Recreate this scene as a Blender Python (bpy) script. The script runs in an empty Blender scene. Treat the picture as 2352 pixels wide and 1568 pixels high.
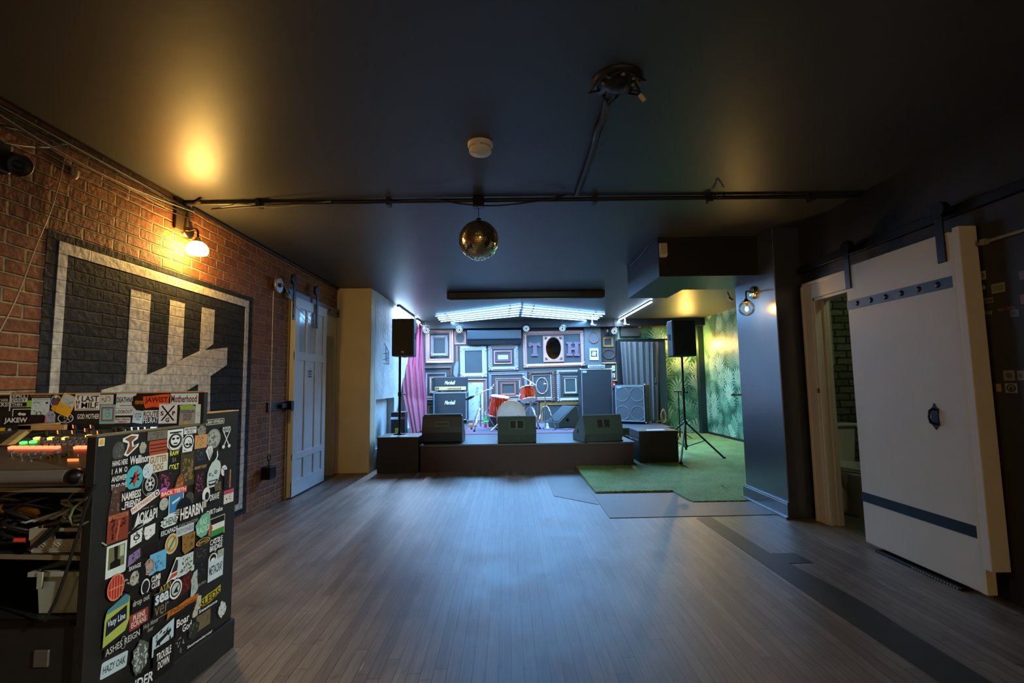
import bpy, math, random
from mathutils import Vector, Matrix, Euler

random.seed(7)
SC = bpy.context.scene
COL = SC.collection
PI = math.pi
R = math.radians

# ------------------------------------------------------------------ camera
W, H, F = 2352, 1568, 1100.0
PITCH, YAW, ROLL, EYE = 0.08793, 0.01084, -0.01457, 1.25
_cy, _sy, _cp, _sp, _cr, _sr = (math.cos(YAW), math.sin(YAW), math.cos(PITCH), math.sin(PITCH), math.cos(ROLL), math.sin(ROLL))
FW = Vector((_sy*_cp, _cy*_cp, _sp))
_rt = Vector((_cy, -_sy, 0)); _up = _rt.cross(FW)
RT = _rt*_cr + _up*_sr
UP = _up*_cr - _rt*_sr
cam_d = bpy.data.cameras.new('camera'); cam = bpy.data.objects.new('camera', cam_d); COL.objects.link(cam)
cam_d.sensor_width = 36; cam_d.lens = 36*F/W; cam_d.clip_start = 0.05; cam_d.clip_end = 60
cam.matrix_world = Matrix(((RT.x, UP.x, -FW.x, 0), (RT.y, UP.y, -FW.y, 0), (RT.z, UP.z, -FW.z, EYE), (0, 0, 0, 1)))
SC.camera = cam

# ------------------------------------------------------------------ world, exposure
wd = bpy.data.worlds.new('world'); SC.world = wd; wd.use_nodes = True
wd.node_tree.nodes['Background'].inputs[0].default_value = (0.9, 0.8, 0.6, 1)
wd.node_tree.nodes['Background'].inputs[1].default_value = 0.02
SC.view_settings.view_transform = 'Standard'
SC.view_settings.look = 'None'
SC.view_settings.gamma = 1
SC.view_settings.use_curve_mapping = False
SC.view_settings.exposure = 0.25
# strengths of the room's lamps and of the added bar globes and spots
E_TUBE, E_STRIP, E_OPAL, E_BULB, E_CORNER, E_FILL = 18.0, 40.0, 190.0, 460.0, 5200.0, 74.0
P_TUBE, P_STRIP, P_DESKFILL, P_STAGEFILL = 41.0, 66.0, 400.0, 650.0
COL_LED = (0.20, 0.50, 1.0)
COL_WARM = (1.0, 0.58, 0.14)

# ------------------------------------------------------------------ measuring: a point of the photograph on a plane of the room
def ray(px, py): return FW*F + RT*(px - W/2) - UP*(py - H/2)
EY = Vector((0, 0, EYE))
def onx(px, py, x): d = ray(px, py); return EY + d*(x/d.x)
def ony(px, py, y): d = ray(px, py); return EY + d*(y/d.y)
def onz(px, py, z): d = ray(px, py); return EY + d*((z-EYE)/d.z)
def onp(px, py, P, n): d = ray(px, py); return EY + d*((P-EY).dot(n)/d.dot(n))

# ------------------------------------------------------------------ materials
def lin(c):
    c = c/255.0
    return c/12.92 if c <= 0.04045 else ((c+0.055)/1.055)**2.4
def C(r, g, b): return (lin(r), lin(g), lin(b), 1)
MATS = {}
def newmat(name):
    m = bpy.data.materials.new(name); m.use_nodes = True
    nt = m.node_tree
    return m, nt, nt.nodes['Principled BSDF'], nt.nodes, nt.links
def sub(col, k): return (col[0]*k, col[1]*k, col[2]*k, 1)
def mat(name, col, rough=0.5, metal=0.0, var=0.25, scale=12.0, bump=0.0, bscale=60.0, spec=0.5, coat=0.0):
    if name in MATS: return MATS[name]
    m, nt, bs, N, L = newmat(name)
    bs.inputs['Roughness'].default_value = rough; bs.inputs['Metallic'].default_value = metal
    bs.inputs['Specular IOR Level'].default_value = spec; bs.inputs['Coat Weight'].default_value = coat
    tc = N.new('ShaderNodeTexCoord'); nz = N.new('ShaderNodeTexNoise'); nz.inputs['Scale'].default_value = scale; nz.inputs['Detail'].default_value = 4
    cr = N.new('ShaderNodeMix'); cr.data_type = 'RGBA'
    cr.inputs[6].default_value = sub(col, 1-var); cr.inputs[7].default_value = sub(col, 1+var)
    L.new(tc.outputs['Object'], nz.inputs['Vector']); L.new(nz.outputs['Fac'], cr.inputs[0]); L.new(cr.outputs[2], bs.inputs['Base Color'])
    if bump:
        n2 = N.new('ShaderNodeTexNoise'); n2.inputs['Scale'].default_value = bscale; n2.inputs['Detail'].default_value = 3
        bp = N.new('ShaderNodeBump'); bp.inputs['Strength'].default_value = bump; bp.inputs['Distance'].default_value = 0.01
        L.new(tc.outputs['Object'], n2.inputs['Vector']); L.new(n2.outputs['Fac'], bp.inputs['Height']); L.new(bp.outputs[0], bs.inputs['Normal'])
    MATS[name] = m
    return m
def emat(name, col, strength, base=(0.8, 0.8, 0.8)):
    if name in MATS: return MATS[name]
    m, nt, bs, N, L = newmat(name)
    bs.inputs['Base Color'].default_value = (*base, 1)
    bs.inputs['Emission Color'].default_value = (*col, 1); bs.inputs['Emission Strength'].default_value = strength
    MATS[name] = m
    return m
def glassmat(name, tint, fac=0.12):
    if name in MATS: return MATS[name]
    m, nt, bs, N, L = newmat(name)
    tr = N.new('ShaderNodeBsdfTransparent'); tr.inputs[0].default_value = tint
    gl = N.new('ShaderNodeBsdfGlossy'); gl.inputs['Roughness'].default_value = 0.03
    fr = N.new('ShaderNodeFresnel'); fr.inputs[0].default_value = 1.35
    ad = N.new('ShaderNodeMath'); ad.operation = 'MULTIPLY_ADD'; ad.inputs[1].default_value = 0.8; ad.inputs[2].default_value = fac*0.2
    mx = N.new('ShaderNodeMixShader')
    L.new(fr.outputs[0], ad.inputs[0]); L.new(ad.outputs[0], mx.inputs[0]); L.new(tr.outputs[0], mx.inputs[1]); L.new(gl.outputs[0], mx.inputs[2])
    L.new(mx.outputs[0], N['Material Output'].inputs[0])
    MATS[name] = m
    return m

def vecmap(N, L, swz, scale=(1, 1, 1)):
    tc = N.new('ShaderNodeTexCoord'); sp = N.new('ShaderNodeSeparateXYZ'); cb = N.new('ShaderNodeCombineXYZ')
    L.new(tc.outputs['Object'], sp.inputs[0])
    for i, a in enumerate(swz):
        if a in 'XYZ':
            ml = N.new('ShaderNodeMath'); ml.operation = 'MULTIPLY'; ml.inputs[1].default_value = scale[i]
            L.new(sp.outputs[a], ml.inputs[0]); L.new(ml.outputs[0], cb.inputs[i])
    return tc, cb

def brickmat(name, c1, c2, mortar, swz='YZ0', rough=0.75, wob=0.02, bstr=1.0, msize=0.009, bw=0.215, rh=0.0735):
    m, nt, bs, N, L = newmat(name)
    tc, cb = vecmap(N, L, swz)
    nz = N.new('ShaderNodeTexNoise'); nz.inputs['Scale'].default_value = 5.0; nz.inputs['Detail'].default_value = 5
    L.new(tc.outputs['Object'], nz.inputs['Vector'])
    sc = N.new('ShaderNodeVectorMath'); sc.operation = 'SCALE'; sc.inputs['Scale'].default_value = wob
    sb = N.new('ShaderNodeVectorMath'); sb.operation = 'SUBTRACT'; sb.inputs[1].default_value = (0.5, 0.5, 0.5)
    ad = N.new('ShaderNodeVectorMath'); ad.operation = 'ADD'
    L.new(nz.outputs['Color'], sb.inputs[0]); L.new(sb.outputs[0], sc.inputs[0]); L.new(cb.outputs[0], ad.inputs[0]); L.new(sc.outputs[0], ad.inputs[1])
    bt = N.new('ShaderNodeTexBrick'); bt.inputs['Scale'].default_value = 1.0
    bt.inputs['Mortar Size'].default_value = msize; bt.inputs['Mortar Smooth'].default_value = 0.6; bt.inputs['Bias'].default_value = -0.1
    bt.inputs['Brick Width'].default_value = bw; bt.inputs['Row Height'].default_value = rh
    bt.inputs['Color1'].default_value = c1; bt.inputs['Color2'].default_value = c2; bt.inputs['Mortar'].default_value = mortar
    L.new(ad.outputs[0], bt.inputs['Vector'])
    n2 = N.new('ShaderNodeTexNoise'); n2.inputs['Scale'].default_value = 28; n2.inputs['Detail'].default_value = 6
    L.new(tc.outputs['Object'], n2.inputs['Vector'])
    mp = N.new('ShaderNodeMapRange'); mp.inputs[1].default_value = 0.3; mp.inputs[2].default_value = 0.7; mp.inputs[3].default_value = 0.65; mp.inputs[4].default_value = 1.3
    L.new(n2.outputs['Fac'], mp.inputs[0])
    mu = N.new('ShaderNodeVectorMath'); mu.operation = 'SCALE'
    L.new(bt.outputs['Color'], mu.inputs[0]); L.new(mp.outputs[0], mu.inputs['Scale']); L.new(mu.outputs[0], bs.inputs['Base Color'])
    bs.inputs['Roughness'].default_value = rough
    inv = N.new('ShaderNodeMath'); inv.operation = 'MULTIPLY_ADD'; inv.inputs[1].default_value = -1; inv.inputs[2].default_value = 1
    L.new(bt.outputs['Fac'], inv.inputs[0])
    a2 = N.new('ShaderNodeMath'); a2.operation = 'MULTIPLY_ADD'; a2.inputs[1].default_value = 0.45
    L.new(n2.outputs['Fac'], a2.inputs[0]); L.new(inv.outputs[0], a2.inputs[2])
    bp = N.new('ShaderNodeBump'); bp.inputs['Strength'].default_value = bstr; bp.inputs['Distance'].default_value = 0.022
    L.new(a2.outputs[0], bp.inputs['Height']); L.new(bp.outputs[0], bs.inputs['Normal'])
    MATS[name] = m
    return m

def floormat():
    m, nt, bs, N, L = newmat('oak strip floor')
    tc, cb = vecmap(N, L, 'YX0')
    bt = N.new('ShaderNodeTexBrick'); bt.inputs['Scale'].default_value = 1.0; bt.offset = 0.0
    bt.inputs['Mortar Size'].default_value = 0.0017; bt.inputs['Mortar Smooth'].default_value = 0.3; bt.inputs['Brick Width'].default_value = 1.15; bt.inputs['Row Height'].default_value = 0.0565
    bt.inputs['Color1'].default_value = (0.138, 0.111, 0.090, 1); bt.inputs['Color2'].default_value = (0.242, 0.201, 0.168, 1); bt.inputs['Mortar'].default_value = (0.012, 0.01, 0.008, 1)
    sx = N.new('ShaderNodeSeparateXYZ'); L.new(cb.outputs[0], sx.inputs[0])
    rw = N.new('ShaderNodeMath'); rw.operation = 'DIVIDE'; rw.inputs[1].default_value = 0.0565; L.new(sx.outputs[1], rw.inputs[0])
    fl = N.new('ShaderNodeMath'); fl.operation = 'FLOOR'; L.new(rw.outputs[0], fl.inputs[0])
    wn = N.new('ShaderNodeTexWhiteNoise'); wn.noise_dimensions = '1D'; L.new(fl.outputs[0], wn.inputs['W'])
    sh = N.new('ShaderNodeMath'); sh.operation = 'MULTIPLY_ADD'; sh.inputs[1].default_value = 9.0; L.new(wn.outputs['Value'], sh.inputs[0]); L.new(sx.outputs[0], sh.inputs[2])
    c2 = N.new('ShaderNodeCombineXYZ'); L.new(sh.outputs[0], c2.inputs[0]); L.new(sx.outputs[1], c2.inputs[1])
    L.new(c2.outputs[0], bt.inputs['Vector'])
    gm = N.new('ShaderNodeMapping'); gm.inputs['Scale'].default_value = (60, 3, 1)
    L.new(tc.outputs['Object'], gm.inputs[0])
    g = N.new('ShaderNodeTexNoise'); g.inputs['Scale'].default_value = 1.0; g.inputs['Detail'].default_value = 6; g.inputs['Distortion'].default_value = 1.5
    L.new(gm.outputs[0], g.inputs['Vector'])
    big = N.new('ShaderNodeTexNoise'); big.inputs['Scale'].default_value = 2.6; big.inputs['Detail'].default_value = 7; big.inputs['Roughness'].default_value = 0.65
    L.new(tc.outputs['Object'], big.inputs['Vector'])
    r1 = N.new('ShaderNodeMapRange'); r1.inputs[1].default_value = 0.3; r1.inputs[2].default_value = 0.7; r1.inputs[3].default_value = 0.7; r1.inputs[4].default_value = 1.25
    r2 = N.new('ShaderNodeMapRange'); r2.inputs[1].default_value = 0.35; r2.inputs[2].default_value = 0.65; r2.inputs[3].default_value = 0.75; r2.inputs[4].default_value = 1.15
    L.new(g.outputs['Fac'], r1.inputs[0]); L.new(big.outputs['Fac'], r2.inputs[0])
    mm = N.new('ShaderNodeMath'); mm.operation = 'MULTIPLY'; L.new(r1.outputs[0], mm.inputs[0]); L.new(r2.outputs[0], mm.inputs[1])
    sc = N.new('ShaderNodeVectorMath'); sc.operation = 'SCALE'; L.new(bt.outputs['Color'], sc.inputs[0]); L.new(mm.outputs[0], sc.inputs['Scale'])
    # scuffs and flecks of pale paint worn into the boards
    sm = N.new('ShaderNodeMapping'); sm.inputs['Scale'].default_value = (26, 3.2, 1); L.new(tc.outputs['Object'], sm.inputs[0])
    sn = N.new('ShaderNodeTexNoise'); sn.inputs['Scale'].default_value = 1.0; sn.inputs['Detail'].default_value = 3; L.new(sm.outputs[0], sn.inputs['Vector'])
    s1 = N.new('ShaderNodeMapRange'); s1.inputs[1].default_value = 0.715; s1.inputs[2].default_value = 0.76; L.new(sn.outputs['Fac'], s1.inputs[0])
    s3 = N.new('ShaderNodeMath'); s3.operation = 'MULTIPLY'; s3.inputs[1].default_value = 0.55; L.new(s1.outputs[0], s3.inputs[0])
    dn = N.new('ShaderNodeTexNoise'); dn.inputs['Scale'].default_value = 7.0; dn.inputs['Detail'].default_value = 4; L.new(tc.outputs['Object'], dn.inputs['Vector'])
    d1 = N.new('ShaderNodeMapRange'); d1.inputs[1].default_value = 0.66; d1.inputs[2].default_value = 0.74; d1.inputs[3].default_value = 1.0; d1.inputs[4].default_value = 0.5; L.new(dn.outputs['Fac'], d1.inputs[0])
    sd = N.new('ShaderNodeVectorMath'); sd.operation = 'SCALE'; L.new(sc.outputs[0], sd.inputs[0]); L.new(d1.outputs[0], sd.inputs['Scale'])
    mxs = N.new('ShaderNodeMix'); mxs.data_type = 'RGBA'; mxs.inputs[7].default_value = (.5, .47, .42, 1); L.new(s3.outputs[0], mxs.inputs[0]); L.new(sd.outputs[0], mxs.inputs[6])
    L.new(mxs.outputs[2], bs.inputs['Base Color']); bs.inputs['Specular IOR Level'].default_value = 1.0
    rr = N.new('ShaderNodeMapRange'); rr.inputs[1].default_value = 0.35; rr.inputs[2].default_value = 0.7; rr.inputs[3].default_value = 0.42; rr.inputs[4].default_value = 0.5
    L.new(big.outputs['Fac'], rr.inputs[0]); L.new(rr.outputs[0], bs.inputs['Roughness'])
    inv = N.new('ShaderNodeMath'); inv.operation = 'MULTIPLY_ADD'; inv.inputs[1].default_value = -1.0
    L.new(bt.outputs['Fac'], inv.inputs[0])
    gs = N.new('ShaderNodeMath'); gs.operation = 'MULTIPLY'; gs.inputs[1].default_value = 0.12; L.new(g.outputs['Fac'], gs.inputs[0]); L.new(gs.outputs[0], inv.inputs[2])
    bp = N.new('ShaderNodeBump'); bp.inputs['Strength'].default_value = 0.35; bp.inputs['Distance'].default_value = 0.004
    L.new(inv.outputs[0], bp.inputs['Height']); L.new(bp.outputs[0], bs.inputs['Normal'])
    return m

def palm_mat(name, swz):
    # wallpaper printed with fans of palm leaves: two layers of rosettes
    m, nt, bs, N, L = newmat(name)
    def mth(op, a, b=None, c=None):
        n = N.new('ShaderNodeMath'); n.operation = op
        for i, q in enumerate((a, b, c)):
            if q is None: continue
            if isinstance(q, (int, float)): n.inputs[i].default_value = q
            else: L.new(q, n.inputs[i])
        return n.outputs[0]
    def layer(scale, shift, blades):
        tc, cb = vecmap(N, L, swz, (scale, scale, 1))
        a0 = N.new('ShaderNodeVectorMath'); a0.operation = 'ADD'; a0.inputs[1].default_value = shift; L.new(cb.outputs[0], a0.inputs[0])
        wn = N.new('ShaderNodeTexNoise'); wn.inputs['Scale'].default_value = 2.2; wn.inputs['Detail'].default_value = 3; L.new(a0.outputs[0], wn.inputs['Vector'])
        ws = N.new('ShaderNodeVectorMath'); ws.operation = 'SCALE'; ws.inputs['Scale'].default_value = 0.28; L.new(wn.outputs['Color'], ws.inputs[0])
        ad = N.new('ShaderNodeVectorMath'); ad.operation = 'ADD'; L.new(a0.outputs[0], ad.inputs[0]); L.new(ws.outputs[0], ad.inputs[1])
        vo = N.new('ShaderNodeTexVoronoi'); vo.voronoi_dimensions = '2D'; vo.inputs['Scale'].default_value = 1.0; vo.inputs['Randomness'].default_value = 0.8
        L.new(ad.outputs[0], vo.inputs['Vector'])
        df = N.new('ShaderNodeVectorMath'); df.operation = 'SUBTRACT'; L.new(ad.outputs[0], df.inputs[0]); L.new(vo.outputs['Position'], df.inputs[1])
        sp = N.new('ShaderNodeSeparateXYZ'); L.new(df.outputs[0], sp.inputs[0])
        an = mth('ARCTAN2', sp.outputs[0], mth('ADD', sp.outputs[1], 0.26))
        st = mth('ABSOLUTE', mth('SINE', mth('MULTIPLY', an, blades)))
        di = vo.outputs['Distance']
        leaf = mth('SUBTRACT', mth('MULTIPLY_ADD', st, 0.75, 0.22), mth('MULTIPLY', di, 0.8))
        leaf = mth('MAXIMUM', mth('MINIMUM', mth('MULTIPLY', leaf, 1.6), 1.0), 0.0)
        cc = N.new('ShaderNodeSeparateXYZ'); L.new(vo.outputs['Color'], cc.inputs[0])
        tone = mth('MULTIPLY_ADD', cc.outputs[0], 0.7, 0.3)
        hl = mth('MULTIPLY', mth('MULTIPLY', leaf, tone), mth('SUBTRACT', 1.15, mth('MULTIPLY', mth('ABSOLUTE', mth('SUBTRACT', di, 0.3)), 1.2)))
        return hl
    a = layer(2.6, (0, 0, 0), 10.0); b = layer(3.4, (4.3, 1.7, 0), 9.0)
    s = mth('MAXIMUM', a, mth('MULTIPLY', b, 0.75))
    cr = N.new('ShaderNodeValToRGB'); e = cr.color_ramp.elements
    e[0].position = 0.0; e[0].color = C(30, 62, 48); e[1].position = 1.0; e[1].color = C(192, 216, 178)
    x = e.new(0.3); x.color = C(64, 112, 84); x = e.new(0.62); x.color = C(122, 170, 132)
    L.new(s, cr.inputs[0]); L.new(cr.outputs[0], bs.inputs['Base Color'])
    bs.inputs['Roughness'].default_value = 0.42
    MATS[name] = m
    return m

def turfmat():
    m, nt, bs, N, L = newmat('artificial grass')
    tc = N.new('ShaderNodeTexCoord')
    n1 = N.new('ShaderNodeTexNoise'); n1.inputs['Scale'].default_value = 90; n1.inputs['Detail'].default_value = 4
    n2 = N.new('ShaderNodeTexNoise'); n2.inputs['Scale'].default_value = 3.5; n2.inputs['Detail'].default_value = 4
    L.new(tc.outputs['Object'], n1.inputs['Vector']); L.new(tc.outputs['Object'], n2.inputs['Vector'])
    ad = N.new('ShaderNodeMath'); ad.operation = 'MULTIPLY_ADD'; ad.inputs[1].default_value = 0.4; L.new(n2.outputs['Fac'], ad.inputs[0]); L.new(n1.outputs['Fac'], ad.inputs[2])
    cr = N.new('ShaderNodeValToRGB'); e = cr.color_ramp.elements
    e[0].position = 0.45; e[0].color = (0.08, 0.16, 0.03, 1); e[1].position = 0.95; e[1].color = (0.40, 0.62, 0.18, 1)
    L.new(ad.outputs[0], cr.inputs[0]); L.new(cr.outputs[0], bs.inputs['Base Color'])
    bs.inputs['Roughness'].default_value = 0.7
    bp = N.new('ShaderNodeBump'); bp.inputs['Strength'].default_value = 1.0; bp.inputs['Distance'].default_value = 0.02
    L.new(n1.outputs['Fac'], bp.inputs['Height']); L.new(bp.outputs[0], bs.inputs['Normal'])
    return m

def woodmat(name, c1, c2, swz='ZXY', stretch=(2, 40, 40), rough=0.4, coat=0.0):
    if name in MATS: return MATS[name]
    m, nt, bs, N, L = newmat(name)
    tc, cb = vecmap(N, L, swz, stretch)
    nz = N.new('ShaderNodeTexNoise'); nz.inputs['Scale'].default_value = 1; nz.inputs['Detail'].default_value = 5; nz.inputs['Distortion'].default_value = 1
    L.new(cb.outputs[0], nz.inputs['Vector'])
    cr = N.new('ShaderNodeValToRGB'); cr.color_ramp.elements[0].position = 0.35; cr.color_ramp.elements[1].position = 0.7
    cr.color_ramp.elements[0].color = c1; cr.color_ramp.elements[1].color = c2
    L.new(nz.outputs['Fac'], cr.inputs[0]); L.new(cr.outputs[0], bs.inputs['Base Color'])
    bs.inputs['Roughness'].default_value = rough; bs.inputs['Coat Weight'].default_value = coat
    MATS[name] = m
    return m

def clothmat(name, col, rough=0.75, sheen=0.3):
    m = mat(name, col, rough, var=0.15, scale=30, bump=0.2, bscale=300)
    m.node_tree.nodes['Principled BSDF'].inputs['Sheen Weight'].default_value = sheen
    return m

# ------------------------------------------------------------------ mesh builder
class MB:
    def __init__(self, T=None): self.v = []; self.f = []; self.s = []; self.T = T
    def add(self, vs, fs, smooth=False):
        o = len(self.v)
        for p in vs:
            p = Vector(p); self.v.append(self.T @ p if self.T else p)
        for f in fs: self.f.append([i+o for i in f]); self.s.append(smooth)
        return self
    def box(self, x0, x1, y0, y1, z0, z1):
        return self.add([(x0,y0,z0),(x1,y0,z0),(x1,y1,z0),(x0,y1,z0),(x0,y0,z1),(x1,y0,z1),(x1,y1,z1),(x0,y1,z1)],
                        [(0,3,2,1),(4,5,6,7),(0,1,5,4),(1,2,6,5),(2,3,7,6),(3,0,4,7)])
    def boxc(self, c, s, rot=None):
        T = Matrix.Translation(Vector(c)) @ (rot.to_4x4() if rot else Matrix())
        a, b, d = s[0]/2, s[1]/2, s[2]/2
        vs = [T @ Vector(p) for p in [(-a,-b,-d),(a,-b,-d),(a,b,-d),(-a,b,-d),(-a,-b,d),(a,-b,d),(a,b,d),(-a,b,d)]]
        return self.add(vs, [(0,3,2,1),(4,5,6,7),(0,1,5,4),(1,2,6,5),(2,3,7,6),(3,0,4,7)])
    def ring(self, c, ax, r, n):
        ax = ax.normalized(); u = ax.orthogonal().normalized(); w = ax.cross(u)
        return [c + u*(r*math.cos(2*PI*i/n)) + w*(r*math.sin(2*PI*i/n)) for i in range(n)]
    def cyl(self, p0, p1, r0, r1=None, n=16, smooth=True):
        p0, p1 = Vector(p0), Vector(p1); r1 = r0 if r1 is None else r1
        a = self.ring(p0, p1-p0, r0, n); b = self.ring(p1, p1-p0, r1, n)
        self.add(a+b, [(i, (i+1) % n, n+(i+1) % n, n+i) for i in range(n)], smooth)
        self.add(a, [tuple(range(n))[::-1]]); self.add(b, [tuple(range(n))])
        return self
    def tube(self, pts, r, n=8, closed=False, smooth=True):
        pts = [Vector(p) for p in pts]; k = len(pts); vs = []; prev = None
        for i, p in enumerate(pts):
            if closed: t = pts[(i+1) % k]-pts[i-1]
            else: t = (pts[min(i+1, k-1)]-pts[max(i-1, 0)])
            if t.length < 1e-9: t = Vector((0, 0, 1))
            t.normalize()
            if prev is None: u = t.orthogonal().normalized()
            else:
                u = prev - t*prev.dot(t)
                u = u.normalized() if u.length > 1e-6 else t.orthogonal().normalized()
            prev = u; w = t.cross(u)
            rr = r[i] if isinstance(r, (list, tuple)) else r
            vs += [p + u*(rr*math.cos(2*PI*j/n)) + w*(rr*math.sin(2*PI*j/n)) for j in range(n)]
        fs = []
        for i in range(k if closed else k-1):
            a, b = i*n, ((i+1) % k)*n
            fs += [(a+j, a+(j+1) % n, b+(j+1) % n, b+j) for j in range(n)]
        self.add(vs, fs, smooth)
        if not closed:
            self.add(vs[:n], [tuple(range(n))[::-1]]); self.add(vs[-n:], [tuple(range(n))])
        return self
    def lathe(self, prof, c=(0, 0, 0), ax=(0, 0, 1), n=32, smooth=True, cap=True):
        c = Vector(c); ax = Vector(ax).normalized(); u = ax.orthogonal().normalized(); w = ax.cross(u); vs = []
        for r, z in prof:
            vs += [c + ax*z + u*(r*math.cos(2*PI*j/n)) + w*(r*math.sin(2*PI*j/n)) for j in range(n)]
        fs = []
        for i in range(len(prof)-1):
            fs += [(i*n+j, i*n+(j+1) % n, (i+1)*n+(j+1) % n, (i+1)*n+j) for j in range(n)]
        self.add(vs, fs, smooth)
        if cap:
            if prof[0][0] > 1e-5: self.add(vs[:n], [tuple(range(n))[::-1]])
            if prof[-1][0] > 1e-5: self.add(vs[-n:], [tuple(range(n))])
        return self
    def sph(self, c, r, nu=16, nv=10):
        c = Vector(c); r = (r, r, r) if isinstance(r, (int, float)) else r
        vs = []; fs = []
        for i in range(nv+1):
            t = PI*i/nv
            for j in range(nu):
                p = 2*PI*j/nu
                vs.append((c.x+r[0]*math.sin(t)*math.cos(p), c.y+r[1]*math.sin(t)*math.sin(p), c.z+r[2]*math.cos(t)))
        for i in range(nv):
            for j in range(nu):
                fs.append((i*nu+j, (i+1)*nu+j, (i+1)*nu+(j+1) % nu, i*nu+(j+1) % nu))
        return self.add(vs, fs, True)
    def prism(self, poly, ext):
        ext = Vector(ext); a = [Vector(p) for p in poly]; n = len(a); b = [p+ext for p in a]
        self.add(a+b, [tuple(range(n))[::-1], tuple(range(n, 2*n))] + [(i, (i+1) % n, n+(i+1) % n, n+i) for i in range(n)])
        return self
    def poly(self, pts): return self.add(pts, [tuple(range(len(pts)))])
    def build(self, name, m, parent=None, bev=0.0, seg=2, kind=None, label=None):
        me = bpy.data.meshes.new(name)
        vs = self.v
        if parent is not None:
            iv = wm(parent).inverted(); vs = [iv @ p for p in vs]
        me.from_pydata([tuple(p) for p in vs], [], self.f)
        me.polygons.foreach_set('use_smooth', self.s)
        me.validate(); me.update()
        me.materials.append(m)
        o = bpy.data.objects.new(name, me); COL.objects.link(o)
        if parent is not None: o.parent = parent
        if bev:
            md = o.modifiers.new('bevel', 'BEVEL'); md.width = bev; md.segments = seg; md.limit_method = 'ANGLE'; md.angle_limit = R(40)
        if kind: o['kind'] = kind
        if label: o['label'] = label
        return o
def wm(o):
    m = o.matrix_basis.copy(); p = o.parent
    while p is not None: m = p.matrix_basis @ m; p = p.parent
    return m
def tag(o, label, cat, group=None):
    o['label'] = label; o['category'] = cat
    if group: o['group'] = group
    return o
def thing(name, label, cat, loc=(0, 0, 0), rz=0.0, group=None):
    o = bpy.data.objects.new(name, None); COL.objects.link(o); o.empty_display_size = 0.1
    o.location = loc; o.rotation_euler = (0, 0, rz)
    o.matrix_basis = Matrix.Translation(Vector(loc)) @ Matrix.Rotation(rz, 4, 'Z')
    return tag(o, label, cat, group)
def struct(name, mb, m, parent=None, bev=0.0):
    return mb.build(name, m, parent, bev=bev, kind='structure' if parent is None else None)
def dup(o, parent=None):
    c = o.copy(); COL.objects.link(c)
    if parent is not None: c.parent = parent
    for ch in [q for q in bpy.data.objects if q.parent == o]: dup(ch, c)
    return c
def lettering(name, text, m, parent, O, U, V, w, h, bold=0.0, shear=0.0, depth=0.0, spacing=1.0, line=0.85):
    """text fitted into a w x h box centred on O, running along U with V up"""
    cu = bpy.data.curves.new(name, 'FONT'); cu.body = text; cu.align_x = 'CENTER'; cu.offset = bold; cu.shear = shear; cu.space_character = spacing; cu.space_line = line; cu.resolution_u = 2
    to = bpy.data.objects.new(name, cu); COL.objects.link(to)
    me = bpy.data.meshes.new_from_object(to)
    bpy.data.objects.remove(to); bpy.data.curves.remove(cu)
    xs = [v.co.x for v in me.vertices]; ys = [v.co.y for v in me.vertices]
    if not xs: return None
    x0, x1, y0, y1 = min(xs), max(xs), min(ys), max(ys)
    sx, sy = w/max(x1-x0, 1e-6), h/max(y1-y0, 1e-6)
    U = U.normalized(); V = V.normalized(); Nn = U.cross(V)
    vs = [O + U*((v.co.x-(x0+x1)/2)*sx) + V*((v.co.y-(y0+y1)/2)*sy) for v in me.vertices]
    fs = [list(p.vertices) for p in me.polygons]
    bpy.data.meshes.remove(me)
    mb = MB(); mb.add(vs, fs)
    if depth:
        mb2 = MB(); mb2.add(vs, [f[::-1] for f in fs]); mb2.add([p+Nn*depth for p in vs], fs)
        ed = {}
        for f in fs:
            for a, b in zip(f, f[1:]+f[:1]):
                k = (min(a, b), max(a, b)); ed.setdefault(k, []).append((a, b))
        for k, l in ed.items():
            if len(l) == 1:
                a, b = l[0]; mb2.add([vs[a], vs[b], vs[b]+Nn*depth, vs[a]+Nn*depth], [(0, 1, 2, 3)])
        mb = mb2
    return mb.build(name, m, parent)

# ------------------------------------------------------------------ shared materials
M_CEIL = mat('black gloss ceiling paint', (0.055, 0.055, 0.053, 1), 0.44, var=0.25, scale=2.0, bump=0.12, bscale=7, spec=0.6)
M_BLACKWALL = mat('black wall paint', (0.010, 0.0095, 0.009, 1), 0.6, var=0.2, scale=4, bump=0.15, bscale=25)
M_COLUMN = mat('black column paint tinted stage blue', (0.040, 0.052, 0.075, 1), 0.33, var=0.2, scale=6, bump=0.10, bscale=18, spec=1.0, coat=0.8)  # black paint with the blue of the stage light put into its base colour
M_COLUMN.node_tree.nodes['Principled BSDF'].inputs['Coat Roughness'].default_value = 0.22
M_STAGEWALL = mat('dark grey stage wall paint', (0.034, 0.042, 0.045, 1), 0.6, var=0.2, scale=6, bump=0.1, bscale=40)
M_CREAM = mat('cream wall paint', C(214, 198, 156), 0.7, var=0.16, scale=3, bump=0.25, bscale=30)
M_PLASTER = mat('worn white plaster', C(196, 200, 198), 0.75, var=0.5, scale=3.0, bump=0.6, bscale=14)
M_WHITE = mat('white door paint', C(205, 200, 182), 0.45, var=0.06, scale=5, bump=0.05, bscale=40)
M_OLDWHITE = mat('old white door paint', C(205, 210, 214), 0.32, var=0.1, scale=4, bump=0.1, bscale=30)
M_BLK = mat('black plastic', (0.018, 0.019, 0.02, 1), 0.45, var=0.2, bump=0.1, bscale=200)
M_BLKMETAL = mat('black metal', (0.012, 0.012, 0.013, 1), 0.38, 0.6, var=0.2)
M_BLKFELT = mat('black carpet covering', (0.062, 0.088, 0.082, 1), 0.95, var=0.4, scale=90, bump=0.8, bscale=260)
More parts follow.
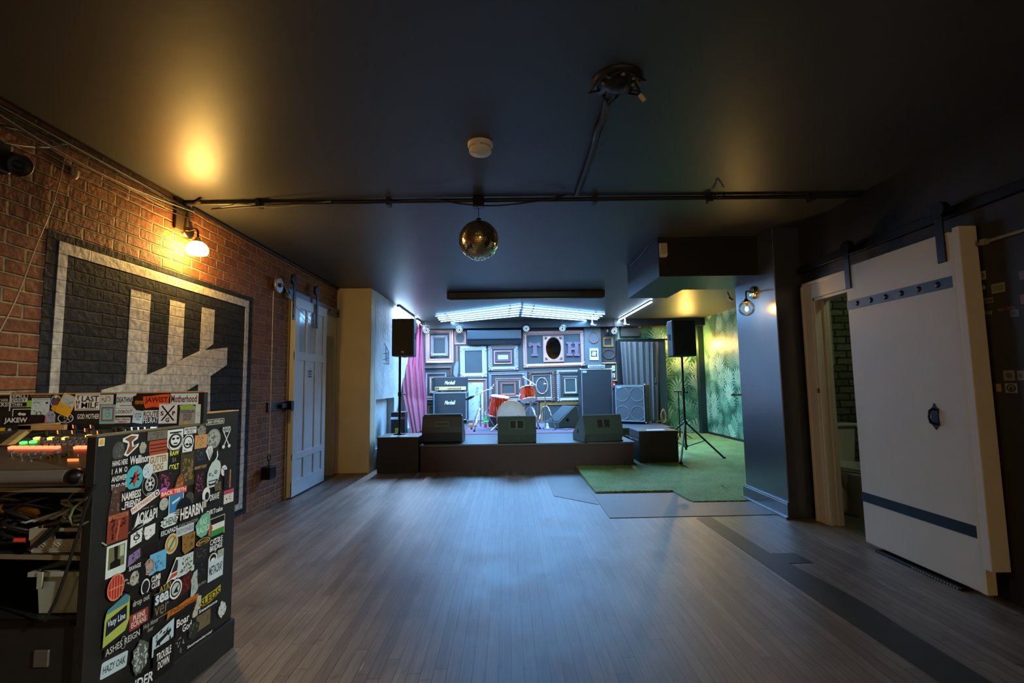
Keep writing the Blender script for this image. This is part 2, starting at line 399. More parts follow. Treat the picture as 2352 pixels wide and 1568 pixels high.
M_TOLEX = mat('blue-black vinyl covering', (0.012, 0.016, 0.019, 1), 0.4, var=0.15, scale=40, bump=0.4, bscale=250)
M_GRILLE = mat('charcoal grille cloth', (0.017, 0.021, 0.024, 1), 0.8, var=0.4, scale=160, bump=0.4, bscale=320)
M_CHROME = mat('chrome', (0.75, 0.77, 0.8, 1), 0.15, 1.0, var=0.05)
M_BRASS = mat('brass', (0.55, 0.36, 0.12, 1), 0.25, 1.0, var=0.1)
M_RUBBER = mat('black rubber', (0.01, 0.01, 0.01, 1), 0.8)
M_CABLE = mat('black cable', (0.008, 0.008, 0.008, 1), 0.5)
M_CABLEGREY = mat('grey cable', (0.22, 0.22, 0.2, 1), 0.5)
M_PAPERWHITE = mat('white paper', C(215, 214, 205), 0.6, var=0.05)
exec_after = []

# ================================================================== THE ROOM
CZ = 2.695; XL = -2.5; XR = 2.78; YB = 11.15; XW = 4.55; ZS = 0.392; YS = 7.0
M_FLOOR = floormat()
M_BRICK = brickmat('red brick wall', C(118, 66, 38), C(148, 90, 52), C(160, 134, 96))
M_MUR_BLK = brickmat('brick painted black', (0.022, 0.024, 0.028, 1), (0.036, 0.038, 0.042, 1), (0.02, 0.021, 0.024, 1), rough=0.8, msize=0.006)
M_MUR_BLK.node_tree.nodes['Principled BSDF'].inputs['Specular IOR Level'].default_value = .2
M_MUR_WHT = brickmat('brick painted white', C(192, 186, 172), C(206, 200, 188), C(186, 180, 166), rough=0.55, msize=0.005, bstr=.6)
M_PALM_R = palm_mat('palm leaf wallpaper side wall', 'YZ0')
M_PALM_B = palm_mat('palm leaf wallpaper end wall', 'XZ0')

struct('floor', MB().box(-2.75, 4.75, -4.2, 11.4, -0.12, 0), M_FLOOR)
struct('ceiling', MB().box(-2.75, 4.75, -4.2, 11.4, CZ, CZ+0.1), M_CEIL)
struct('wall_left', MB().box(XL-0.15, XL, -4.2, 5.47, 0, CZ).box(XL-.15, XL, 5.47, 7.02, 2.30, CZ), M_BRICK)
struct('wall_rear', MB().box(-2.75, 4.75, -4.2, -4.1, 0, CZ), mat('ochre bar wall', C(206, 168, 100), .6))
# cream part of the left wall with the doorway recess behind the sliding door
wl = MB(); ya, yb, zt = 5.62, 6.93, 1.96
wl.box(XL-0.15, XL, 5.47, ya, 0, 2.3).box(XL-0.15, XL, yb, 7.02, 0, 2.3).box(XL-0.15, XL, ya, yb, zt, 2.3)
wl.box(XL-0.7, XL-0.6, ya-0.3, yb+0.3, 0, CZ).box(XL-0.6, XL-0.15, ya-0.1, ya, 0, zt+.1).box(XL-0.6, XL-0.15, yb, yb+0.1, 0, zt+.1).box(XL-0.6, XL-0.15, ya, yb, zt, zt+0.1)
struct('wall_left_cream', wl, M_CREAM)
# pillar beside the stage and the rough plaster wall behind it
PX = onz(848, 1087, 0).x
struct('wall_pillar', MB().box(XL, PX, 7.02, 7.25, 0, CZ), M_CREAM, bev=0.012)
n0, n1 = onx(863, 955, PX).y, onx(905, 955, PX).y
z0, z1 = 0.30, onx(884, 915, PX).z
ws = MB(); ws.box(PX-0.25, PX, 7.25, n0, 0, CZ).box(PX-0.25, PX, n1, YB+.1, 0, CZ).box(PX-0.25, PX, n0, n1, z1, CZ).box(PX-0.25, PX, n0, n1, 0, z0).box(PX-0.25, PX-0.12, n0, n1, z0, z1)
wst = struct('wall_stage_left', ws, M_PLASTER)
crk = MB()
for a, b in (((883, 788), (893, 808)), ((893, 808), (893, 836)), ((881, 812), (893, 810)), ((880, 826), (893, 822)), ((886, 798), (886, 830)), ((881, 834), (893, 836)), ((889, 812), (889, 836))):
    crk.tube([onx(*a, PX+0.001), onx(*b, PX+0.001)], 0.006, 5)
crk.build('wall_crack', mat('dark crack', (0.05, 0.05, 0.06, 1), 0.9), wst)
# stage end wall: broad wall, a shallow pilaster, a right-hand strip and wallpaper beyond
PB = YB-0.10
xp0, xp1 = ony(1343, 800, PB).x, ony(1381, 800, PB).x
xq1 = ony(1418, 800, YB).x
struct('wall_stage_end', MB().box(PX-.25, xq1, YB, YB+0.15, 0, CZ), M_STAGEWALL)
struct('wall_pilaster', MB().box(xp0, xp1, PB, YB, 0, CZ), mat('pilaster paint', (0.075, 0.09, 0.095, 1), 0.6, var=0.2), bev=0.006)
struct('wall_beam', MB().box(PX, XW, YB-0.28, YB, ony(1200, 752, YB-.28).z, CZ), M_BLACKWALL)
struct('wall_alcove_end', MB().box(xq1, XW+.1, YB, YB+0.15, 0, CZ), M_PALM_B)
struct('wall_alcove_right', MB().box(XW, XW+0.12, 5.05, YB, 0, CZ), M_PALM_R)
struct('trim_1', MB().box(XW-0.13, XW, YB-0.16, YB, 0, CZ), mat('dark green corner strip', (0.012, 0.03, 0.022, 1), 0.5))
struct('baseboard_alcove', MB().box(XW-0.02, XW, 5.2, YB-0.16, 0, 0.11), M_BLACKWALL, bev=0.004)
# column, door wall and lavatory behind it
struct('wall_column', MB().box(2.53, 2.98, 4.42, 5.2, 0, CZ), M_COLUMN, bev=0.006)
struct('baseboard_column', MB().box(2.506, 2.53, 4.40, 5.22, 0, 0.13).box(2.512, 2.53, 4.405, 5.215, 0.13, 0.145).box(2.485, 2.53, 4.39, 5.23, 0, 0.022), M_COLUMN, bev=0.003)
struct('wall_alcove_front', MB().box(2.98, XW, 5.06, 5.2, 0, CZ), M_BLACKWALL)
dy0, dy1, dzt = 2.95, 4.215, 1.97
wr = MB(); wr.box(XR, XR+0.08, -4.2, dy0, 0, CZ).box(XR, XR+0.08, dy1, 4.42, 0, CZ).box(XR, XR+0.08, dy0, dy1, dzt, CZ)
wright = struct('wall_right', wr, M_BLACKWALL)
M_BRICKDARK = brickmat('dim painted brick', C(92, 96, 70), C(128, 130, 96), C(60, 60, 46), swz='XZ0')
struct('wall_lavatory_end', MB().box(2.98, XW, 4.96, 5.06, 0, CZ), M_BRICKDARK)
struct('wall_lavatory_right', MB().box(4.0, 4.1, 2.4, 4.96, 0, CZ), M_BLACKWALL)
struct('wall_lavatory_front', MB().box(XR+.08, 4.0, 2.3, 2.4, 0, CZ), M_BLACKWALL)
struct('floor_lavatory', MB().box(XR+.08, 4.0, 2.4, 4.96, 0, 0.006), mat('lavatory floor tile', C(96, 98, 80), 0.5, var=0.3, scale=5))
# doorway casing
cs = MB(); cx = XR-0.045
cs.box(cx, XR, dy1, dy1+0.13, 0, dzt+0.14).box(cx, XR, dy0-0.1, dy0, 0, dzt+0.14).box(cx, XR, dy0, dy1, dzt, dzt+0.14)
cs.box(cx-0.01, XR, dy1+0.11, dy1+0.14, 0, dzt+0.155).box(cx-0.01, XR, dy0, dy1+0.14, dzt+0.125, dzt+0.155)
cs.box(cx+.01, XR+0.08, dy1-0.025, dy1, 0, dzt).box(cx+.01, XR+0.08, dy0, dy1, dzt-0.025, dzt).box(XR+0.03, XR+0.05, dy1-0.04, dy1-.02, 0, dzt-.02).box(XR+.05, XR+.08, dy1-0.04, dy1-.02, 0, dzt-.02)
struct('trim_2', cs, M_WHITE, bev=0.004)
# bulkhead over the alcove mouth
zb = 2.294
struct('ceiling_bulkhead', MB().prism([(1.53, 4.69, zb), (XW, 4.69, zb), (XW, 5.4, zb), (2.02, 5.4, zb), (2.02, 5.92, zb), (1.53, 5.92, zb)], (0, 0, CZ-zb)), mat('black bulkhead paint', (.014, .014, .014, 1), .4, var=.2, bump=.1, bscale=12))
# stage
M_STAGETOP = mat('worn black stage boards', (0.05, 0.055, 0.06, 1), 0.42, var=0.35, scale=7, bump=0.2, bscale=20)
M_STAGEFRONT = mat('dark maroon stage front', (0.030, 0.0065, 0.008, 1), 0.6, var=0.3, scale=8)
xs1 = onz(1463, 1016, ZS).x
XN, YN = ony(962, 1003, YS).x+.01, 7.56
st = MB().prism([(PX, YN, ZS-0.03), (XN, YN, ZS-.03), (XN, YS, ZS-.03), (xs1, YS, ZS-0.03), (xs1, 9.1, ZS-.03), (3.12, 9.1, ZS-.03), (3.12, YB, ZS-0.03), (PX, YB, ZS-0.03)], (0, 0, 0.03))
struct('floor_stage', st, M_STAGETOP, bev=0.004)
struct('wall_stage_front', MB().prism([(PX, YN+.02, 0), (XN+.01, YN+.02, 0), (XN+.01, YS+0.025, 0), (xs1-0.02, YS+0.025, 0), (xs1-.02, 9.12, 0), (3.10, 9.12, 0), (3.10, YB, 0), (PX, YB, 0)], (0, 0, ZS-0.03)), M_STAGEFRONT)

# ------------------------------------------------------------------ floor coverings
def floorpoly(pxs, z): return [onz(px, py, z) for px, py in pxs]
M_HARD = mat('hardboard sheet', (0.17, 0.165, 0.155, 1), 0.5, var=0.18, scale=3, bump=0.08, bscale=60)
tag(MB().prism([p*1 for p in floorpoly([(1400, 1190), (1785, 1182), (1731, 1144), (1740, 1100), (1330, 1100), (1361, 1134)], 0.0)], (0, 0, 0.005)).build('hardboard_sheet', M_HARD),
    'long grey hardboard sheet on the floor in front of the green turf', 'floor sheet', 'hardboard sheets by the turf')
tag(MB().prism(floorpoly([(1272, 1139), (1375, 1159), (1361, 1134), (1326, 1083), (1251, 1086)], 0.0), (0, 0, 0.004)).build('hardboard_sheet', M_HARD),
    'small grey hardboard sheet between the bare boards and the left edge of the turf', 'floor sheet', 'hardboard sheets by the turf')
strip = MB().prism(floorpoly([(1599, 1190), (1900, 1396), (2060, 1500), (2170, 1575), (2290, 1575), (2066, 1438), (2010, 1400), (1915, 1347), (1812, 1294), (1868, 1292), (1826, 1270), (1770, 1271), (1631, 1186)], 0.0), (0, 0, 0.0025))
tag(strip.build('dark_floorboards', mat('dark stained boards', (0.02, 0.026, 0.024, 1), 0.5, var=0.25, scale=9)), 'stepped strip of dark stained boards running along the floor at right', 'floorboards')
# turf: slightly raised towards the stage
def turf_z(y): return 0.012 + 0.05*max(0, min(1, (y-5.0)/1.9))
tp = [onz(px, py, 0.012) for px, py in ((1368, 1131), (1542, 1126), (1588, 1151), (1729, 1143.5))]
edge = lambda x: tp[0].y if x < tp[1].x else (tp[1].y + (tp[2].y-tp[1].y)*min(1, (x-tp[1].x)/(tp[2].x-tp[1].x)) if x < tp[2].x else tp[2].y)
tb = MB()
def turf_patch(nx, ny, xl, xr, ya, yb):
    vs = []; fs = []
    for j in range(ny+1):
        for i in range(nx+1):
            t = j/ny; s = i/nx
            x0 = xl(t); x = x0 + (xr-x0)*s; y0 = ya(x); y = y0+(yb-y0)*t
            vs.append((x, y, turf_z(y)+random.uniform(-.003, .004)))
    for j in range(ny):
        for i in range(nx): a = j*(nx+1)+i; fs.append((a, a+1, a+nx+2, a+nx+1))
    tb.add(vs, fs, True)
    return vs
lx0, lx1 = tp[0].x, onz(1324, 1079, 0.02).x
yg = YS-0.01
fv = turf_patch(60, 24, lambda t: lx0+(lx1-lx0)*t, 2.48, edge, yg)
turf_patch(40, 24, lambda t: 2.48, XW-.02, lambda x: 5.22, yg)
turf_patch(40, 24, lambda t: xs1+.03, XW-.02, lambda x: yg, 9.08)
turf_patch(24, 24, lambda t: 3.14, XW-.02, lambda x: 9.08, YB-.02)
rim = [fv[j*61] for j in range(24, -1, -1)] + [fv[i] for i in range(1, 61)]
tb.add(rim + [(p[0], p[1], 0.006) for p in rim], [(i, i+1, len(rim)+i+1, len(rim)+i) for i in range(len(rim)-1)])
turf = tb.build('artificial_turf', turfmat(), kind='stuff'); tag(turf, 'green artificial turf covering the alcove floor right of the stage', 'turf')

# ------------------------------------------------------------------ mural painted on the brick
def wallpoly(mb, pxs, x, d): mb.prism([onx(px, py, x) for px, py in pxs], (d, 0, 0)); return mb
def rectyz(mb, y0, y1, z0, z1, x, d): return mb.prism([(x, y0, z0), (x, y1, z0), (x, y1, z1), (x, y0, z1)], (d, 0, 0))
mur = thing('wall_mural', 'black and white tally-mark mural painted on the brick wall', 'mural', (XL, 3.6, 0.1))
my0, my1, mz0, mz1 = 2.645, 4.62, 0.13, 2.085
bg = MB(); rectyz(bg, my0-0.07, my1+0.07, mz0-0.06, mz1+0.045, XL, 0.003); bg.build('mural_background', M_MUR_BLK, mur)
bd = MB(); w = 0.055
rectyz(bd, my0, my0+w, mz0, mz1, XL+.003, 0.003); rectyz(bd, my1-w*1.1, my1, mz0, mz1, XL+.003, 0.003)
rectyz(bd, my0+w, my1-w*1.1, mz1-w*1.2, mz1, XL+.003, 0.003); rectyz(bd, my0+w, my1-w*1.1, mz0, mz0+w, XL+.003, 0.003)
bd.build('mural_border', M_MUR_WHT, mur)
tl = MB(); X2 = XL+.003
for a in ([(300, 664), (346, 676), (336, 862), (288, 885)], [(390, 688), (424, 697), (418, 822), (382, 846)], [(464, 705), (493, 712), (489, 790), (458, 812)], ):
    wallpoly(tl, a, X2, 0.003)
wallpoly(tl, [(231, 896), (290, 880), (382, 842), (460, 805), (522, 798), (520, 838), (470, 872), (430, 896), (380, 925), (240, 925)], X2, 0.0034)
wallpoly(tl, [(455, 872), (483, 862), (478, 1090), (448, 1110)], X2, 0.0030)
tl.build('tally_mark', M_MUR_WHT, mur)

# ================================================================== LEFT WALL
# sliding barn door, white, with its rail
D0, D1 = 5.5, 6.46
dx0, dx1 = XL+0.012, XL+0.07
dzb, dzt_ = 0.02, onx(655, 670, dx1).z
bdoor = thing('sliding_door', 'white panelled sliding barn door hanging in front of the left wall', 'door', (XL+.04, 6.0, 0.02))
d = MB().box(dx0, dx1-0.014, D0, D1, dzb, dzt_)
d.build('door_panel', M_OLDWHITE, bdoor, bev=0.003)
fr = MB(); xx = dx1
for y0, y1 in ((D0, D0+.11), (D0+.30, D0+.35), (D0+.60, D0+.65), (D1-.11, D1)): fr.box(xx-.015, xx, y0, y1, dzb, dzt_)
for z0, z1 in ((dzb, dzb+.17), (.42, .5), (1.56, 1.66), (dzt_-.12, dzt_)): fr.box(xx-.015, xx+.0006, D0, D1, z0, z1)
fr.build('door_frame', M_OLDWHITE, bdoor, bev=0.004)
gm_ = MB()
gm_.box(xx-.014, xx-.010, D0+.11, D0+.30, 1.66, dzt_-.12).box(xx-.014, xx-.010, D0+.35, D0+.60, 1.66, dzt_-.12)
gm_.build('upper_panel', mat('glossy painted panel', C(190, 198, 206), 0.12, var=0.08), bdoor)
pl_ = MB()
pl_.box(xx, xx+.001, 5.93, 5.99, 1.43, 1.45).box(xx, xx+.001, 5.93, 5.99, 1.40, 1.415).box(xx, xx+.001, 5.93, 5.99, 1.365, 1.385)
pl_.build('printed_label', M_BLK, bdoor)
for i, (pa, pb) in enumerate((((675, 628), (677, 735)), ((727, 655), (730, 755)))):
    a = onx(*pa, xx+.02); b = onx(*pb, xx+.02)
    hg = MB().boxc(((a+b)/2), (0.012, 0.055, a.z-b.z)).build('door_hanger', M_BLKMETAL, bdoor, bev=.003)
    wb = MB(); wb.cyl(Vector((xx+.005, a.y, a.z-.07)), Vector((xx+.032, a.y, a.z-.07)), 0.055, n=20)
    for k in range(3): wb.cyl(Vector((xx+.026, a.y, b.z+.04+k*.12)), Vector((xx+.036, a.y, b.z+.04+k*.12)), .011, n=8)
    wb.build('hanger_wheel', M_BLKMETAL, hg)
rail_a, rail_b = onx(634, 650, XL+.03), onx(790, 735, XL+.03)
rl = thing('door_rail', 'dark flat steel rail bolted to the brick above the white barn door', 'rail', (XL, rail_a.y, rail_a.z))
q = MB(); zr = (rail_a.z+rail_b.z)/2
q.box(XL+.03, XL+.045, 5.30, 7.0, zr-.06, zr+.06); q.build('rail_bar', mat('steel rail', (0.10, 0.12, 0.14, 1), 0.35, 0.7), rl, bev=.002)
for y in (5.37, 6.62, 6.93): MB().cyl((XL, y, zr), (XL+.055, y, zr), .016, n=8).build('rail_bolt', M_BLKMETAL, rl)
pc = onx(640, 655, XL+.06)
pu = thing('pulley', 'round steel pulley wheel at the left end of the door rail', 'pulley', (XL, pc.y, pc.z))
MB().lathe([(.075, -.012), (.085, -.010), (.078, 0), (.085, .010), (.075, .012)], pc, (1, 0, 0), 28).build('pulley_wheel', mat('worn steel', (.35, .36, .37, 1), .4, .7), pu)
MB().cyl((XL, pc.y, pc.z), (pc.x+.03, pc.y, pc.z), .022, n=14).build('pulley_hub', M_BLKMETAL, pu)
rp = MB(); ra = onx(628, 668, XL+.06); rb = onx(618, 1045, XL+.06)
rp.tube([ra, ra.lerp(rb, .5)+Vector((0, .004, 0)), rb], .004, 6)
rp.tube([pc+Vector((.02, 0, .075)), onx(676, 700, XL+.085), onx(727, 750, XL+.095)], .004, 6)
tag(rp.build('rope', mat('pale rope', C(190, 175, 140), .8)), 'thin pale rope hanging from the pulley down the brick wall', 'rope')
wt = onx(617, 1085, XL+.07)
cw = thing('counterweight', 'black block weight hanging by a ring at the end of the rope', 'weight', (XL+.07, wt.y, wt.z-.08))
MB().boxc(wt, (.09, .13, .125)).build('weight_block', M_BLKMETAL, cw, bev=.005)
hk = MB(); tpz = wt+Vector((0, 0, .06)); ring = rb+Vector((0, 0, .0))
hk.tube([tpz, tpz.lerp(ring, .6)], .005, 6)
c0 = tpz.lerp(ring, .78); hk.tube([c0+Vector((0, .03*math.cos(t*PI/8), .035*math.sin(t*PI/8))) for t in range(16)], .005, 6, closed=True)
hk.build('weight_hook', M_BLKMETAL, cw)
la = onx(614, 935, XL+.01); lb = onx(668, 931, dx1+.006)
lt = thing('door_latch', 'black iron latch strap across the left edge of the white barn door', 'latch', (XL, la.y, la.z))
q = MB(); q.box(XL, XL+.016, la.y, 5.49, la.z-.05, la.z+.05).box(XL, dx1+.012, 5.472, 5.488, la.z-.05, la.z+.05).box(dx1+.001, dx1+.012, 5.472, lb.y, la.z-.05, la.z+.05)
q.build('latch_strap', M_BLKMETAL, lt, bev=.002)
q = MB().box(XL+.016, XL+.05, 5.27, 5.45, la.z-.025, la.z+.025); q.build('latch_bolt', M_BLKMETAL, lt, bev=.004)

# ------------------------------------------------------------------ wall sconces
def sconce(label, wall, gl, out, kind, up=None):
    """wall: point on the wall, out: wall normal, gl: centre of the globe"""
    t = thing('wall_lamp', label, 'wall lamp', wall, 0, 'globe wall lamps')
    o = Vector(out)
    MB().lathe([(0.0, 0.03), (.05, .03), (.062, .026), (.065, .0)], wall, o, 28).build('wall_plate', mat('brass lamp plate', (0.45, 0.30, 0.11, 1), .22, 1.0), t)
    arm_h = gl.z + .17
    a = wall + o*.02; e = Vector((gl.x, gl.y, arm_h))
    s0 = Vector((wall.x, wall.y, wall.z))
    hz = Vector((gl.x, gl.y, wall.z))
    pts = [a]
    rad = .035
    for k in range(7):
        ang = PI/2*k/6
        di = (hz-s0).normalized()
        pts.append(hz - di*rad + di*(rad*math.sin(ang)) - Vector((0, 0, rad*(1-math.cos(ang)))))
    pts.append(Vector((gl.x, gl.y, gl.z+.075)))
    MB().tube(pts, .008, 10).build('lamp_arm', mat('dark brass arm', (0.16, 0.10, 0.04, 1), .3, 1.0), t)
    MB().lathe([(.012, .03), (.02, .012), (.045, -.002), (.046, -.01), (.0, -.01)], gl+Vector((0, 0, .068)), (0, 0, 1), 24).build('lamp_cap', M_BRASS, t)
    if kind == 'opal':
        pr = [(.035, .058)] + [(.075*math.sin(PI*(.16+.50*k/14)), .066*math.cos(PI*(.16+.50*k/14))) for k in range(15)]
        MB().lathe(pr, gl, (0, 0, 1), 32, cap=True).build('lamp_globe', emat('glowing opal glass', COL_WARM, E_OPAL), t)
    else:
        MB().sph(gl, .075, 32, 20).build('lamp_globe', glassmat('clear amber glass', (1.0, .95, .86, 1)), t)
        MB().cyl(gl+Vector((0, 0, .06)), gl+Vector((0, 0, .012)), .012, n=12).build('bulb_socket', M_BRASS, t)
        MB().lathe([(.006, .014), (.012, 0), (.015, -.012), (.011, -.024), (0, -.03)], gl, (0, 0, 1), 16).build('bulb', emat('glowing bulb '+kind, COL_WARM, E_BULB if kind == 'clear' else E_CORNER), t)
    return t
wl_ = onx(427, 530, XL); g = onx(453, 574, XL+.13)
sconce('lit opal globe lamp on a brass arm on the brick wall above the mural', wl_, Vector((XL+.13, g.y, g.z)), (1, 0, 0), 'opal')
wr_ = onx(1733, 672, 2.53); g = onx(1715, 708, 2.53-.15)
sconce('clear glass globe lamp with a glowing filament bulb on the black column', wr_, Vector((2.38, g.y, g.z)), (-1, 0, 0), 'clear')

# ================================================================== STAGE: lights
M_TUBE = emat('lit LED tube', COL_LED, E_TUBE)
M_STRIPL = emat('lit LED strip', (0.55, 0.75, 1.0), E_STRIP)
def q7(x, y): return (980 + x/4.3556, 640 + y/4.3556)
zt_ = CZ-.024
def led_light(name, A, B, power, col, parent, drop=.016, spread=160, width=.03):
    # the downward light of an LED fixture, as long as the fixture itself
    ld = bpy.data.lights.new(name, 'AREA'); ld.shape = 'RECTANGLE'; ld.size = (B-A).length; ld.size_y = width; ld.energy = power; ld.color = col; ld.spread = R(spread)
    o = bpy.data.objects.new(name, ld); COL.objects.link(o)
    d = (B-A); rz = math.atan2(d.y, d.x); mid = (A+B)/2-Vector((0, 0, drop))
    M = Matrix.Translation(mid) @ Matrix.Rotation(rz, 4, 'Z')
    o.matrix_basis = wm(parent).inverted() @ M; o.parent = parent
    return o
Ls = [((95, 373), (950, 268)), ((115, 392), (945, 297)), ((125, 410), (933, 322)), ((145, 427), (928, 345)), ((182, 440), (922, 370))]
Rs = [((963, 275), (1778, 353)), ((965, 303), (1753, 375)), ((955, 325), (1722, 393)), ((955, 345), (1705, 407)), ((948, 370), (1678, 422))]
posn = ['front', 'second', 'middle', 'fourth', 'rearmost']
for side, LL in (('left', Ls), ('right', Rs)):
    for k, (a, b) in enumerate(LL):
        A, B = onz(*q7(*a), zt_), onz(*q7(*b), zt_)
        t = thing('led_tube', 'lit blue-white LED tube, %s of the five in the %s half of the ceiling chevron' % (posn[k], side), 'LED tube', (A+B)/2, 0, 'LED tubes of the ceiling chevron')
        MB().cyl(A, B, .0095, n=10).build('light_tube', M_TUBE, t)
        led_light('tube_light', A, B, P_TUBE, COL_LED, t)
        dv = (B-A).normalized()
        for e, s in ((A, -1), (B, 1)): MB().cyl(e, e+dv*s*.018, .012, n=10).build('end_cap', M_PAPERWHITE, t)
        for fr_ in (.12, .88):
            c = A.lerp(B, fr_); MB().box(c.x-.012, c.x+.012, c.y-.012, c.y+.012, c.z+.004, CZ).build('mounting_clip', M_BLK, t)
for nm, a, b, zz, lab in (('led_strip', (1422, 735), (1497, 693), CZ-.03, 'bright LED strip light running along the ceiling right of the stage'),
                          ('led_strip', (901, 706), (943, 731), CZ-.05, 'bright LED strip light along the ceiling above the plaster wall, behind the left loudspeaker'),
                          ('led_strip', (953, 736), (964, 741), CZ-.05, 'short bright end piece of LED strip at the back left ceiling corner')):
    A, B = onz(*a, zz), onz(*b, zz)
    if A.x < -1: A.x = max(A.x, PX+.05); B.x = max(B.x, PX+.05)
    t = thing(nm, lab, 'LED strip', (A+B)/2, 0, 'single LED strips')
    MB().cyl(A, B, .011, n=10).build('light_tube', M_STRIPL, t)
    led_light('strip_light', A, B, (P_STRIP if A.x < 0 else P_STRIP*.35)*(B-A).length, (.45, .68, 1), t, .016, 178, .03)
    bk = MB(); dv = (B-A); ax = dv.normalized(); pr = Vector((0, 0, 1)).cross(ax)*.02
    bk.prism([A+pr+Vector((0, 0, .012)), B+pr+Vector((0, 0, .012)), B-pr+Vector((0, 0, .012)), A-pr+Vector((0, 0, .012))], (0, 0, max(.006, CZ-zz-.014))); bk.build('strip_channel', M_BLK, t)

# projector screen housing
A, B = onz(1026, 682, CZ-.1), onz(1386, 681, CZ-.1)
ps = thing('projector_screen', 'long black rolled-up projector screen case fixed under the ceiling before the stage', 'projector screen', (A.x/2+B.x/2, A.y, CZ-.1))
ym = (A.y+B.y)/2
prof = [(-.05, .0), (-.05, .075), (-.035, .1), (.05, .1), (.05, .0), (.03, -.02), (-.03, -.02)]
MB().prism([(A.x+.03, ym+y, CZ-.105+z) for y, z in prof], (B.x-A.x-.06, 0, 0)).build('screen_case', M_BLK, ps, bev=.004)
for x0 in (A.x, B.x-.03): MB().prism([(x0, ym+y*1.12, CZ-.105+z*1.0-.003) for y, z in prof], (.03, 0, 0)).build('end_cap', M_BLK, ps, bev=.004)
MB().cyl((A.x+.04, ym-.02, CZ-.135), (B.x-.04, ym-.02, CZ-.135), .010, n=8).build('screen_bar', mat('grey metal bar', (.3, .32, .33, 1), .3, .8), ps)

# stage par lights
def zz5(x, y): return (940+x/4.704, 720+y/4.704)
M_LEDDOT = emat('par LED lens', (.75, .88, 1.0), .5, (.9, .95, 1))
par_lab = ['at the far left of the stage beam', 'above the small oval frame', 'above the top left corner of the big lettered frame', 'above the mirror of the big lettered frame', 'at the right beside the small hanging frames']
for k, (x, y, tx) in enumerate(((183, 178, .35), (540, 172, .15), (1263, 157, .0), (1655, 153, -.2), (2218, 185, -.3))):
    yy = YB-.45 if k < 4 else YB-.3
    c = ony(*zz5(x, y), yy); t = thing('stage_light', 'round black LED stage light ' + par_lab[k], 'stage light', c, 0, 'LED par lights over the stage')
    ax = Vector((tx, -1, -.35 if k != 3 else -.8)).normalized()
    MB().lathe([(.0, .07), (.06, .07), (.08, .04), (.082, -.04), (.075, -.05), (.07, -.045)], c, -ax, 28, cap=False).build('light_body', M_BLK, t)
    MB().cyl(c+ax*.035, c+ax*.04, .07, n=28).build('light_face', M_BLKMETAL, t)
    u = ax.orthogonal().normalized(); w = ax.cross(u)
    for i in range(17):
        rr, a = (.058, 2*PI*i/11) if i < 11 else ((.030, 2*PI*i/6) if i < 17 else (0, 0))
        p = c+u*rr*math.cos(a)+w*rr*math.sin(a)
        MB().cyl(p+ax*.041, p+ax*.045, .0105, n=8).build('led_lens', M_LEDDOT, t)
    yk = MB(); s = Vector((1, 0, 0))
    yk.tube([c+s*.09, c+s*.09+Vector((0, 0, .10)), c-s*.09+Vector((0, 0, .10)), c-s*.09], .007, 6); yk.build('light_yoke', M_BLKMETAL, t)
    ztop = CZ if yy < YB-.28 else CZ
    MB().cyl(c+Vector((0, 0, .10)), Vector((c.x, c.y, CZ)), .008, n=8).build('light_stem', M_BLKMETAL, t)
# two small white ceiling devices above the pilaster and the emergency lamp
for (px, py, lab) in ((1360, 744, 'small white dome camera on the ceiling edge over the pilaster'), (1436, 743, 'small pale spotlight on the ceiling edge by the right LED strip')):
    c = ony(px, py, YB-.35); t = thing('ceiling_camera', lab, 'camera' if 'camera' in lab else 'spotlight', c)
    MB().sph(c, .035, 14, 10).build('camera_dome', mat('pale plastic', C(190, 200, 205), .35), t)
    MB().cyl(c+Vector((0, 0, .02)), Vector((c.x, c.y, CZ)), .02, n=12).build('camera_base', M_PAPERWHITE, t)
    MB().tube([c+Vector((.02, 0, -.01)), c+Vector((.06, -.03, -.03)), c+Vector((.09, -.04, -.02))], .008, 6).build('camera_bracket', M_PAPERWHITE, t)
a, b = ony(1425, 748, YB-.12), ony(1469, 772, YB-.12)
t = thing('emergency_light', 'dark emergency light box with two round lamp heads above the grey curtain', 'emergency light', ((a.x+b.x)/2, YB, b.z))
MB().box(a.x, b.x, YB-.12, YB, b.z, a.z).build('light_box', mat('dim beige casing', (.05, .052, .046, 1), .5), t, bev=.008)
for px, py in ((1430, 748), (1468, 749)):
    c = ony(px, py, YB-.15)
    MB().lathe([(.02, .06), (.035, .02), (.036, -.02), (.0, -.024)], c, (0, -1, -.1), 18).build('lamp_head', mat('pale lamp lens', C(175, 195, 200), .15), t)

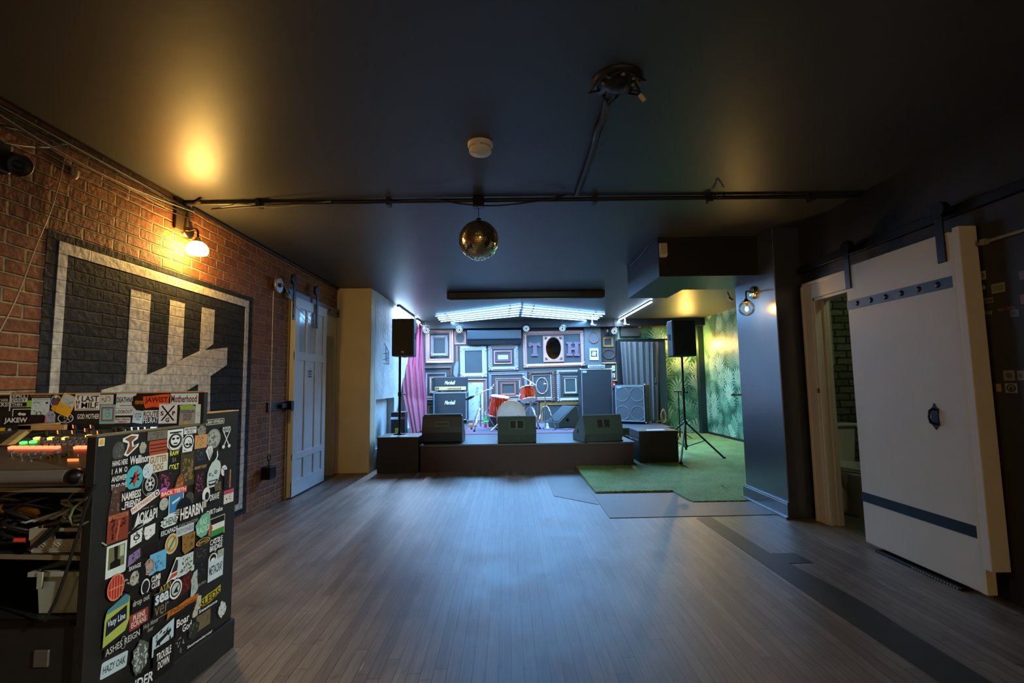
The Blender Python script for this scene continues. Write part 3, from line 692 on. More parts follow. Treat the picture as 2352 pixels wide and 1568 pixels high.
# ================================================================== frames on the end wall
FR = {
 'silver': mat('tarnished silver moulding', C(146, 136, 138), .35, .35, var=.25, scale=25),
 'white': mat('white ornate moulding', C(168, 168, 170), .4, var=.15, scale=30),
 'rose': mat('rose gold moulding', C(186, 138, 126), .35, .3, var=.25, scale=25),
 'brown': mat('dark brown moulding', C(92, 66, 54), .4, var=.3, scale=25),
 'red': mat('red-brown wood moulding', C(142, 84, 66), .4, var=.2, scale=20),
 'gold': mat('gold moulding', C(176, 140, 84), .35, .4, var=.25, scale=25),
 'bronze': mat('bronze moulding', C(98, 82, 66), .35, .4, var=.25, scale=25),
 'purple': mat('plum painted wood', C(104, 74, 84), .5, var=.15),
 'black': mat('black moulding', C(28, 26, 28), .3, var=.2),
}
def prof(w, d, style):
    if style == 'flat': return [(0, 0), (0, d), (w*.1, d), (w*.9, d*.8), (w, d*.7), (w, 0)]
    if style == 'scoop': return [(0, 0), (0, d*.8), (w*.12, d), (w*.25, d*.95), (w*.55, d*.45), (w*.8, d*.5), (w*.86, d*.65), (w, d*.5), (w, 0)]
    return [(0, 0), (0, d*.5), (w*.08, d*.7), (w*.2, d*.7), (w*.25, d*.95), (w*.5, d*1.05), (w*.7, d*.85), (w*.75, d*.6), (w*.9, d*.55), (w, d*.4), (w, 0)]
def sweep_rect(x0, x1, z0, z1, pr, y, T=None):
    mb = MB(T); vs = []; fs = []
    for o, h in pr: vs += [(x0+o, y-h, z0+o), (x1-o, y-h, z0+o), (x1-o, y-h, z1-o), (x0+o, y-h, z1-o)]
    for i in range(len(pr)-1):
        for j in range(4): fs.append((i*4+j, i*4+(j+1) % 4, (i+1)*4+(j+1) % 4, (i+1)*4+j))
    return mb.add(vs, fs)
def sweep_oval(cx, cz, rx, rz, pr, y, n=40):
    vs = []; fs = []
    for o, h in pr:
        vs += [(cx+(rx-o)*math.cos(2*PI*j/n), y-h, cz+(rz-o)*math.sin(2*PI*j/n)) for j in range(n)]
    for i in range(len(pr)-1):
        for j in range(n): fs.append((i*n+j, i*n+(j+1) % n, (i+1)*n+(j+1) % n, (i+1)*n+j))
    return MB().add(vs, fs, True)
def frame(label, p0, p1, wpx, m, style='step', d=.035, conv=zz5, orn=0, liner=None, lmat='white', y=YB, group='picture frames on the stage wall', rot=0.0, name='picture_frame'):
    a, b = ony(*conv(*p0), y), ony(*conv(*p1), y)
    x0, x1, z0, z1 = a.x, b.x, b.z, a.z
    k = wpx/4.704*y/1100.0
    c = Vector(((x0+x1)/2, y, (z0+z1)/2))
    t = thing(name, label, 'picture frame' if 'mirror' not in label else 'mirror', (c.x, y, z0), 0, group)
    T = Matrix.Translation(c) @ Matrix.Rotation(rot, 4, 'Y') @ Matrix.Translation(-c)
    sweep_rect(x0, x1, z0, z1, prof(k, d, style), y-.001, T).build('frame_moulding', FR[m], t)
    if liner:
        lw = liner/4.704*y/1100.0
        sweep_rect(x0+k*.98, x1-k*.98, z0+k*.98, z1-k*.98, [(0, 0), (0, d*.45), (lw, d*.3), (lw, 0)], y-.001, T).build('frame_liner', FR[lmat], t)
    if orn:
        mb = MB(T); r = k*.22; o = k*.42
        nx, nz = max(4, int((x1-x0)/(r*orn))), max(4, int((z1-z0)/(r*orn)))
        for i in range(nx+1):
            x = x0+o+(x1-x0-2*o)*i/nx
            for z in (z0+o, z1-o): mb.sph((x, y-d*.95, z), (r*1.0, r*.6, r*.75), 8, 5)
        for i in range(1, nz):
            z = z0+o+(z1-z0-2*o)*i/nz
            for x in (x0+o, x1-o): mb.sph((x, y-d*.95, z), (r*.75, r*.6, r*1.0), 8, 5)
        for x, sx in ((x0, 1), (x1, -1)):
            for z, sz in ((z0, 1), (z1, -1)):
                for kx, kz in ((.3, .3), (.9, .25), (.25, .9), (.6, .6)):
                    mb.sph((x+sx*k*kx, y-d*.9, z+sz*k*kz), (k*.3, k*.2, k*.3), 8, 5)
        ob = mb.build('frame_ornament', FR[m], t); ob['kind'] = 'stuff'
    return t, (x0, x1, z0, z1, k)
def oval(label, c, rx, rz, wpx, m, conv=zz5, y=YB, d=.025, group='picture frames on the stage wall', name='picture_frame'):
    p = ony(*conv(*c), y); s = 1/4.704*y/1100.0
    t = thing(name, label, 'picture frame', (p.x, y, p.z-rz*s), 0, group)
    sweep_oval(p.x, p.z, rx*s, rz*s, prof(wpx*s, d, 'step'), y-.001).build('frame_moulding', FR[m], t)
    return t
frame('large brown and silver rectangular frame at top left of the stage wall', (178, 168), (480, 533), 46, 'rose', 'scoop')
frame('small silver ornate frame hung inside the large brown frame at top left', (232, 238), (421, 462), 34, 'silver', 'step', .045, orn=2.6)
t, q = frame('small red-brown square frame with an oval opening, left of the air conditioner', (487, 190), (617, 335), 16, 'rose', 'step', .03)
x0, x1, z0, z1, k = q
mb = MB(); n = 40; c = Vector(((x0+x1)/2, 0, (z0+z1)/2)); rx, rz = (x1-x0)/2*.66, (z1-z0)/2*.74
vs = []; fs = []
for j in range(n):
    a = 2*PI*j/n; ca, sa = math.cos(a), math.sin(a)
    s = min((x1-x0)/2/max(abs(ca), 1e-6), (z1-z0)/2/max(abs(sa), 1e-6))-.005
    vs += [(c.x+s*ca, YB-.018, c.z+s*sa), (c.x+rx*ca, YB-.012, c.z+rz*sa)]
for j in range(n): fs.append((2*j, 2*((j+1) % n), 2*((j+1) % n)+1, 2*j+1))
mb.add(vs, fs); mb.build('oval_mount', FR['red'], t)
frame('white ornate frame with empty centre, left of the middle of the stage wall', (550, 352), (840, 690), 50, 'white', 'step', .05, orn=2.2, rot=R(-.5))
frame('silver rectangular frame under the air conditioner', (851, 338), (1180, 615), 46, 'silver', 'step', .05, orn=1.9, rot=R(-.5))
frame('thin rose frame hung inside the silver frame under the air conditioner', (914, 402), (1109, 546), 16, 'rose', 'step', .035)
t, q = frame('small dark plum frame around a pale landscape print under the air conditioner', (934, 420), (1092, 518), 22, 'purple', 'scoop', .04)
a, b = ony(*zz5(955, 446), YB), ony(*zz5(1069, 494), YB)
MB().box(a.x, b.x, YB-.012, YB-.008, b.z, a.z).build('picture_print', mat('pale landscape print', C(168, 176, 150), .6, var=.3, scale=25), t)
frame('big rose gold frame around the T, the oval mirror and the H', (1225, 192), (1898, 573), 42, 'rose', 'step', .055, orn=2.4, rot=R(-.9))
# mirror
t, q = frame('rose gold rectangular frame holding the oval mirror between the T and the H', (1441, 240), (1673, 524), 14, 'rose', 'step', .05, rot=R(-.5), name='wall_mirror')
x0, x1, z0, z1, k = q
c = ony(*zz5(1557, 376), YB); s_ = 1/4.704*YB/1100
rx, rz = 80*s_, 117*s_
vs = []; fs = []; n = 48
for j in range(n):
    a = 2*PI*j/n; ca, sa = math.cos(a), math.sin(a)
    s = min((x1-x0)/2/max(abs(ca), 1e-6), (z1-z0)/2/max(abs(sa), 1e-6))-.012
    mcx, mcz = (x0+x1)/2, (z0+z1)/2
    vs += [(mcx+s*ca, YB-.034, mcz+s*sa), (c.x+(rx+.02)*ca, YB-.04, c.z+(rz+.02)*sa), (c.x+rx*ca, YB-.022, c.z+rz*sa)]
for j in range(n):
    a, b = 3*j, 3*((j+1) % n)
    fs += [(a, b, b+1, a+1), (a+1, b+1, b+2, a+2)]
MB().add(vs, fs).build('oval_mount', FR['rose'], t)
MB().add([(c.x+rx*1.01*math.cos(2*PI*j/n), YB-.024, c.z+rz*1.01*math.sin(2*PI*j/n)) for j in range(n)], [tuple(range(n))]).build('mirror_glass', mat('mirror glass', (.34, .37, .37, 1), .03, 1.0, var=.02), t)
mb = MB()
for sx in (-1, 1):
    for sz in (-1, 1):
        for kx, kz in ((.0, .0), (-.03, .0), (0, -.03), (-.02, -.02)):
            mb.sph((c.x+sx*((x1-x0)/2-.06+kx), YB-.045, c.z+sz*((z1-z0)/2-.06+kz)), (.018, .012, .018), 8, 5)
mb.build('corner_ornament', FR['bronze'], t)
# letters T and H
def letter(ch, rects, flare, lab):
    pts = [ony(*zz5(*p), YB) for r in rects for p in r]
    t = None
    mb = MB()
    for (p0, p1) in rects:
        a, b = ony(*zz5(*p0), YB), ony(*zz5(*p1), YB); mb.box(a.x, b.x, YB-.045, YB-.001, b.z, a.z)
    for pl in flare: mb.prism([ony(*zz5(*p), YB-.001) for p in pl], (0, -.044, 0))
    tag(mb.build('wall_letter', FR['purple']), lab, 'letter', 'wooden wall letters')
letter('T', [], [[(1283, 345), (1290, 330), (1280, 318), (1318, 310), (1335, 322), (1378, 322), (1392, 308), (1420, 316), (1412, 328), (1424, 345), (1410, 364), (1396, 350), (1378, 346), (1378, 436), (1390, 436), (1390, 460), (1318, 460), (1318, 436), (1335, 436), (1335, 346), (1320, 350), (1302, 366)]], 'plum wooden letter T with flared arms left of the oval mirror')
letter('H', [], [[(1694, 308), (1762, 308), (1762, 330), (1748, 330), (1748, 368), (1786, 368), (1786, 330), (1774, 330), (1774, 306), (1840, 306), (1840, 328), (1824, 328), (1824, 434), (1842, 434), (1842, 458), (1776, 458), (1776, 434), (1786, 434), (1786, 394), (1748, 394), (1748, 434), (1764, 434), (1764, 458), (1696, 458), (1696, 434), (1712, 434), (1712, 330), (1694, 330)]], 'plum wooden slab letter H right of the oval mirror')
frame('big dark brown frame with gold edge at lower left, partly behind the guitar amplifier', (148, 572), (468, 940), 29, 'brown', 'step', .05)
frame('thin silver frame inside the dark brown frame behind the guitar amplifier', (180, 640), (402, 908), 16, 'silver', 'flat', .03)
frame('thin pinkish frame inside the silver one behind the guitar amplifier', (222, 682), (380, 856), 20, 'rose', 'flat', .03)
frame('black frame with gold lines low on the wall behind the guitar cabinet', (160, 948), (500, 1180), 46, 'black', 'step', .05, liner=8, lmat='gold')
t, q = frame('tall blue-silver frame with white floral print right of the guitar amplifier', (590, 703), (846, 1192), 24, 'silver', 'step', .05, liner=18, lmat='red')
x0, x1, z0, z1, k = q
m, nt, bs, N, L = newmat('white floral print')
tc = N.new('ShaderNodeTexCoord'); nz = N.new('ShaderNodeTexNoise'); nz.inputs['Scale'].default_value = 9; nz.inputs['Detail'].default_value = 8; nz.inputs['Roughness'].default_value = .7
cr = N.new('ShaderNodeValToRGB'); cr.color_ramp.elements[0].position = .36; cr.color_ramp.elements[0].color = C(110, 132, 150); cr.color_ramp.elements[1].position = .5; cr.color_ramp.elements[1].color = C(190, 193, 192)
L.new(tc.outputs['Object'], nz.inputs['Vector']); L.new(nz.outputs['Fac'], cr.inputs[0]); L.new(cr.outputs[0], bs.inputs['Base Color']); bs.inputs['Roughness'].default_value = .35
MB().box(x0+.09, x1-.09, YB-.014, YB-.009, z0+.09, z1-.09).build('floral_print', m, t)
frame('wide silver-pink frame in the middle of the lower row above the drums', (858, 633), (1278, 940), 30, 'silver', 'scoop', .04, rot=R(-.4))
frame('red-brown frame with white liner inside the wide silver-pink frame', (925, 698), (1216, 905), 20, 'red', 'step', .035, liner=7)
frame('small plain reddish wooden frame in the centre of the nested frames', (984, 744), (1154, 880), 21, 'red', 'flat', .03, rot=R(-.3))
frame('ornate brown frame with white liner around the thin oval frame', (1290, 622), (1580, 950), 42, 'brown', 'step', .055, orn=2.4, liner=7, rot=R(-.8))
oval('thin pink oval frame behind the hi-hat stand', (1434, 780), 68, 91, 12, 'rose')
frame('silver ornate frame half hidden by the tall bass cabinet', (1588, 610), (1900, 947), 40, 'silver', 'step', .05, orn=2.6, rot=R(-.4))
frame('bronze frame with white liner beside the tall bass cabinet', (1655, 677), (1826, 872), 18, 'bronze', 'step', .04, liner=11, rot=R(-.5))
frame('plain gold-brown frame standing low behind the fallen monitor', (1414, 962), (1862, 1192), 26, 'gold', 'scoop', .04)
frame('dark red carved frame low on the wall behind the bass drum', (1236, 955), (1400, 1170), 22, 'brown', 'step', .04, orn=3.0)
oval('red and silver oval frame at the top of the grey pilaster', (1990, 256), 58, 68, 13, 'red', y=PB)
t, q = frame('small white framed poster with black tally mark on the grey pilaster', (1945, 372), (2046, 502), 6, 'white', 'flat', .02, y=PB, name='tally_poster')
x0, x1, z0, z1, k = q
MB().box(x0+k, x1-k, PB-.010, PB-.004, z0+k, z1-k).build('poster_paper', M_PAPERWHITE, t)
a, b = ony(*zz5(1962, 400), PB), ony(*zz5(2030, 466), PB)
MB().box(a.x, b.x, PB-.012, PB-.0101, b.z, a.z).build('black_square', mat('printed black', (.012, .014, .018, 1), .6), t)
mb = MB()
for i in range(4):
    x = a.x+(b.x-a.x)*(.27+.155*i); mb.box(x-.007, x+.007, PB-.013, PB-.0121, b.z+(a.z-b.z)*.14, b.z+(a.z-b.z)*.86)
mb.prism([Vector((a.x+(b.x-a.x)*u, PB-.0121, b.z+(a.z-b.z)*v)) for u, v in ((.10, .30), (.10, .42), (.90, .70), (.90, .58))], (0, -.0012, 0))
mb.build('tally_print', M_PAPERWHITE, t)
frame('pale frame on the pilaster showing only its top above the bass amplifier', (1938, 543), (2060, 660), 10, 'silver', 'flat', .03, y=PB)
t, q = frame('little grey frame with a white cutout at the upper right of the stage wall', (2108, 140), (2175, 232), 9, 'bronze', 'flat', .03)
x0, x1, z0, z1, k = q
MB().sph(((x0+x1)/2, YB-.006, (z0+z1)/2), ((x1-x0)*.2, .004, (z1-z0)*.2), 12, 8).build('white_cutout', M_PAPERWHITE, t)
frame('small pale gold frame over the wide oval at the right end of the wall', (2087, 253), (2205, 357), 20, 'gold', 'scoop', .035)
oval('wide dark oval frame beside the grey curtain', (2155, 438), 70, 56, 14, 'brown')
frame('gold frame around the white wall switches beside the curtain', (2060, 528), (2256, 734), 20, 'gold', 'step', .04)
for (py, h, lab) in ((590, 58, 'white wall switch plate, upper one inside the gold frame'), (668, 46, 'white wall switch plate, lower one inside the gold frame')):
    p = ony(*zz5(2205, py), YB); s = 1/4.704*YB/1100
    t = thing('switch_plate', lab, 'switch', (p.x, YB, p.z), 0, 'switch plates')
    MB().boxc((p.x, YB-.012, p.z), (30*s, .022, h*s)).build('plate', M_PAPERWHITE, t, bev=.003)
    MB().boxc((p.x, YB-.026, p.z), (9*s, .008, 16*s)).build('switch_rocker', mat('grey plastic', C(150, 150, 150), .4), t)
p = ony(*zz5(2211, 772), YB-.05)
t = thing('alarm_box', 'small red alarm box on the wall beside the tall bass cabinet', 'alarm', p)
MB().boxc(p+Vector((0, .02, 0)), (.055, .06, .13)).build('box', mat('red paint', C(196, 32, 36), .4), t, bev=.004)
MB().boxc(p+Vector((0, -.015, .01)), (.03, .012, .05)).build('pull_handle', mat('pale lettered plate', C(220, 150, 140), .4), t, bev=.002)
# paddle on the wall
pd = thing('paddle', 'old paddle with a reddish shaft and grey blade hung on the stage wall', 'paddle', ony(*zz5(508, 515), YB))
a, b = ony(*zz5(506, 350), YB), ony(*zz5(526, 516), YB); MB().box(a.x, b.x, YB-.03, YB-.001, b.z, a.z).build('paddle_shaft', FR['red'], pd, bev=.006)
MB().prism([ony(*zz5(*p), YB-.001) for p in ((508, 514), (530, 514), (534, 560), (530, 640), (520, 684), (490, 684), (478, 650), (486, 580))], (0, -.02, 0)).build('paddle_blade', mat('grey painted wood', C(112, 116, 124), .5), pd, bev=.004)
# air conditioner
a, b = ony(*zz5(622, 168), YB-.22), ony(*zz5(1213, 325), YB-.22)
ac = thing('air_conditioner', 'long black wall-mounted air conditioner above the picture frames', 'air conditioner', ((a.x+b.x)/2, YB, b.z))
hh = a.z-b.z
MB().prism([(a.x, YB, b.z+.02), (a.x, YB-.14, b.z), (a.x, YB-.2, b.z+hh*.28), (a.x, YB-.225, b.z+hh*.34), (a.x, YB-.22, a.z-.03), (a.x, YB-.18, a.z), (a.x, YB, a.z)], (b.x-a.x, 0, 0)).build('unit_body', mat('glossy black casing', (.012, .02, .028, 1), .28, var=.1), ac, bev=.008)
MB().prism([(a.x+.06, YB-.145, b.z-.003), (a.x+.06, YB-.203, b.z+hh*.25), (a.x+.06, YB-.209, b.z+hh*.25), (a.x+.06, YB-.151, b.z-.006)], (b.x-a.x-.12, 0, 0)).build('air_flap', M_BLK, ac)

# ================================================================== curtains
def drape(name, rows, folds, amp, m, parent=None, nu=90, nv=24, nrm=Vector((0, -1, 0)), ph=0.0):
    """rows: list of (t, left, right) from top to bottom"""
    vs = []; fs = []
    for j in range(nv+1):
        t = j/nv
        for r0, r1 in zip(rows, rows[1:]):
            if r0[0] <= t <= r1[0]+1e-9: break
        s = (t-r0[0])/(r1[0]-r0[0]); s = s*s*(3-2*s)
        A, B = Vector(r0[1]).lerp(Vector(r1[1]), s), Vector(r0[2]).lerp(Vector(r1[2]), s)
        for i in range(nu+1):
            u = i/nu
            d = math.sin(2*PI*folds*(u+.05*math.sin(5*u))+ph+.5*math.sin(3*t)) + .35*math.sin(2*PI*folds*2.3*u+1+t)
            vs.append(A.lerp(B, u)+nrm*(amp*d*(.6+.4*t)))
    for j in range(nv):
        for i in range(nu): a = j*(nu+1)+i; fs.append((a, a+1, a+nu+2, a+nu+1))
    o = MB().add(vs, fs, True).build(name, m, parent)
    md = o.modifiers.new('solid', 'SOLIDIFY'); md.thickness = .004
    return o
pk = drape('pink_curtain', [(0, ony(948, 738, 10.2), ony(970, 746, 10.5)), (.38, ony(921, 830, 9.5), ony(976, 846, 9.9)), (.7, ony(926, 910, 9.0), ony(982, 920, 9.5)), (1, onz(944, 1000, ZS+.02), onz(982, 988, ZS+.02))], 5.0, .05, clothmat('pink velvet', C(108, 24, 60), sheen=.05), nrm=Vector((.35, -.94, 0)))
tag(pk, 'dusty pink velvet curtain gathered at the left side of the stage', 'curtain')
a, b = ony(1418, 781, 10.95), ony(1527, 781, 10.95)
bd_ = thing('doorway_drape', 'black doorway surround behind the grey curtain at the right of the stage', 'doorway drape', ((a.x+b.x)/2, 10.95, ZS))
zt2 = a.z
MB().box(a.x, b.x, 11.0, 11.12, ZS, zt2).build('drape_backing', M_RUBBER, bd_)
MB().box(a.x, b.x+.1, 10.86, 10.9, zt2-.02, zt2+.012).build('curtain_rail', M_BLKMETAL, bd_)
MB().box(b.x-.16, b.x, 10.93, 10.98, ZS, zt2-.02).build('side_panel', M_BLKFELT, bd_)
def gb(px, y): q = ony(px, 970, y); return Vector((q.x, q.y, ZS+.006))
gc = drape('grey_curtain', [(0, ony(1425, 785, 10.75), ony(1498, 785, 10.75)), (1, gb(1437, 10.75), gb(1502, 10.75))], 6.5, .035, clothmat('grey heavy cloth', C(84, 90, 92)))
for k in range(8):
    p = ony(1427+10.2*k, 784, 10.75); MB().tube([p+Vector((0, -.012*math.cos(t*PI/5), .02*math.sin(t*PI/5)+.008)) for t in range(10)], .003, 5, closed=True).build('curtain_ring', M_BLKMETAL, gc)
tag(gc, 'heavy grey curtain on a black rail across the doorway at the right of the stage', 'curtain')
g2 = drape('grey_curtain', [(0, ony(1500, 785, 10.8), ony(1512, 785, 10.8)), (1, gb(1504, 10.8), gb(1514, 10.8))], 2.0, .03, clothmat('dark taupe cloth', C(88, 84, 76)))
tag(g2, 'narrow taupe curtain gathered at the right edge of the doorway', 'curtain')

# ================================================================== STAGE GEAR
def zz6(x, y): return (1180 + x/5.2263, 720 + y/5.2263)
ZF = ZS+.001
# ---- floor rug
rg = thing('rug', 'worn faded purple rug with pink border under the drums', 'rug', (.2, 9.4, ZS))
RY0, RY1 = onz(1195, 996, ZS).y, 10.35
rx0, rx1 = onz(1063, 997, ZS).x, onz(1330, 993, ZS).x
MB().box(rx0, rx1, RY0, RY1, ZS, ZS+.006).build('rug_border', mat('rug pink border', C(116, 56, 70), .9, var=.2, scale=30), rg)
MB().box(rx0+.07, rx1-.07, RY0+.07, RY1-.07, ZS+.006, ZS+.0075).build('rug_field', mat('rug purple grey', C(88, 76, 92), .95, var=.4, scale=22), rg)
ZR = ZS+.008
# ---- black platform boxes at both ends of the stage
def pbox(label, x0, x1, y0, y1, z1, zb0):
    t = thing('platform_box', label, 'box', ((x0+x1)/2, (y0+y1)/2, 0), 0, 'black boxes at the stage corners')
    MB().box(x0, x1, y0, y1, zb0, z1-.02).build('box_body', mat('black painted box', (.016, .014, .012, 1), .55, var=.3), t, bev=.004)
    MB().box(x0-.006, x1+.006, y0-.006, y1, z1-.02, z1).build('box_top', mat('grey-black box top', (.05, .055, .06, 1), .4, var=.25), t, bev=.003)
    return t
zl = ony(866, 1004, YS).z
pbox('black box left of the stage carrying the left loudspeaker pole', ony(866, 1040, YS).x, XN-.015, YS, YN-.02, zl, .002)
yr = onz(1520, 1067, .03).y
x0r, x1r = ony(1468.5, 1020, yr).x, ony(1558, 1020, yr).x
zr_ = ony(1512, 989, yr).z
pbox('black box right of the stage with a sheet of paper on top', x0r, x1r, yr, onz(1447, 981.5, zr_).y, zr_, turf_z(7.5)+.005)
def flatsheet(label, pxs, z): tag(MB().prism([onz(px, py, z) for px, py in pxs], (0, 0, .002)).build('paper_sheet', mat('bluish paper', C(190, 205, 215), .5, var=.1)), label, 'paper', 'sheets of paper on the boxes')
flatsheet('sheet of paper lying on the black box at the right of the stage', [(1485, 989), (1530, 988), (1523, 985), (1484, 986)], zr_+.001)
flatsheet('sheet of paper under the pole on the black box at the left', [(895, 1002.5), (934, 1001), (936, 999.5), (900, 1000)], zl+.001)

# ---- wedge monitors
def wedge(label, c, w, rz, kind, h=.37, group='stage monitors', tilt=None):
    t = thing('stage_monitor', label, 'stage monitor', c, rz, group)
    T = t.matrix_basis @ (tilt if tilt else Matrix())
    pf = [(.07, 0), (0, .125), (.075, h), (.13, h+.004), (.50, .11), (.50, 0)]
    if kind == 'round': pf = [(.09, 0), (.03, .02), (.0, .16), (.0, .24), (.06, h-.01), (.10, h+.004), (.16, h), (.48, .1), (.48, 0)]
    MB(T).prism([(-w/2, y, z) for y, z in pf], (w, 0, 0)).build('cabinet', M_BLKFELT if kind != 'round' else M_BLK, t, bev=.012 if kind != 'round' else .02, seg=3)
    # speaker grille on the sloping face towards the stage
    a, b = (Vector((0, .14, h-.004)), Vector((0, .485, .125)))
    if kind == 'round': a, b = Vector((0, .17, h-.012)), Vector((0, .468, .118))
    nn = (b-a).cross(Vector((1, 0, 0))).normalized(); nn = nn if nn.z > 0 else -nn
    g = [a+Vector((-w/2+.03, 0, 0)), a+Vector((w/2-.03, 0, 0)), b+Vector((w/2-.03, 0, 0)), b+Vector((-w/2+.03, 0, 0))]
    MB(T).prism(g, nn*.008).build('speaker_grille', M_GRILLE, t)
    sl = (Vector((0, .075, h))-Vector((0, 0, .125))).normalized(); fn = Vector((0, -sl.z, sl.y))
    if kind == 'round':
        MB(T).box(-w/2+.01, w/2-.01, .085, .15, h, h+.014).build('top_lip', mat('grey plastic edge', (.07, .085, .09, 1), .35), t, bev=.006)
        c0 = Vector((0, .028, .275)); sl = (Vector((0, .06, h-.01))-Vector((0, 0, .24))).normalized(); fn = Vector((0, -sl.z, sl.y))
        q = MB(T)
        for u0, u1, v0, v1 in ((-.10, .10, .028, .04), (-.10, .10, -.032, -.022), (-.10, -.09, -.022, .028), (.09, .10, -.022, .028)):
            q.prism([c0+Vector((u, 0, 0))+sl*v for u, v in ((u0, v0), (u1, v0), (u1, v1), (u0, v1))], fn*.016)
        q.build('handle_rim', mat('grey plastic edge', (.07, .085, .09, 1), .35), t)
        MB(T).prism([c0+Vector((u, 0, 0))+sl*v for u, v in ((-.09, -.022), (.09, -.022), (.09, .028), (-.09, .028))], fn*.003).build('handle_recess', M_RUBBER, t)
    else:
        c0 = Vector((0, 0, .125))+sl*.145
        q = MB(T); hw, hv = .095, .055
        for u0, u1, v0, v1 in ((-hw-.012, hw+.012, hv, hv+.012), (-hw-.012, hw+.012, -hv-.012, -hv), (-hw-.012, -hw, -hv, hv), (hw, hw+.012, -hv, hv), (-.016, .010, -hv, hv)):
            q.prism([c0+Vector((u, 0, 0))+sl*v for u, v in ((u0, v0), (u1, v0), (u1, v1), (u0, v1))], fn*.006)
        q.build('handle_rim', mat('grey-green handle rim', (.05, .065, .062, 1), .5), t)
        MB(T).prism([c0+Vector((u, 0, 0))+sl*v for u, v in ((-hw, -hv), (hw, -hv), (hw, hv), (-hw, hv))], fn*.002).build('handle_recess', M_RUBBER, t)
        MB(T).cyl((.02, .032, .066), (.02, .026, .064), .012, n=10).build('input_socket', M_BRASS, t)
        MB(T).lathe([(.035, 0), (.03, .004), (.0, .004)], Vector((-w/2-.001, .3, .15)), (-1, 0, 0), 20).build('side_badge', M_BLKMETAL, t)
        if h > .3:
            for sx in (-1, 1): MB(T).sph((sx*(w/2-.02), .02, .012), (.02, .02, .012), 8, 6).build('corner_foot', M_RUBBER, t)
    return t
def onstage(px, py): return onz(px, py, ZF)
a, b = onstage(966, 1019), onstage(1059, 1017); wedge('rounded plastic stage monitor at the left front of the stage', ((a.x+b.x)/2+.02, a.y-.03, ZF), b.x-a.x, R(-1), 'round', h=.41)
a, b = onstage(1144, 1018), onstage(1232, 1018); wedge('carpeted wedge monitor at the middle of the stage front, facing the drums', ((a.x+b.x)/2, a.y-.03, ZF), b.x-a.x+.01, 0, 'box', h=.38)
a, b = onstage(1362, 1016), onstage(1426, 1013.5); wedge('carpeted wedge monitor turned inward at the right front of the stage', ((a.x+b.x)/2-.03, a.y+.02, ZF), .60, R(14), 'box', h=.385)
p = onstage(1303, 981); wedge('black wedge monitor lying at the back of the stage in front of the gold-brown frame', (p.x+.15, p.y+.12, ZR+.001), .42, R(118), 'box', h=.40)

# ---- amplifiers
def ampbox(t, T, w, d, z0, z1, m, gm, inset=.035, piping=True, gname='speaker_grille'):
    MB(T).box(-w/2, w/2, 0, d, z0, z1).build('cabinet', m, t, bev=.014, seg=3)
    MB(T).box(-w/2+inset, w/2-inset, -.006, .002, z0+inset, z1-inset).build(gname, gm, t)
    if piping:
        q = MB(T); r = .007; i = inset
        for p0, p1 in (((-w/2+i, z0+i), (w/2-i, z0+i)), ((w/2-i, z0+i), (w/2-i, z1-i)), ((w/2-i, z1-i), (-w/2+i, z1-i)), ((-w/2+i, z1-i), (-w/2+i, z0+i))):
            q.cyl((p0[0], -.006, p0[1]), (p1[0], -.006, p1[1]), r, n=8)
        q.build('grille_piping', mat('pale piping', C(150, 165, 172), .4), t)
UX, UZ = Vector((1, 0, 0)), Vector((0, 0, 1))
p0, p1 = onz(994, 973, ZS+.04), onz(1073.5, 973, ZS+.04)
yc = 10.62
xa, xb = ony(993.5, 930, yc).x, ony(1074, 930, yc).x
ztop = ony(1030, 899, yc).z
cb = thing('guitar_cabinet', 'black guitar speaker cabinet with white script badge under the amplifier head', 'guitar cabinet', ((xa+xb)/2, yc, ZS))
T = cb.matrix_basis; w = xb-xa; hC = ztop-ZS
ampbox(cb, T, w, .36, .06, hC, M_TOLEX, M_GRILLE, .03)
M_WHITEINK = mat('white badge', C(232, 236, 238), .35, var=.03)
lettering('badge_lettering', 'Marshall', M_WHITEINK, cb, T @ Vector((-.0, -.010, hC*.66)), UX, UZ, .235, .085, bold=.02, shear=.35, depth=.004)
for sx in (-1, 1):
    for yy in (.05, .31): MB(T).cyl((sx*(w/2-.07)-.012, yy, .03), (sx*(w/2-.07)+.012, yy, .03), .029, n=14).build('caster', M_RUBBER, cb)
    for z in (.06, hC): MB(T).sph((sx*(w/2-.006), .008, z-.022 if z > .1 else z+.006), .018, 8, 6).build('corner_guard', mat('dull metal corner', (.25, .28, .3, 1), .35, .8), cb)
yh = yc+.03
za, zb_ = ony(1030, 895.5, yh).z, ony(1030, 865.5, yh).z
xa, xb = ony(995.5, 880, yh).x, ony(1073.5, 880, yh).x
ah = thing('amplifier_head', 'black guitar amplifier head with gold control panel and white script badge', 'amplifier head', ((xa+xb)/2, yh, ztop))
T = ah.matrix_basis; w = xb-xa; hA = zb_-ztop
MB(T).box(-w/2, w/2, 0, .24, .012, hA).build('head_case', M_TOLEX, ah, bev=.014, seg=3)
MB(T).box(-w/2+.03, w/2-.03, -.005, .002, .115, hA-.03).build('front_panel', M_GRILLE, ah)
MB(T).box(-w/2+.03, w/2-.03, -.006, .002, .03, .11).build('control_panel', mat('gold panel', C(206, 176, 128), .35, .3, var=.08), ah)
lettering('badge_lettering', 'Marshall', M_WHITEINK, ah, T @ Vector((-.01, -.008, .195)), UX, UZ, .235, .08, bold=.02, shear=.35, depth=.004)
for k in range(9): MB(T).cyl((-.05+.033*k, -.006, .066), (-.05+.033*k, -.022, .066), .010, n=10).build('control_knob', M_BLK, ah)
for k in (0, 1): MB(T).box(-w/2+.05+.045*k, -w/2+.075+.045*k, -.014, -.006, .052, .09).build('rocker_switch', M_BLK, ah)
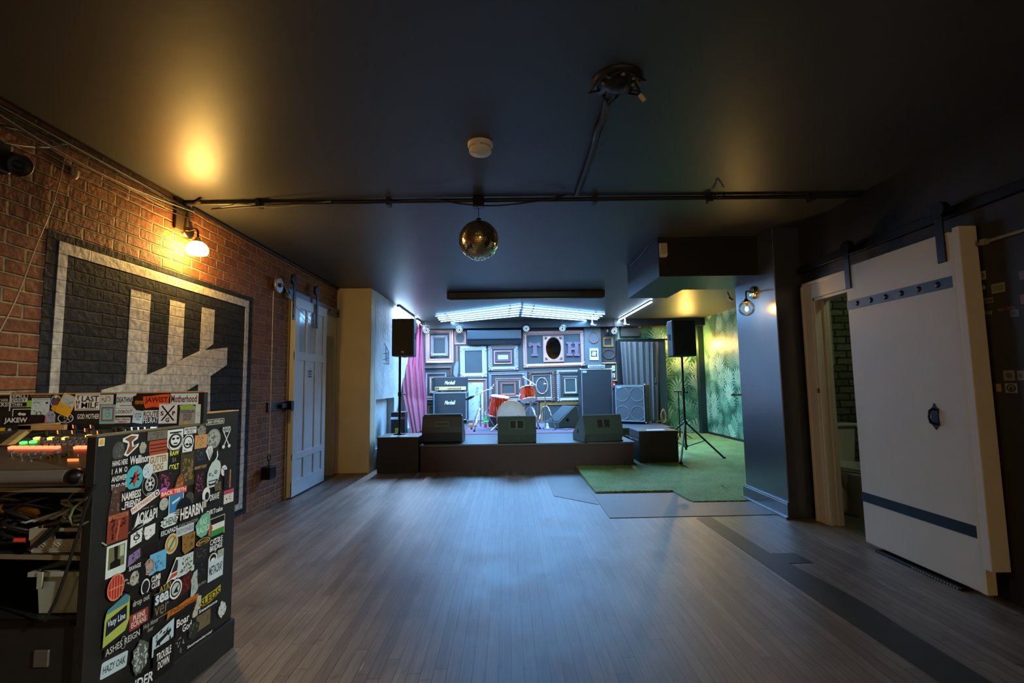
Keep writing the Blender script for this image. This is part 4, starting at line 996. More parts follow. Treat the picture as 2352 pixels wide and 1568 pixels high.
MB(T).cyl((.22, -.006, .072), (.22, -.014, .072), .012, n=12).build('pilot_light', M_BLK, ah)
for sx in (-1, 1): MB(T).box(sx*.26-.03, sx*.26+.03, .05, .2, 0, .012).build('rubber_foot', M_RUBBER, ah)
MB(T).tube([(-.09, .12, hA), (-.07, .12, hA+.022), (.07, .12, hA+.022), (.09, .12, hA)], .009, 8).build('carry_handle', M_RUBBER, ah)
# tall bass cabinet
yf = 10.3
xa, xb = ony(1334.5, 900, yf).x, ony(1407, 900, yf).x; zt3 = ony(1370, 846.5, yf).z
bc = thing('bass_cabinet', 'tall black bass speaker cabinet as high as a person right of the drums', 'bass cabinet', ((xa+xb)/2, yf, ZS))
T = bc.matrix_basis; w = xb-xa; hB = zt3-ZS
MB(T).box(-w/2, w/2, 0, .42, .045, hB).build('cabinet', M_TOLEX, bc, bev=.012, seg=3)
MB(T).box(-w/2+.03, w/2-.02, -.02, .002, .08, hB-.03).build('speaker_grille', M_GRILLE, bc, bev=.004)
q = MB(T); al = mat('aluminium trim', (.5, .55, .6, 1), .3, .9)
for x in (-w/2+.022, w/2-.012): q.cyl((x, -.014, .06), (x, -.014, hB-.012), .009, n=8)
q.cyl((-w/2+.022, -.014, hB-.014), (w/2-.012, -.014, hB-.014), .009, n=8); q.build('edge_trim', al, bc)
MB(T).box(-w/2+.04, -w/2+.13, -.024, -.02, hB-.085, hB-.04).build('badge', mat('pale blue badge', C(150, 175, 190), .3), bc)
for sx in (-1, 1):
    MB(T).cyl((sx*(w/2-.06)-.015, .1, .024), (sx*(w/2-.06)+.015, .1, .024), .023, n=14).build('caster', M_RUBBER, bc)
    MB(T).sph((sx*(w/2-.006), .01, hB-.008), .022, 8, 6).build('corner_guard', al, bc)
MB(T).tube([(w/2-.02, .05, .9), (w/2+.03, .05, .9), (w/2+.03, .05, 1.05), (w/2-.02, .05, 1.05)], .01, 8).build('side_handle', al, bc)
a, b = ony(*zz6(888, 655), yf+.04), ony(*zz6(1096, 612), yf+.04)
bh = thing('bass_amplifier', 'small silver-fronted bass amplifier lying on top of the tall bass cabinet', 'amplifier head', ((a.x+b.x)/2, yf+.04, zt3+.001))
T = bh.matrix_basis; w = b.x-a.x
MB(T).box(-w/2-.02, w/2+.02, 0, .26, .01, .085).build('amplifier_case', M_BLKMETAL, bh, bev=.006)
MB(T).box(-w/2, w/2, -.012, 0, .012, .082).build('front_panel', mat('brushed silver', (.5, .54, .56, 1), .35, .5), bh, bev=.004)
for k in range(9): MB(T).cyl((-w/2+.05+.036*k, -.012, .046), (-w/2+.05+.036*k, -.026, .046), .009, n=10).build('control_knob', M_BLK, bh)
for sx in (-1, 1): MB(T).box(sx*.16-.02, sx*.16+.02, .03, .2, 0, .01).build('rubber_foot', M_RUBBER, bh)
# four-speaker bass cabinet, turned
p = onstage(1445, 974)
t4 = thing('speaker_cabinet', 'black four-speaker bass cabinet with round grille rings in front of the grey curtain', 'bass cabinet', (2.52, 9.92, ZS), R(-28))
T = t4.matrix_basis; w, hS = .64, .80
ampbox(t4, T, w, .42, .03, hS, M_TOLEX, mat('perforated grey grille', (.075, .085, .092, 1), .55, var=.35, scale=180), .03)
for sx in (-1, 1):
    for z in (.225, .605):
        q = MB(T); q.tube([(sx*.155+.14*math.cos(a*PI/16), -.008, z+.14*math.sin(a*PI/16)) for a in range(32)], .005, 6, closed=True)
        q.build('speaker_ring', mat('grey ring', C(120, 130, 136), .4), t4)
    for z in (.03, hS): MB(T).sph((sx*(w/2-.006), .008, z), .018, 8, 6).build('corner_guard', al, t4)
MB(T).box(-w/2+.05, -w/2+.15, -.010, -.006, hS-.065, hS-.04).build('badge', mat('pale blue badge', C(150, 175, 190), .3), t4)
MB(T).box(w/2, w/2+.006, .14, .28, .46, .56).build('side_handle', M_RUBBER, t4)
for sx in (-1, 1):
    for yy in (.05, .36): MB(T).cyl((sx*(w/2-.06), yy, 0), (sx*(w/2-.06), yy, .03), .022, n=12).build('rubber_foot', M_RUBBER, t4)

# ---- drum kit
M_DRUM = woodmat('red-orange lacquered maple', C(150, 22, 8), C(224, 74, 26), 'ZXY', (3, 30, 30), .15, coat=.6)
M_HEAD = mat('coated drum head', C(226, 228, 226), .5, var=.06)
M_HEADV = mat('mottled vintage drum head', C(238, 240, 240), .5, var=.18, scale=9)
M_HOOP = mat('cream wooden hoop', C(196, 168, 118), .35, var=.12)
def lug(mb, c, ax, rad, r): mb.cyl(c-ax*.022, c+ax*.022, r, n=8)
def drum(t, c, ax, r, depth, nl, head_m, bottom=None, hoop=M_CHROME, hw=.018):
    c = Vector(c); ax = Vector(ax).normalized()
    u = ax.orthogonal().normalized(); w_ = ax.cross(u)
    MB().lathe([(r, 0), (r, depth)], c, ax, 40, cap=False).build('shell', M_DRUM, t)
    MB().lathe([(0, depth+.004), (r*.96, depth+.004), (r+.002, depth-.002)], c, ax, 40, cap=False).build('batter_head', head_m, t)
    MB().lathe([(0, -.004), (r*.96, -.004), (r+.002, .002)], c, ax, 40, cap=False).build('resonant_head', bottom or head_m, t)
    for z in (-.012, depth-hw+.012):
        MB().lathe([(r+.004, z), (r+.013, z), (r+.013, z+hw), (r+.004, z+hw), (r+.004, z)], c, ax, 40, cap=False).build('hoop', hoop, t)
    for k in range(nl):
        a = 2*PI*k/nl+.3; d = u*math.cos(a)+w_*math.sin(a)
        q = MB()
        for z in (depth*.22, depth*.78): q.cyl(c+ax*(z-.02)+d*(r+.012), c+ax*(z+.02)+d*(r+.012), .011, n=8)
        q.cyl(c-ax*.008+d*(r+.014), c+ax*depth*.3+d*(r+.014), .0035, n=6); q.cyl(c+ax*depth*.7+d*(r+.014), c+ax*(depth+.008)+d*(r+.014), .0035, n=6)
        q.build('tension_lug', M_CHROME, t)
KY = 8.86
kc = ony(1174.5, 954, KY); kr = 33.5/1100*KY
kz = max(kc.z, ZR+kr+.005)
kd = thing('bass_drum', 'bass drum with mottled white front head and cream hoop behind the middle monitor', 'bass drum', (kc.x, KY, ZR))
KC = Vector((kc.x, KY, kz))
drum(kd, KC, (0, 1, 0), kr-.012, .40, 8, M_HEADV, M_HEADV, M_HOOP, .035)
pc_ = ony(1190, 960, KY-.01)
MB().lathe([(.043, 0), (.052, -.004), (.058, 0)], pc_, (0, 1, 0), 28, cap=False).build('port_ring', M_PAPERWHITE, kd)
MB().lathe([(0, .0), (.044, .0)], pc_, (0, 1, 0), 28, cap=False).build('port_opening', mat('cream felt', C(206, 198, 160), .8), kd)
for sx in (-1, 1):
    q = MB(); q.tube([KC+Vector((sx*kr*.82, .08, -kr*.5)), Vector((KC.x+sx*(kr+.10), KY-.12, ZR+.012))], .009, 8); q.sph((KC.x+sx*(kr+.10), KY-.12, ZR+.013), .013, 8, 6); q.build('spur', M_CHROME, kd)
MB().boxc(KC+Vector((-.02, .2, kr+.01)), (.09, .12, .03)).build('tom_mount', M_CHROME, kd, bev=.006)
# floor tom leaning left behind
f0, f1 = ony(1142, 953, 9.3), ony(1150, 911, 9.3)
ft = thing('floor_tom', 'deep red-orange floor tom tilted to the left of the bass drum', 'drum', (f0.x, 9.3, ZR), 0, 'red-orange tom drums')
ax = (f1-f0).normalized(); ax = Vector((.16, -.10, 1)).normalized()
drum(ft, f0+Vector((0, .02, -.005)), ax, .185, .36, 8, M_HEAD)
q = MB(); q.boxc(f0+Vector((.08, -.18, .12)), (.07, .012, .06)); q.build('tom_badge', mat('silver badge', C(190, 195, 198), .25, .5), ft)
for k in range(3):
    a = k*2*PI/3+.5; d = Vector((math.cos(a)*.2, math.sin(a)*.2, 0)); q = MB()
    q.tube([f0+d+Vector((0, .02, .16)), f0+d+Vector((0, .02, -.02)), Vector((f0.x+d.x*1.05, 9.32+d.y*1.05, ZR+.012))], .006, 6); q.sph((f0.x+d.x*1.05, 9.32+d.y*1.05, ZR+.014), .013, 8, 6); q.build('leg', M_CHROME, ft)
# small tom on stand
f0 = ony(1215, 918, 9.25)
rt_ = thing('rack_tom', 'small red-orange tom drum hung tilted to the right above the bass drum', 'drum', (f0.x, 9.25, f0.z), 0, 'red-orange tom drums')
drum(rt_, f0+Vector((.0, .03, -.005)), Vector((-.12, .36, 1)), .148, .235, 6, M_HEAD, M_HEAD)
q = MB(); q.tube([Vector((KC.x+.0, KY+.2, kz+kr+.02)), Vector((KC.x+.10, 9.12, f0.z-.06)), f0+Vector((-.06, -.02, .1)) + Vector((-.10, .06, 0))], .011, 8); q.build('mount_arm', M_CHROME, rt_)
# black box the floor tom stands beside
a, b = ony(1121, 957, 9.62), ony(1141, 976, 9.62)
tag(MB().box(a.x, b.x+.1, 9.62, 9.86, ZR, a.z).build('equipment_case', M_BLK, bev=.006), 'small black case on the rug under the floor tom', 'case')
# cymbal boom stands
def legs3(t, c, ztop, zfoot, r, rot, double=True):
    for k in range(3):
        a = rot+2*PI*k/3; d = Vector((math.cos(a), math.sin(a), 0)); s = Vector((-d.y, d.x, 0))*.012
        q = MB()
        for e in ((-1, 1) if double else (0,)):
            q.tube([c+Vector((0, 0, ztop))+d*.02+s*e, c+Vector((0, 0, ztop-.02))+d*.06+s*e, c+d*r+Vector((0, 0, zfoot+.02))+s*e*.6], .007, 6)
        q.tube([c+Vector((0, 0, ztop*.35+zfoot*.65))+d*.012, c+d*(r*.55)+Vector((0, 0, zfoot+(ztop-zfoot)*.42))], .005, 6)
        lg = q.build('leg', M_CHROME, t)
        MB().sph(c+d*(r+.005)+Vector((0, 0, zfoot+.017)), (.022, .022, .017), 10, 6).build('rubber_foot', M_RUBBER, lg)
def boomstand(label, base, topz, e0, e1, rot, tipup, weight):
    t = thing('cymbal_stand', label, 'cymbal stand', base, 0, 'cymbal boom stands')
    c = Vector((base[0], base[1], 0)); zb0 = base[2]
    legs3(t, c, zb0+.40, zb0, .29, rot)
    MB().cyl(c+Vector((0, 0, zb0+.06)), c+Vector((0, 0, zb0+.46)), .0135, n=12).build('lower_tube', M_CHROME, t)
    MB().cyl(c+Vector((0, 0, zb0+.44)), c+Vector((0, 0, topz)), .0105, n=12).build('upper_tube', mat('dark chrome', (.35, .37, .4, 1), .25, 1), t)
    top = c+Vector((0, 0, topz))
    q = MB(); q.cyl(top-Vector((0, .02, 0)), top+Vector((0, .02, 0)), .02, n=12); q.cyl(c+Vector((.0, 0, zb0+.43)), c+Vector((.0, 0, zb0+.47)), .02, n=12); q.cyl(c+Vector((0, 0, zb0+.45)), c+Vector((.045, 0, zb0+.45)), .006, n=6); q.build('clamp', M_CHROME, t)
    MB().cyl(e0, e1, .0075, n=10).build('boom_arm', M_CHROME, t)
    if weight:
        dv = (e0-e1).normalized()
        MB().lathe([(.0, -.01), (.022, 0), (.03, .05), (.028, .15), (.015, .17), (0, .172)], e0, dv, 16).build('counterweight', M_BLK, t)
    q = MB(); q.cyl(e1-(e1-e0).normalized()*.02, e1+(e1-e0).normalized()*.02, .016, n=10); q.tube([e1, e1+Vector(tipup)*.5, e1+Vector(tipup)], .005, 6); q.sph(e1+Vector(tipup)*.6, (.018, .018, .014), 10, 6); q.build('cymbal_tilter', M_CHROME, t)
    return t
yb_ = onz(1105, 982, ZR).y; yb_ = 9.0
cc = ony(1103.5, 904, yb_)
boomstand('chrome boom stand with dark counterweight between the guitar amplifier and the floor tom', (cc.x, yb_, ZR), cc.z, ony(1088, 909, yb_-.06), ony(1129, 891, yb_+.1), R(-110), (.06, .0, .09), True)
yb_ = 9.34
cc = ony(1218.5, 880, yb_)
boomstand('chrome boom stand rising in front of the small tom', (cc.x, yb_, ZR), cc.z, ony(1232, 885, yb_-.03), ony(1203, 866, yb_+.05), R(-60), (-.02, .0, .10), False)
q = MB(); a = ony(1203, 919, yb_); b = ony(1222, 927, yb_); q.tube([a, b], .008, 8); q.cyl(a.lerp(b, .5)-Vector((0, .02, 0)), a.lerp(b, .5)+Vector((0, .02, 0)), .018, n=10)
q.build('short_arm', M_CHROME, [o for o in bpy.data.objects if o.name.startswith('cymbal_stand')][-1])
# hi-hat stand
hy = 9.15; hc = ony(1251.5, 884, hy)
hh_ = thing('hi_hat_stand', 'slim chrome hi-hat stand with pedal but no cymbals right of the drums', 'hi-hat stand', (hc.x, hy, ZR))
c = Vector((hc.x, hy, 0))
legs3(hh_, c, ZR+.42, ZR, .20, R(-30))
MB().cyl(c+Vector((0, 0, ZR+.02)), c+Vector((0, 0, ZR+.52)), .013, n=12).build('lower_tube', M_CHROME, hh_)
MB().cyl(c+Vector((0, 0, ZR+.50)), c+Vector((0, 0, hc.z)), .008, n=12).build('upper_tube', mat('dark chrome', (.35, .37, .4, 1), .25, 1), hh_)
q = MB(); z_ = hc.z; q.lathe([(.0, 0), (.03, .005), (.034, .02), (.02, .028), (.012, .03), (.012, .05), (.016, .06), (.006, .10), (.004, .14), (0, .142)], c+Vector((0, 0, z_)), (0, 0, 1), 18); q.build('cymbal_seat', M_CHROME, hh_)
MB().prism([c+Vector((-.045, -.30, ZR+.015)), c+Vector((.045, -.30, ZR+.015)), c+Vector((.04, -.02, ZR+.09)), c+Vector((-.04, -.02, ZR+.09))], (0, 0, .012)).build('pedal', M_CHROME, hh_)
MB().box(c.x-.05, c.x+.05, hy-.32, hy+.05, ZR, ZR+.012).build('pedal_base', M_CHROME, hh_)
# odds and ends by the kit
p = onz(1083, 981, ZR)
tag(MB().boxc((p.x+.02, 9.75, ZR+.03), (.16, .09, .055)).build('wooden_block', woodmat('orange wood', C(196, 130, 60), C(222, 160, 90), 'XYZ', (20, 60, 60), .5), bev=.004), 'small orange wooden block on the rug below the floral print', 'block')
bt = ony(1115, 958, 9.55)
bo = thing('drink_bottle', 'green plastic bottle with pink base standing beside the floor tom', 'bottle', (bt.x, 9.55, ZR))
MB().lathe([(0, 0), (.03, .0), (.032, .01), (.032, .07)], (bt.x, 9.55, ZR), (0, 0, 1), 16).build('bottle_base', mat('pink plastic', C(226, 60, 110), .35), bo)
MB().lathe([(.032, .07), (.032, .17), (.014, .22), (.013, .25)], (bt.x, 9.55, ZR), (0, 0, 1), 16).build('bottle_body', mat('green plastic', C(46, 190, 92), .25), bo)
MB().lathe([(.0, .32), (.012, .32), (.015, .31), (.015, .25)], (bt.x, 9.55, ZR), (0, 0, 1), 16).build('bottle_cap', M_PAPERWHITE, bo)
# straight microphone stand with coiled cable by the curtain
ms = ony(1506.5, 880, 10.2)
mt = thing('microphone_stand', 'straight black microphone stand with a coiled pale cable right of the four-speaker cabinet', 'microphone stand', (ms.x, 10.2, ZS))
MB().lathe([(0, 0), (.12, 0), (.125, .012), (.03, .03), (.015, .05)], (ms.x, 10.2, ZS), (0, 0, 1), 28).build('round_base', M_BLKMETAL, mt)
MB().cyl((ms.x, 10.2, ZS+.04), (ms.x, 10.2, ony(1506, 880, 10.2).z), .01, n=10).build('pole', mat('grey metal', (.2, .21, .22, 1), .35, .8), mt)
q = MB(); z0 = ony(1506, 880, 10.2).z; q.lathe([(.0, 0), (.02, .0), (.02, .05), (.013, .07), (.013, .11), (.016, .13), (0, .135)], (ms.x, 10.2, z0-.02), (0, 0, 1), 14); q.build('clip', M_BLK, mt)
cl = ony(1524, 966, 10.1)
q = MB(); pts = []
for i in range(60): a = i*2*PI/20; pts.append((cl.x+.05*math.cos(a)+.012*math.sin(a*.37), 10.1+.012*math.sin(a*1.3), ZS+.14+.125*math.sin(a)+.02*math.cos(a*.21)))
q.tube(pts, .006, 6); tag(q.build('coiled_cable', mat('tan cable', C(214, 170, 110), .5)), 'loop of tan cable hanging beside the stand at the right end of the stage', 'cable')
# cables on the stage
q = MB(); q.tube([onz(px, py, ZS+.007) for px, py in ((1437, 999), (1446, 1003), (1450, 1006), (1458, 1007), (1466, 1012))], .007, 6)
tag(q.build('black_cable', M_CABLE), 'black cable trailing from the right monitor over the stage edge', 'cable')
q = MB(); q.tube([onz(px, py, ZR+.008) for px, py in ((1270, 987), (1283, 985), (1300, 987), (1318, 984), (1330, 982))], .006, 6)
tag(q.build('black_cable', M_CABLE), 'black cable lying on the stage beside the back wedge monitor', 'cable')
# black stool and bits behind the left pole
p = onz(928, 990, ZS)
eq = thing('equipment_case', 'black case with yellow-green label behind the left loudspeaker pole', 'case', (-1.80, 8.1, ZS))
MB().box(-1.93, -1.70, 8.0, 8.22, ZS, ZS+.42).build('case_body', M_BLK, eq, bev=.01)
MB().box(-1.86, -1.78, 7.995, 8.0, ZS+.06, ZS+.16).build('yellow_label', mat('yellow-green label', C(200, 214, 60), .5), eq)
MB().box(-1.93, -1.70, 7.99, 8.0, ZS+.30, ZS+.34).build('metal_strip', M_CHROME, eq)

# ---- PA loudspeakers
def pa(label, c, rz, w, h):
    t = thing('loudspeaker', label, 'loudspeaker', c, rz, 'stage loudspeakers')
    T = t.matrix_basis; d = .36
    MB(T).prism([(-w/2, 0, 0), (w/2, 0, 0), (w/2*.98, d*.5, 0), (w*.3, d, 0), (-w*.3, d, 0), (-w/2*.98, d*.5, 0)], (0, 0, h)).build('cabinet', M_BLK, t, bev=.014, seg=3)
    MB(T).box(-w/2+.012, w/2-.012, -.014, .0, .02, h-.02).build('speaker_grille', mat('black metal grille', (.016, .017, .016, 1), .65, var=.5, scale=220), t, bev=.008)
    MB(T).box(-.02, .02, -.017, -.014, .05, .075).build('badge', mat('grey badge', (.09, .09, .09, 1), .3, .5), t)
    for sx in (-1, 1): MB(T).box(sx*w*.493-.004, sx*w*.493+.004, d*.18, d*.40, h*.45, h*.62).build('side_handle', M_RUBBER, t)
    MB(T).cyl((0, d*.4, -.012), (0, d*.4, .0), .03, n=14).build('pole_socket', M_BLKMETAL, t)
    return t
ys = 7.16
a, b = ony(899, 818, ys), ony(951, 731, ys)
pa('black loudspeaker on a pole at the left of the stage', ((a.x+b.x)/2, ys, a.z), R(-2), b.x-a.x, b.z-a.z)
pb_ = ony(918.5, 818, ys+.14)
sp = thing('speaker_pole', 'black pole standing on the left black box under the loudspeaker', 'speaker pole', (pb_.x, ys+.14, zl))
MB().cyl((pb_.x, ys+.144, zl+.02), (pb_.x, ys+.144, pb_.z-.004), .019, n=14).build('lower_pole', M_BLKMETAL, sp)
MB().lathe([(0, 0), (.09, 0), (.09, .01), (.025, .02), (.025, .05)], (pb_.x, ys+.144, zl+.002), (0, 0, 1), 24).build('base_plate', M_BLKMETAL, sp)
q = MB(); zk = ony(920, 905, ys+.14).z; q.cyl((pb_.x, ys+.144, zk-.03), (pb_.x, ys+.144, zk+.03), .027, n=14); q.build('pole_collar', M_BLKMETAL, sp)
q = MB(); q.cyl((pb_.x+.02, ys+.144, zk), (pb_.x+.075, ys+.13, zk), .006, n=8); q.sph((pb_.x+.08, ys+.13, zk), .018, 10, 8); q.build('locking_knob', mat('steel knob', C(170, 185, 195), .3, .8), sp)
yt = 8.0
a, b = ony(1543.5, 818, yt-.15), ony(1600, 735, yt-.15)
pa('black loudspeaker on a tripod in the green turf alcove', ((a.x+b.x)/2, yt-.15, a.z), R(7), b.x-a.x-.02, b.z-a.z)
tc_ = ony(1576, 830, yt); tx = (a.x+b.x)/2
tz = turf_z(yt)
tr = thing('speaker_tripod', 'tall black tripod stand on the green turf under the right loudspeaker', 'speaker stand', (tx, yt, tz))
MB().cyl((tx, yt, tz+.06), (tx, yt, a.z-.004), .0175, n=14).build('pole', M_BLKMETAL, tr)
zc = ony(1578, 972, yt).z
MB().lathe([(.022, -.02), (.04, -.02), (.045, .0), (.04, .03), (.022, .05)], (tx, yt, zc), (0, 0, 1), 18).build('upper_hub', M_BLK, tr)
MB().lathe([(.02, -.02), (.032, -.02), (.032, .02), (.02, .03)], (tx, yt, tz+.12), (0, 0, 1), 18).build('lower_hub', M_BLK, tr)
q = MB(); zk = ony(1578, 895, yt).z; q.cyl((tx, yt, zk-.035), (tx, yt, zk+.035), .027, n=14); q.cyl((tx, yt, zk-.04), (tx+.05, yt-.01, zk-.04), .01, n=8); q.sph((tx+.055, yt-.01, zk-.04), .02, 10, 8); q.build('pole_collar', M_BLK, tr)
feet = [onz(1663, 1051, turf_z(7.6)+.01), onz(1564, 1063, turf_z(7.3)+.01), Vector((tx-.35, yt+.55, turf_z(8.5)+.01))]
for f in feet:
    d = (f-Vector((tx, yt, f.z))); d.z = 0; d.normalize()
    f2 = Vector((tx, yt, f.z))+d*.62 if (f-Vector((tx, yt, f.z))).length > .8 else f
    q = MB(); q.tube([Vector((tx, yt, zc))+d*.04, f], .014, 8)
    lg = q.build('leg', M_BLKMETAL, tr)
    MB().sph(f, (.028, .028, .018), 10, 6).build('rubber_foot', M_RUBBER, lg)
    q = MB(); q.tube([Vector((tx, yt, tz+.12))+d*.03, Vector((tx, yt, zc)).lerp(f, .52)], .008, 6); q.build('brace', M_BLKMETAL, tr)
# small black stand in the corner of the alcove
p = onz(1562, 987, turf_z(10.5)); p = Vector((p.x if p.x < 4.1 else 4.0, min(p.y, 10.3), turf_z(10)))
p = ony(1562, 987, 10.0); p.z = turf_z(10)
ks = thing('microphone_stand', 'thin black stand with a short crossbar in the alcove behind the tripod', 'microphone stand', p)
zt_k = ony(1560, 899, 10.0).z
MB().cyl(p+Vector((0, 0, .03)), (p.x, p.y, zt_k), .011, n=10).build('pole', M_BLKMETAL, ks)
MB().cyl((p.x-.10, p.y, zt_k), (p.x+.10, p.y, zt_k), .011, n=10).build('crossbar', M_BLKMETAL, ks)
for k in range(3):
    a = k*2*PI/3; MB().tube([(p.x, p.y, p.z+.16), (p.x+.24*math.cos(a), p.y+.24*math.sin(a), p.z+.012)], .009, 6).build('leg', M_BLKMETAL, ks)
# lamp hidden behind the loudspeaker in the alcove corner: its glow shows on the wall and ceiling
wc = ony(1573, 775, YB)
sconce('globe lamp on the palm wallpaper behind the right loudspeaker, known by its glow', wc, Vector((wc.x, YB-.17, wc.z-.17)), (0, -1, 0), 'corner')
# lever by the far edge of the column
p = ony(1721, 906, 5.3)
tag(MB().tube([(2.56, 5.19, p.z), (2.56, 5.27, p.z), (2.50, 5.28, p.z), (2.46, 5.28, p.z)], .011, 8).build('door_lever', mat('dull steel lever', (.3, .32, .33, 1), .35, .8)), 'small steel lever sticking out at the far edge of the black column', 'lever')

# ================================================================== CEILING
# mirror ball
bc_ = ony(1100, 552, 3.6); br = 46.5/1100*3.62
mbt = thing('mirror_ball', 'gold-tinted mirror ball hanging from the ceiling in front of the stage', 'mirror ball', bc_)
m, nt, bs, N, L = newmat('mirror tiles'); bs.inputs['Metallic'].default_value = 1; bs.inputs['Roughness'].default_value = .14; bs.inputs['Base Color'].default_value = (.92, .80, .52, 1)
vs = []; fs = []; nr = 34
for i in range(nr):
    th0, th1 = PI*(i+.06)/nr, PI*(i+.94)/nr; thm = (th0+th1)/2
    nt_ = max(3, int(2*nr*math.sin(thm)))
    for j in range(nt_):
        p0, p1 = 2*PI*(j+.05)/nt_, 2*PI*(j+.95)/nt_
        jx, jz = random.gauss(0, .045), random.gauss(0, .045)
        o = len(vs); cm = None; q4 = []
        for th, ph in ((th0, p0), (th1, p0), (th1, p1), (th0, p1)):
            q4.append(Vector((math.sin(th)*math.cos(ph), math.sin(th)*math.sin(ph), math.cos(th)))*br)
        cen = sum(q4, Vector())/4; rm = Euler((jx, jz, random.gauss(0, .01))).to_matrix()
        vs += [bc_+cen+rm @ (p-cen) for p in q4]; fs.append((o, o+1, o+2, o+3))
MB().add(vs, fs).build('mirror_tiles', m, mbt)
MB().sph(bc_, br*.985, 32, 20).build('ball_core', M_RUBBER, mbt)
MB().cyl(bc_+Vector((0, 0, br-.004)), bc_+Vector((0, 0, br+.018)), .02, n=14).build('ball_cap', M_BLKMETAL, mbt)
bk = ony(1099, 461, 3.6)
MB().cyl(bc_+Vector((0, 0, br)), (bc_.x, bc_.y, CZ-.07), .003, n=6).build('hanging_wire', M_CABLE, mbt)
MB().boxc((bc_.x, bc_.y, CZ-.045), (.085, .07, .085)).build('ceiling_motor', M_BLKMETAL, mbt, bev=.004)
# smoke detector
sd = onz(1103, 330, CZ); sd = Vector((sd.x, sd.y, CZ))
smk = thing('smoke_detector', 'round white smoke detector on the black ceiling', 'smoke detector', sd)
s_ = 1.15
MB().lathe([(.066*s_, 0), (.066*s_, -.018), (.06*s_, -.026), (.055*s_, -.026)], sd, (0, 0, 1), 36).build('detector_base', mat('off-white plastic', C(238, 234, 220), .45, var=.05), smk)
MB().lathe([(.0585*s_, -.024), (.0585*s_, -.052), (.055*s_, -.058), (0, -.058)], sd, (0, 0, 1), 36, cap=False).build('detector_body', mat('off-white plastic', C(238, 234, 220), .45, var=.05), smk)
q = MB()
for k in range(16):
    if k % 4 == 3: continue
    a0, a1 = 2*PI*k/16+.03, 2*PI*(k+1)/16-.03
    q.tube([sd+Vector((.059*s_*math.cos(a), .059*s_*math.sin(a), -.031)) for a in (a0, (a0+a1)/2, a1)], .0016, 5)
q.build('vent_slots', M_RUBBER, smk)
q = MB(); q.tube([sd+Vector((-.054*s_, -.012, -.0585))] + [sd+Vector((-.03*math.cos(t*PI/10)+.01, .026*math.sin(t*PI/10)-.004, -.0585)) for t in range(11)], .0018, 5); q.build('groove_ridge', M_PAPERWHITE, smk)
MB().tube([sd+Vector((.012*math.cos(t*PI/8)+.01, .010*math.sin(t*PI/8)-.006, -.0585)) for t in range(16)], .0014, 5, closed=True).build('test_button', mat('off-white plastic', C(238, 234, 220), .45, var=.05), smk)
# cross pipe with cables
M_PIPE = mat('black painted pipe', (.012, .012, .012, 1), .5)
ya_ = 3.62
pp = thing('ceiling_pipe', 'black painted pipe running across the whole ceiling before the mirror ball', 'pipe', (0, ya_, CZ))
MB().cyl((XL, ya_, CZ-.022), (XR, ya_-.01, CZ-.022), .017, n=12).build('pipe', M_PIPE, pp)
for x in (-1.9, -.9, .7, 1.6, 2.4): MB().box(x-.015, x+.015, ya_-.035, ya_+.035, CZ-.058, CZ).build('pipe_clip', M_PIPE, pp)
def cable(label, pts, r, m=M_CABLE, group='cables on the ceiling', name='ceiling_cable'):
    out = []
    P = [Vector(p) for p in pts]
    for i in range(len(P)-1):
        a, b, c, d = P[max(i-1, 0)], P[i], P[i+1], P[min(i+2, len(P)-1)]
        for k in range(6):
            t = k/6; out.append(.5*((2*b)+(c-a)*t+(2*a-5*b+4*c-d)*t*t+(3*b-a-3*c+d)*t**3))
    out.append(P[-1])
    return tag(MB().tube(out, r, 6).build(name, m), label, 'cable', group)
cable('black cable sagging under the ceiling pipe beside the mirror ball', [(-2.3, ya_+.05, CZ-.05), onz(700, 468, CZ-.08), onz(850, 466, CZ-.08), onz(985, 457, CZ-.06), onz(1060, 468, CZ-.10), onz(1140, 472, CZ-.11), onz(1230, 462, CZ-.08), onz(1300, 448, CZ-.03)], .006)
cable('thin cable looping below the left part of the ceiling pipe', [(-2.3, ya_+.06, CZ-.04), onz(560, 470, CZ-.05), onz(620, 476, CZ-.06), onz(690, 470, CZ-.05), onz(760, 462, CZ-.04)], .004, M_CABLEGREY)
# cables running along the top of the brick wall
for k, (o, sag) in enumerate(((.02, .0), (.045, .015), (.07, .03), (.10, .05), (.035, .07))):
    cable(['thick black conduit in the corner between brick wall and ceiling', 'black cable just under the corner conduit on the brick wall', 'second black cable of the bundle along the top of the brick wall', 'lower sagging cable of the bundle along the top of the brick wall', 'grey cable of the bundle along the top of the brick wall'][k],
          [(XL+.03+.004*k, y, CZ-.03-o-(sag*math.sin(PI*(y-1.9)/1.75)) if 1.9 < y < 3.65 else CZ-.03-o*.8) for y in (.6, 1.4, 1.95, 2.4, 2.8, 3.2, 3.55, 3.7)], (.011, .005, .005, .0045, .004)[k], M_CABLE if k < 4 else M_CABLEGREY, 'cables along the brick wall')
cable('black conduit in the corner of brick wall and ceiling towards the stage', [(XL+.02, y, CZ-.02) for y in (3.7, 4.5, 5.5, 6.5, 7.0)], .014, M_CABLE, 'cables along the brick wall')
q = [onz(462, 462, CZ-.03), onx(440, 470, XL+.05), onx(432, 490, XL+.035), onx(430, 520, XL+.03)]
cable('thick curved cable coming down from the ceiling to the opal lamp', q, .014, mat('brown conduit', (.06, .04, .02, 1), .4), 'cables along the brick wall')
tag(MB().boxc(onx(413, 478, XL+.012), (.02, .10, .34)).build('cover_plate', mat('dark brown plate', (.05, .028, .012, 1), .6, var=.3), bev=.003), 'dark brown cover plate on the brick above the opal lamp', 'cover plate')
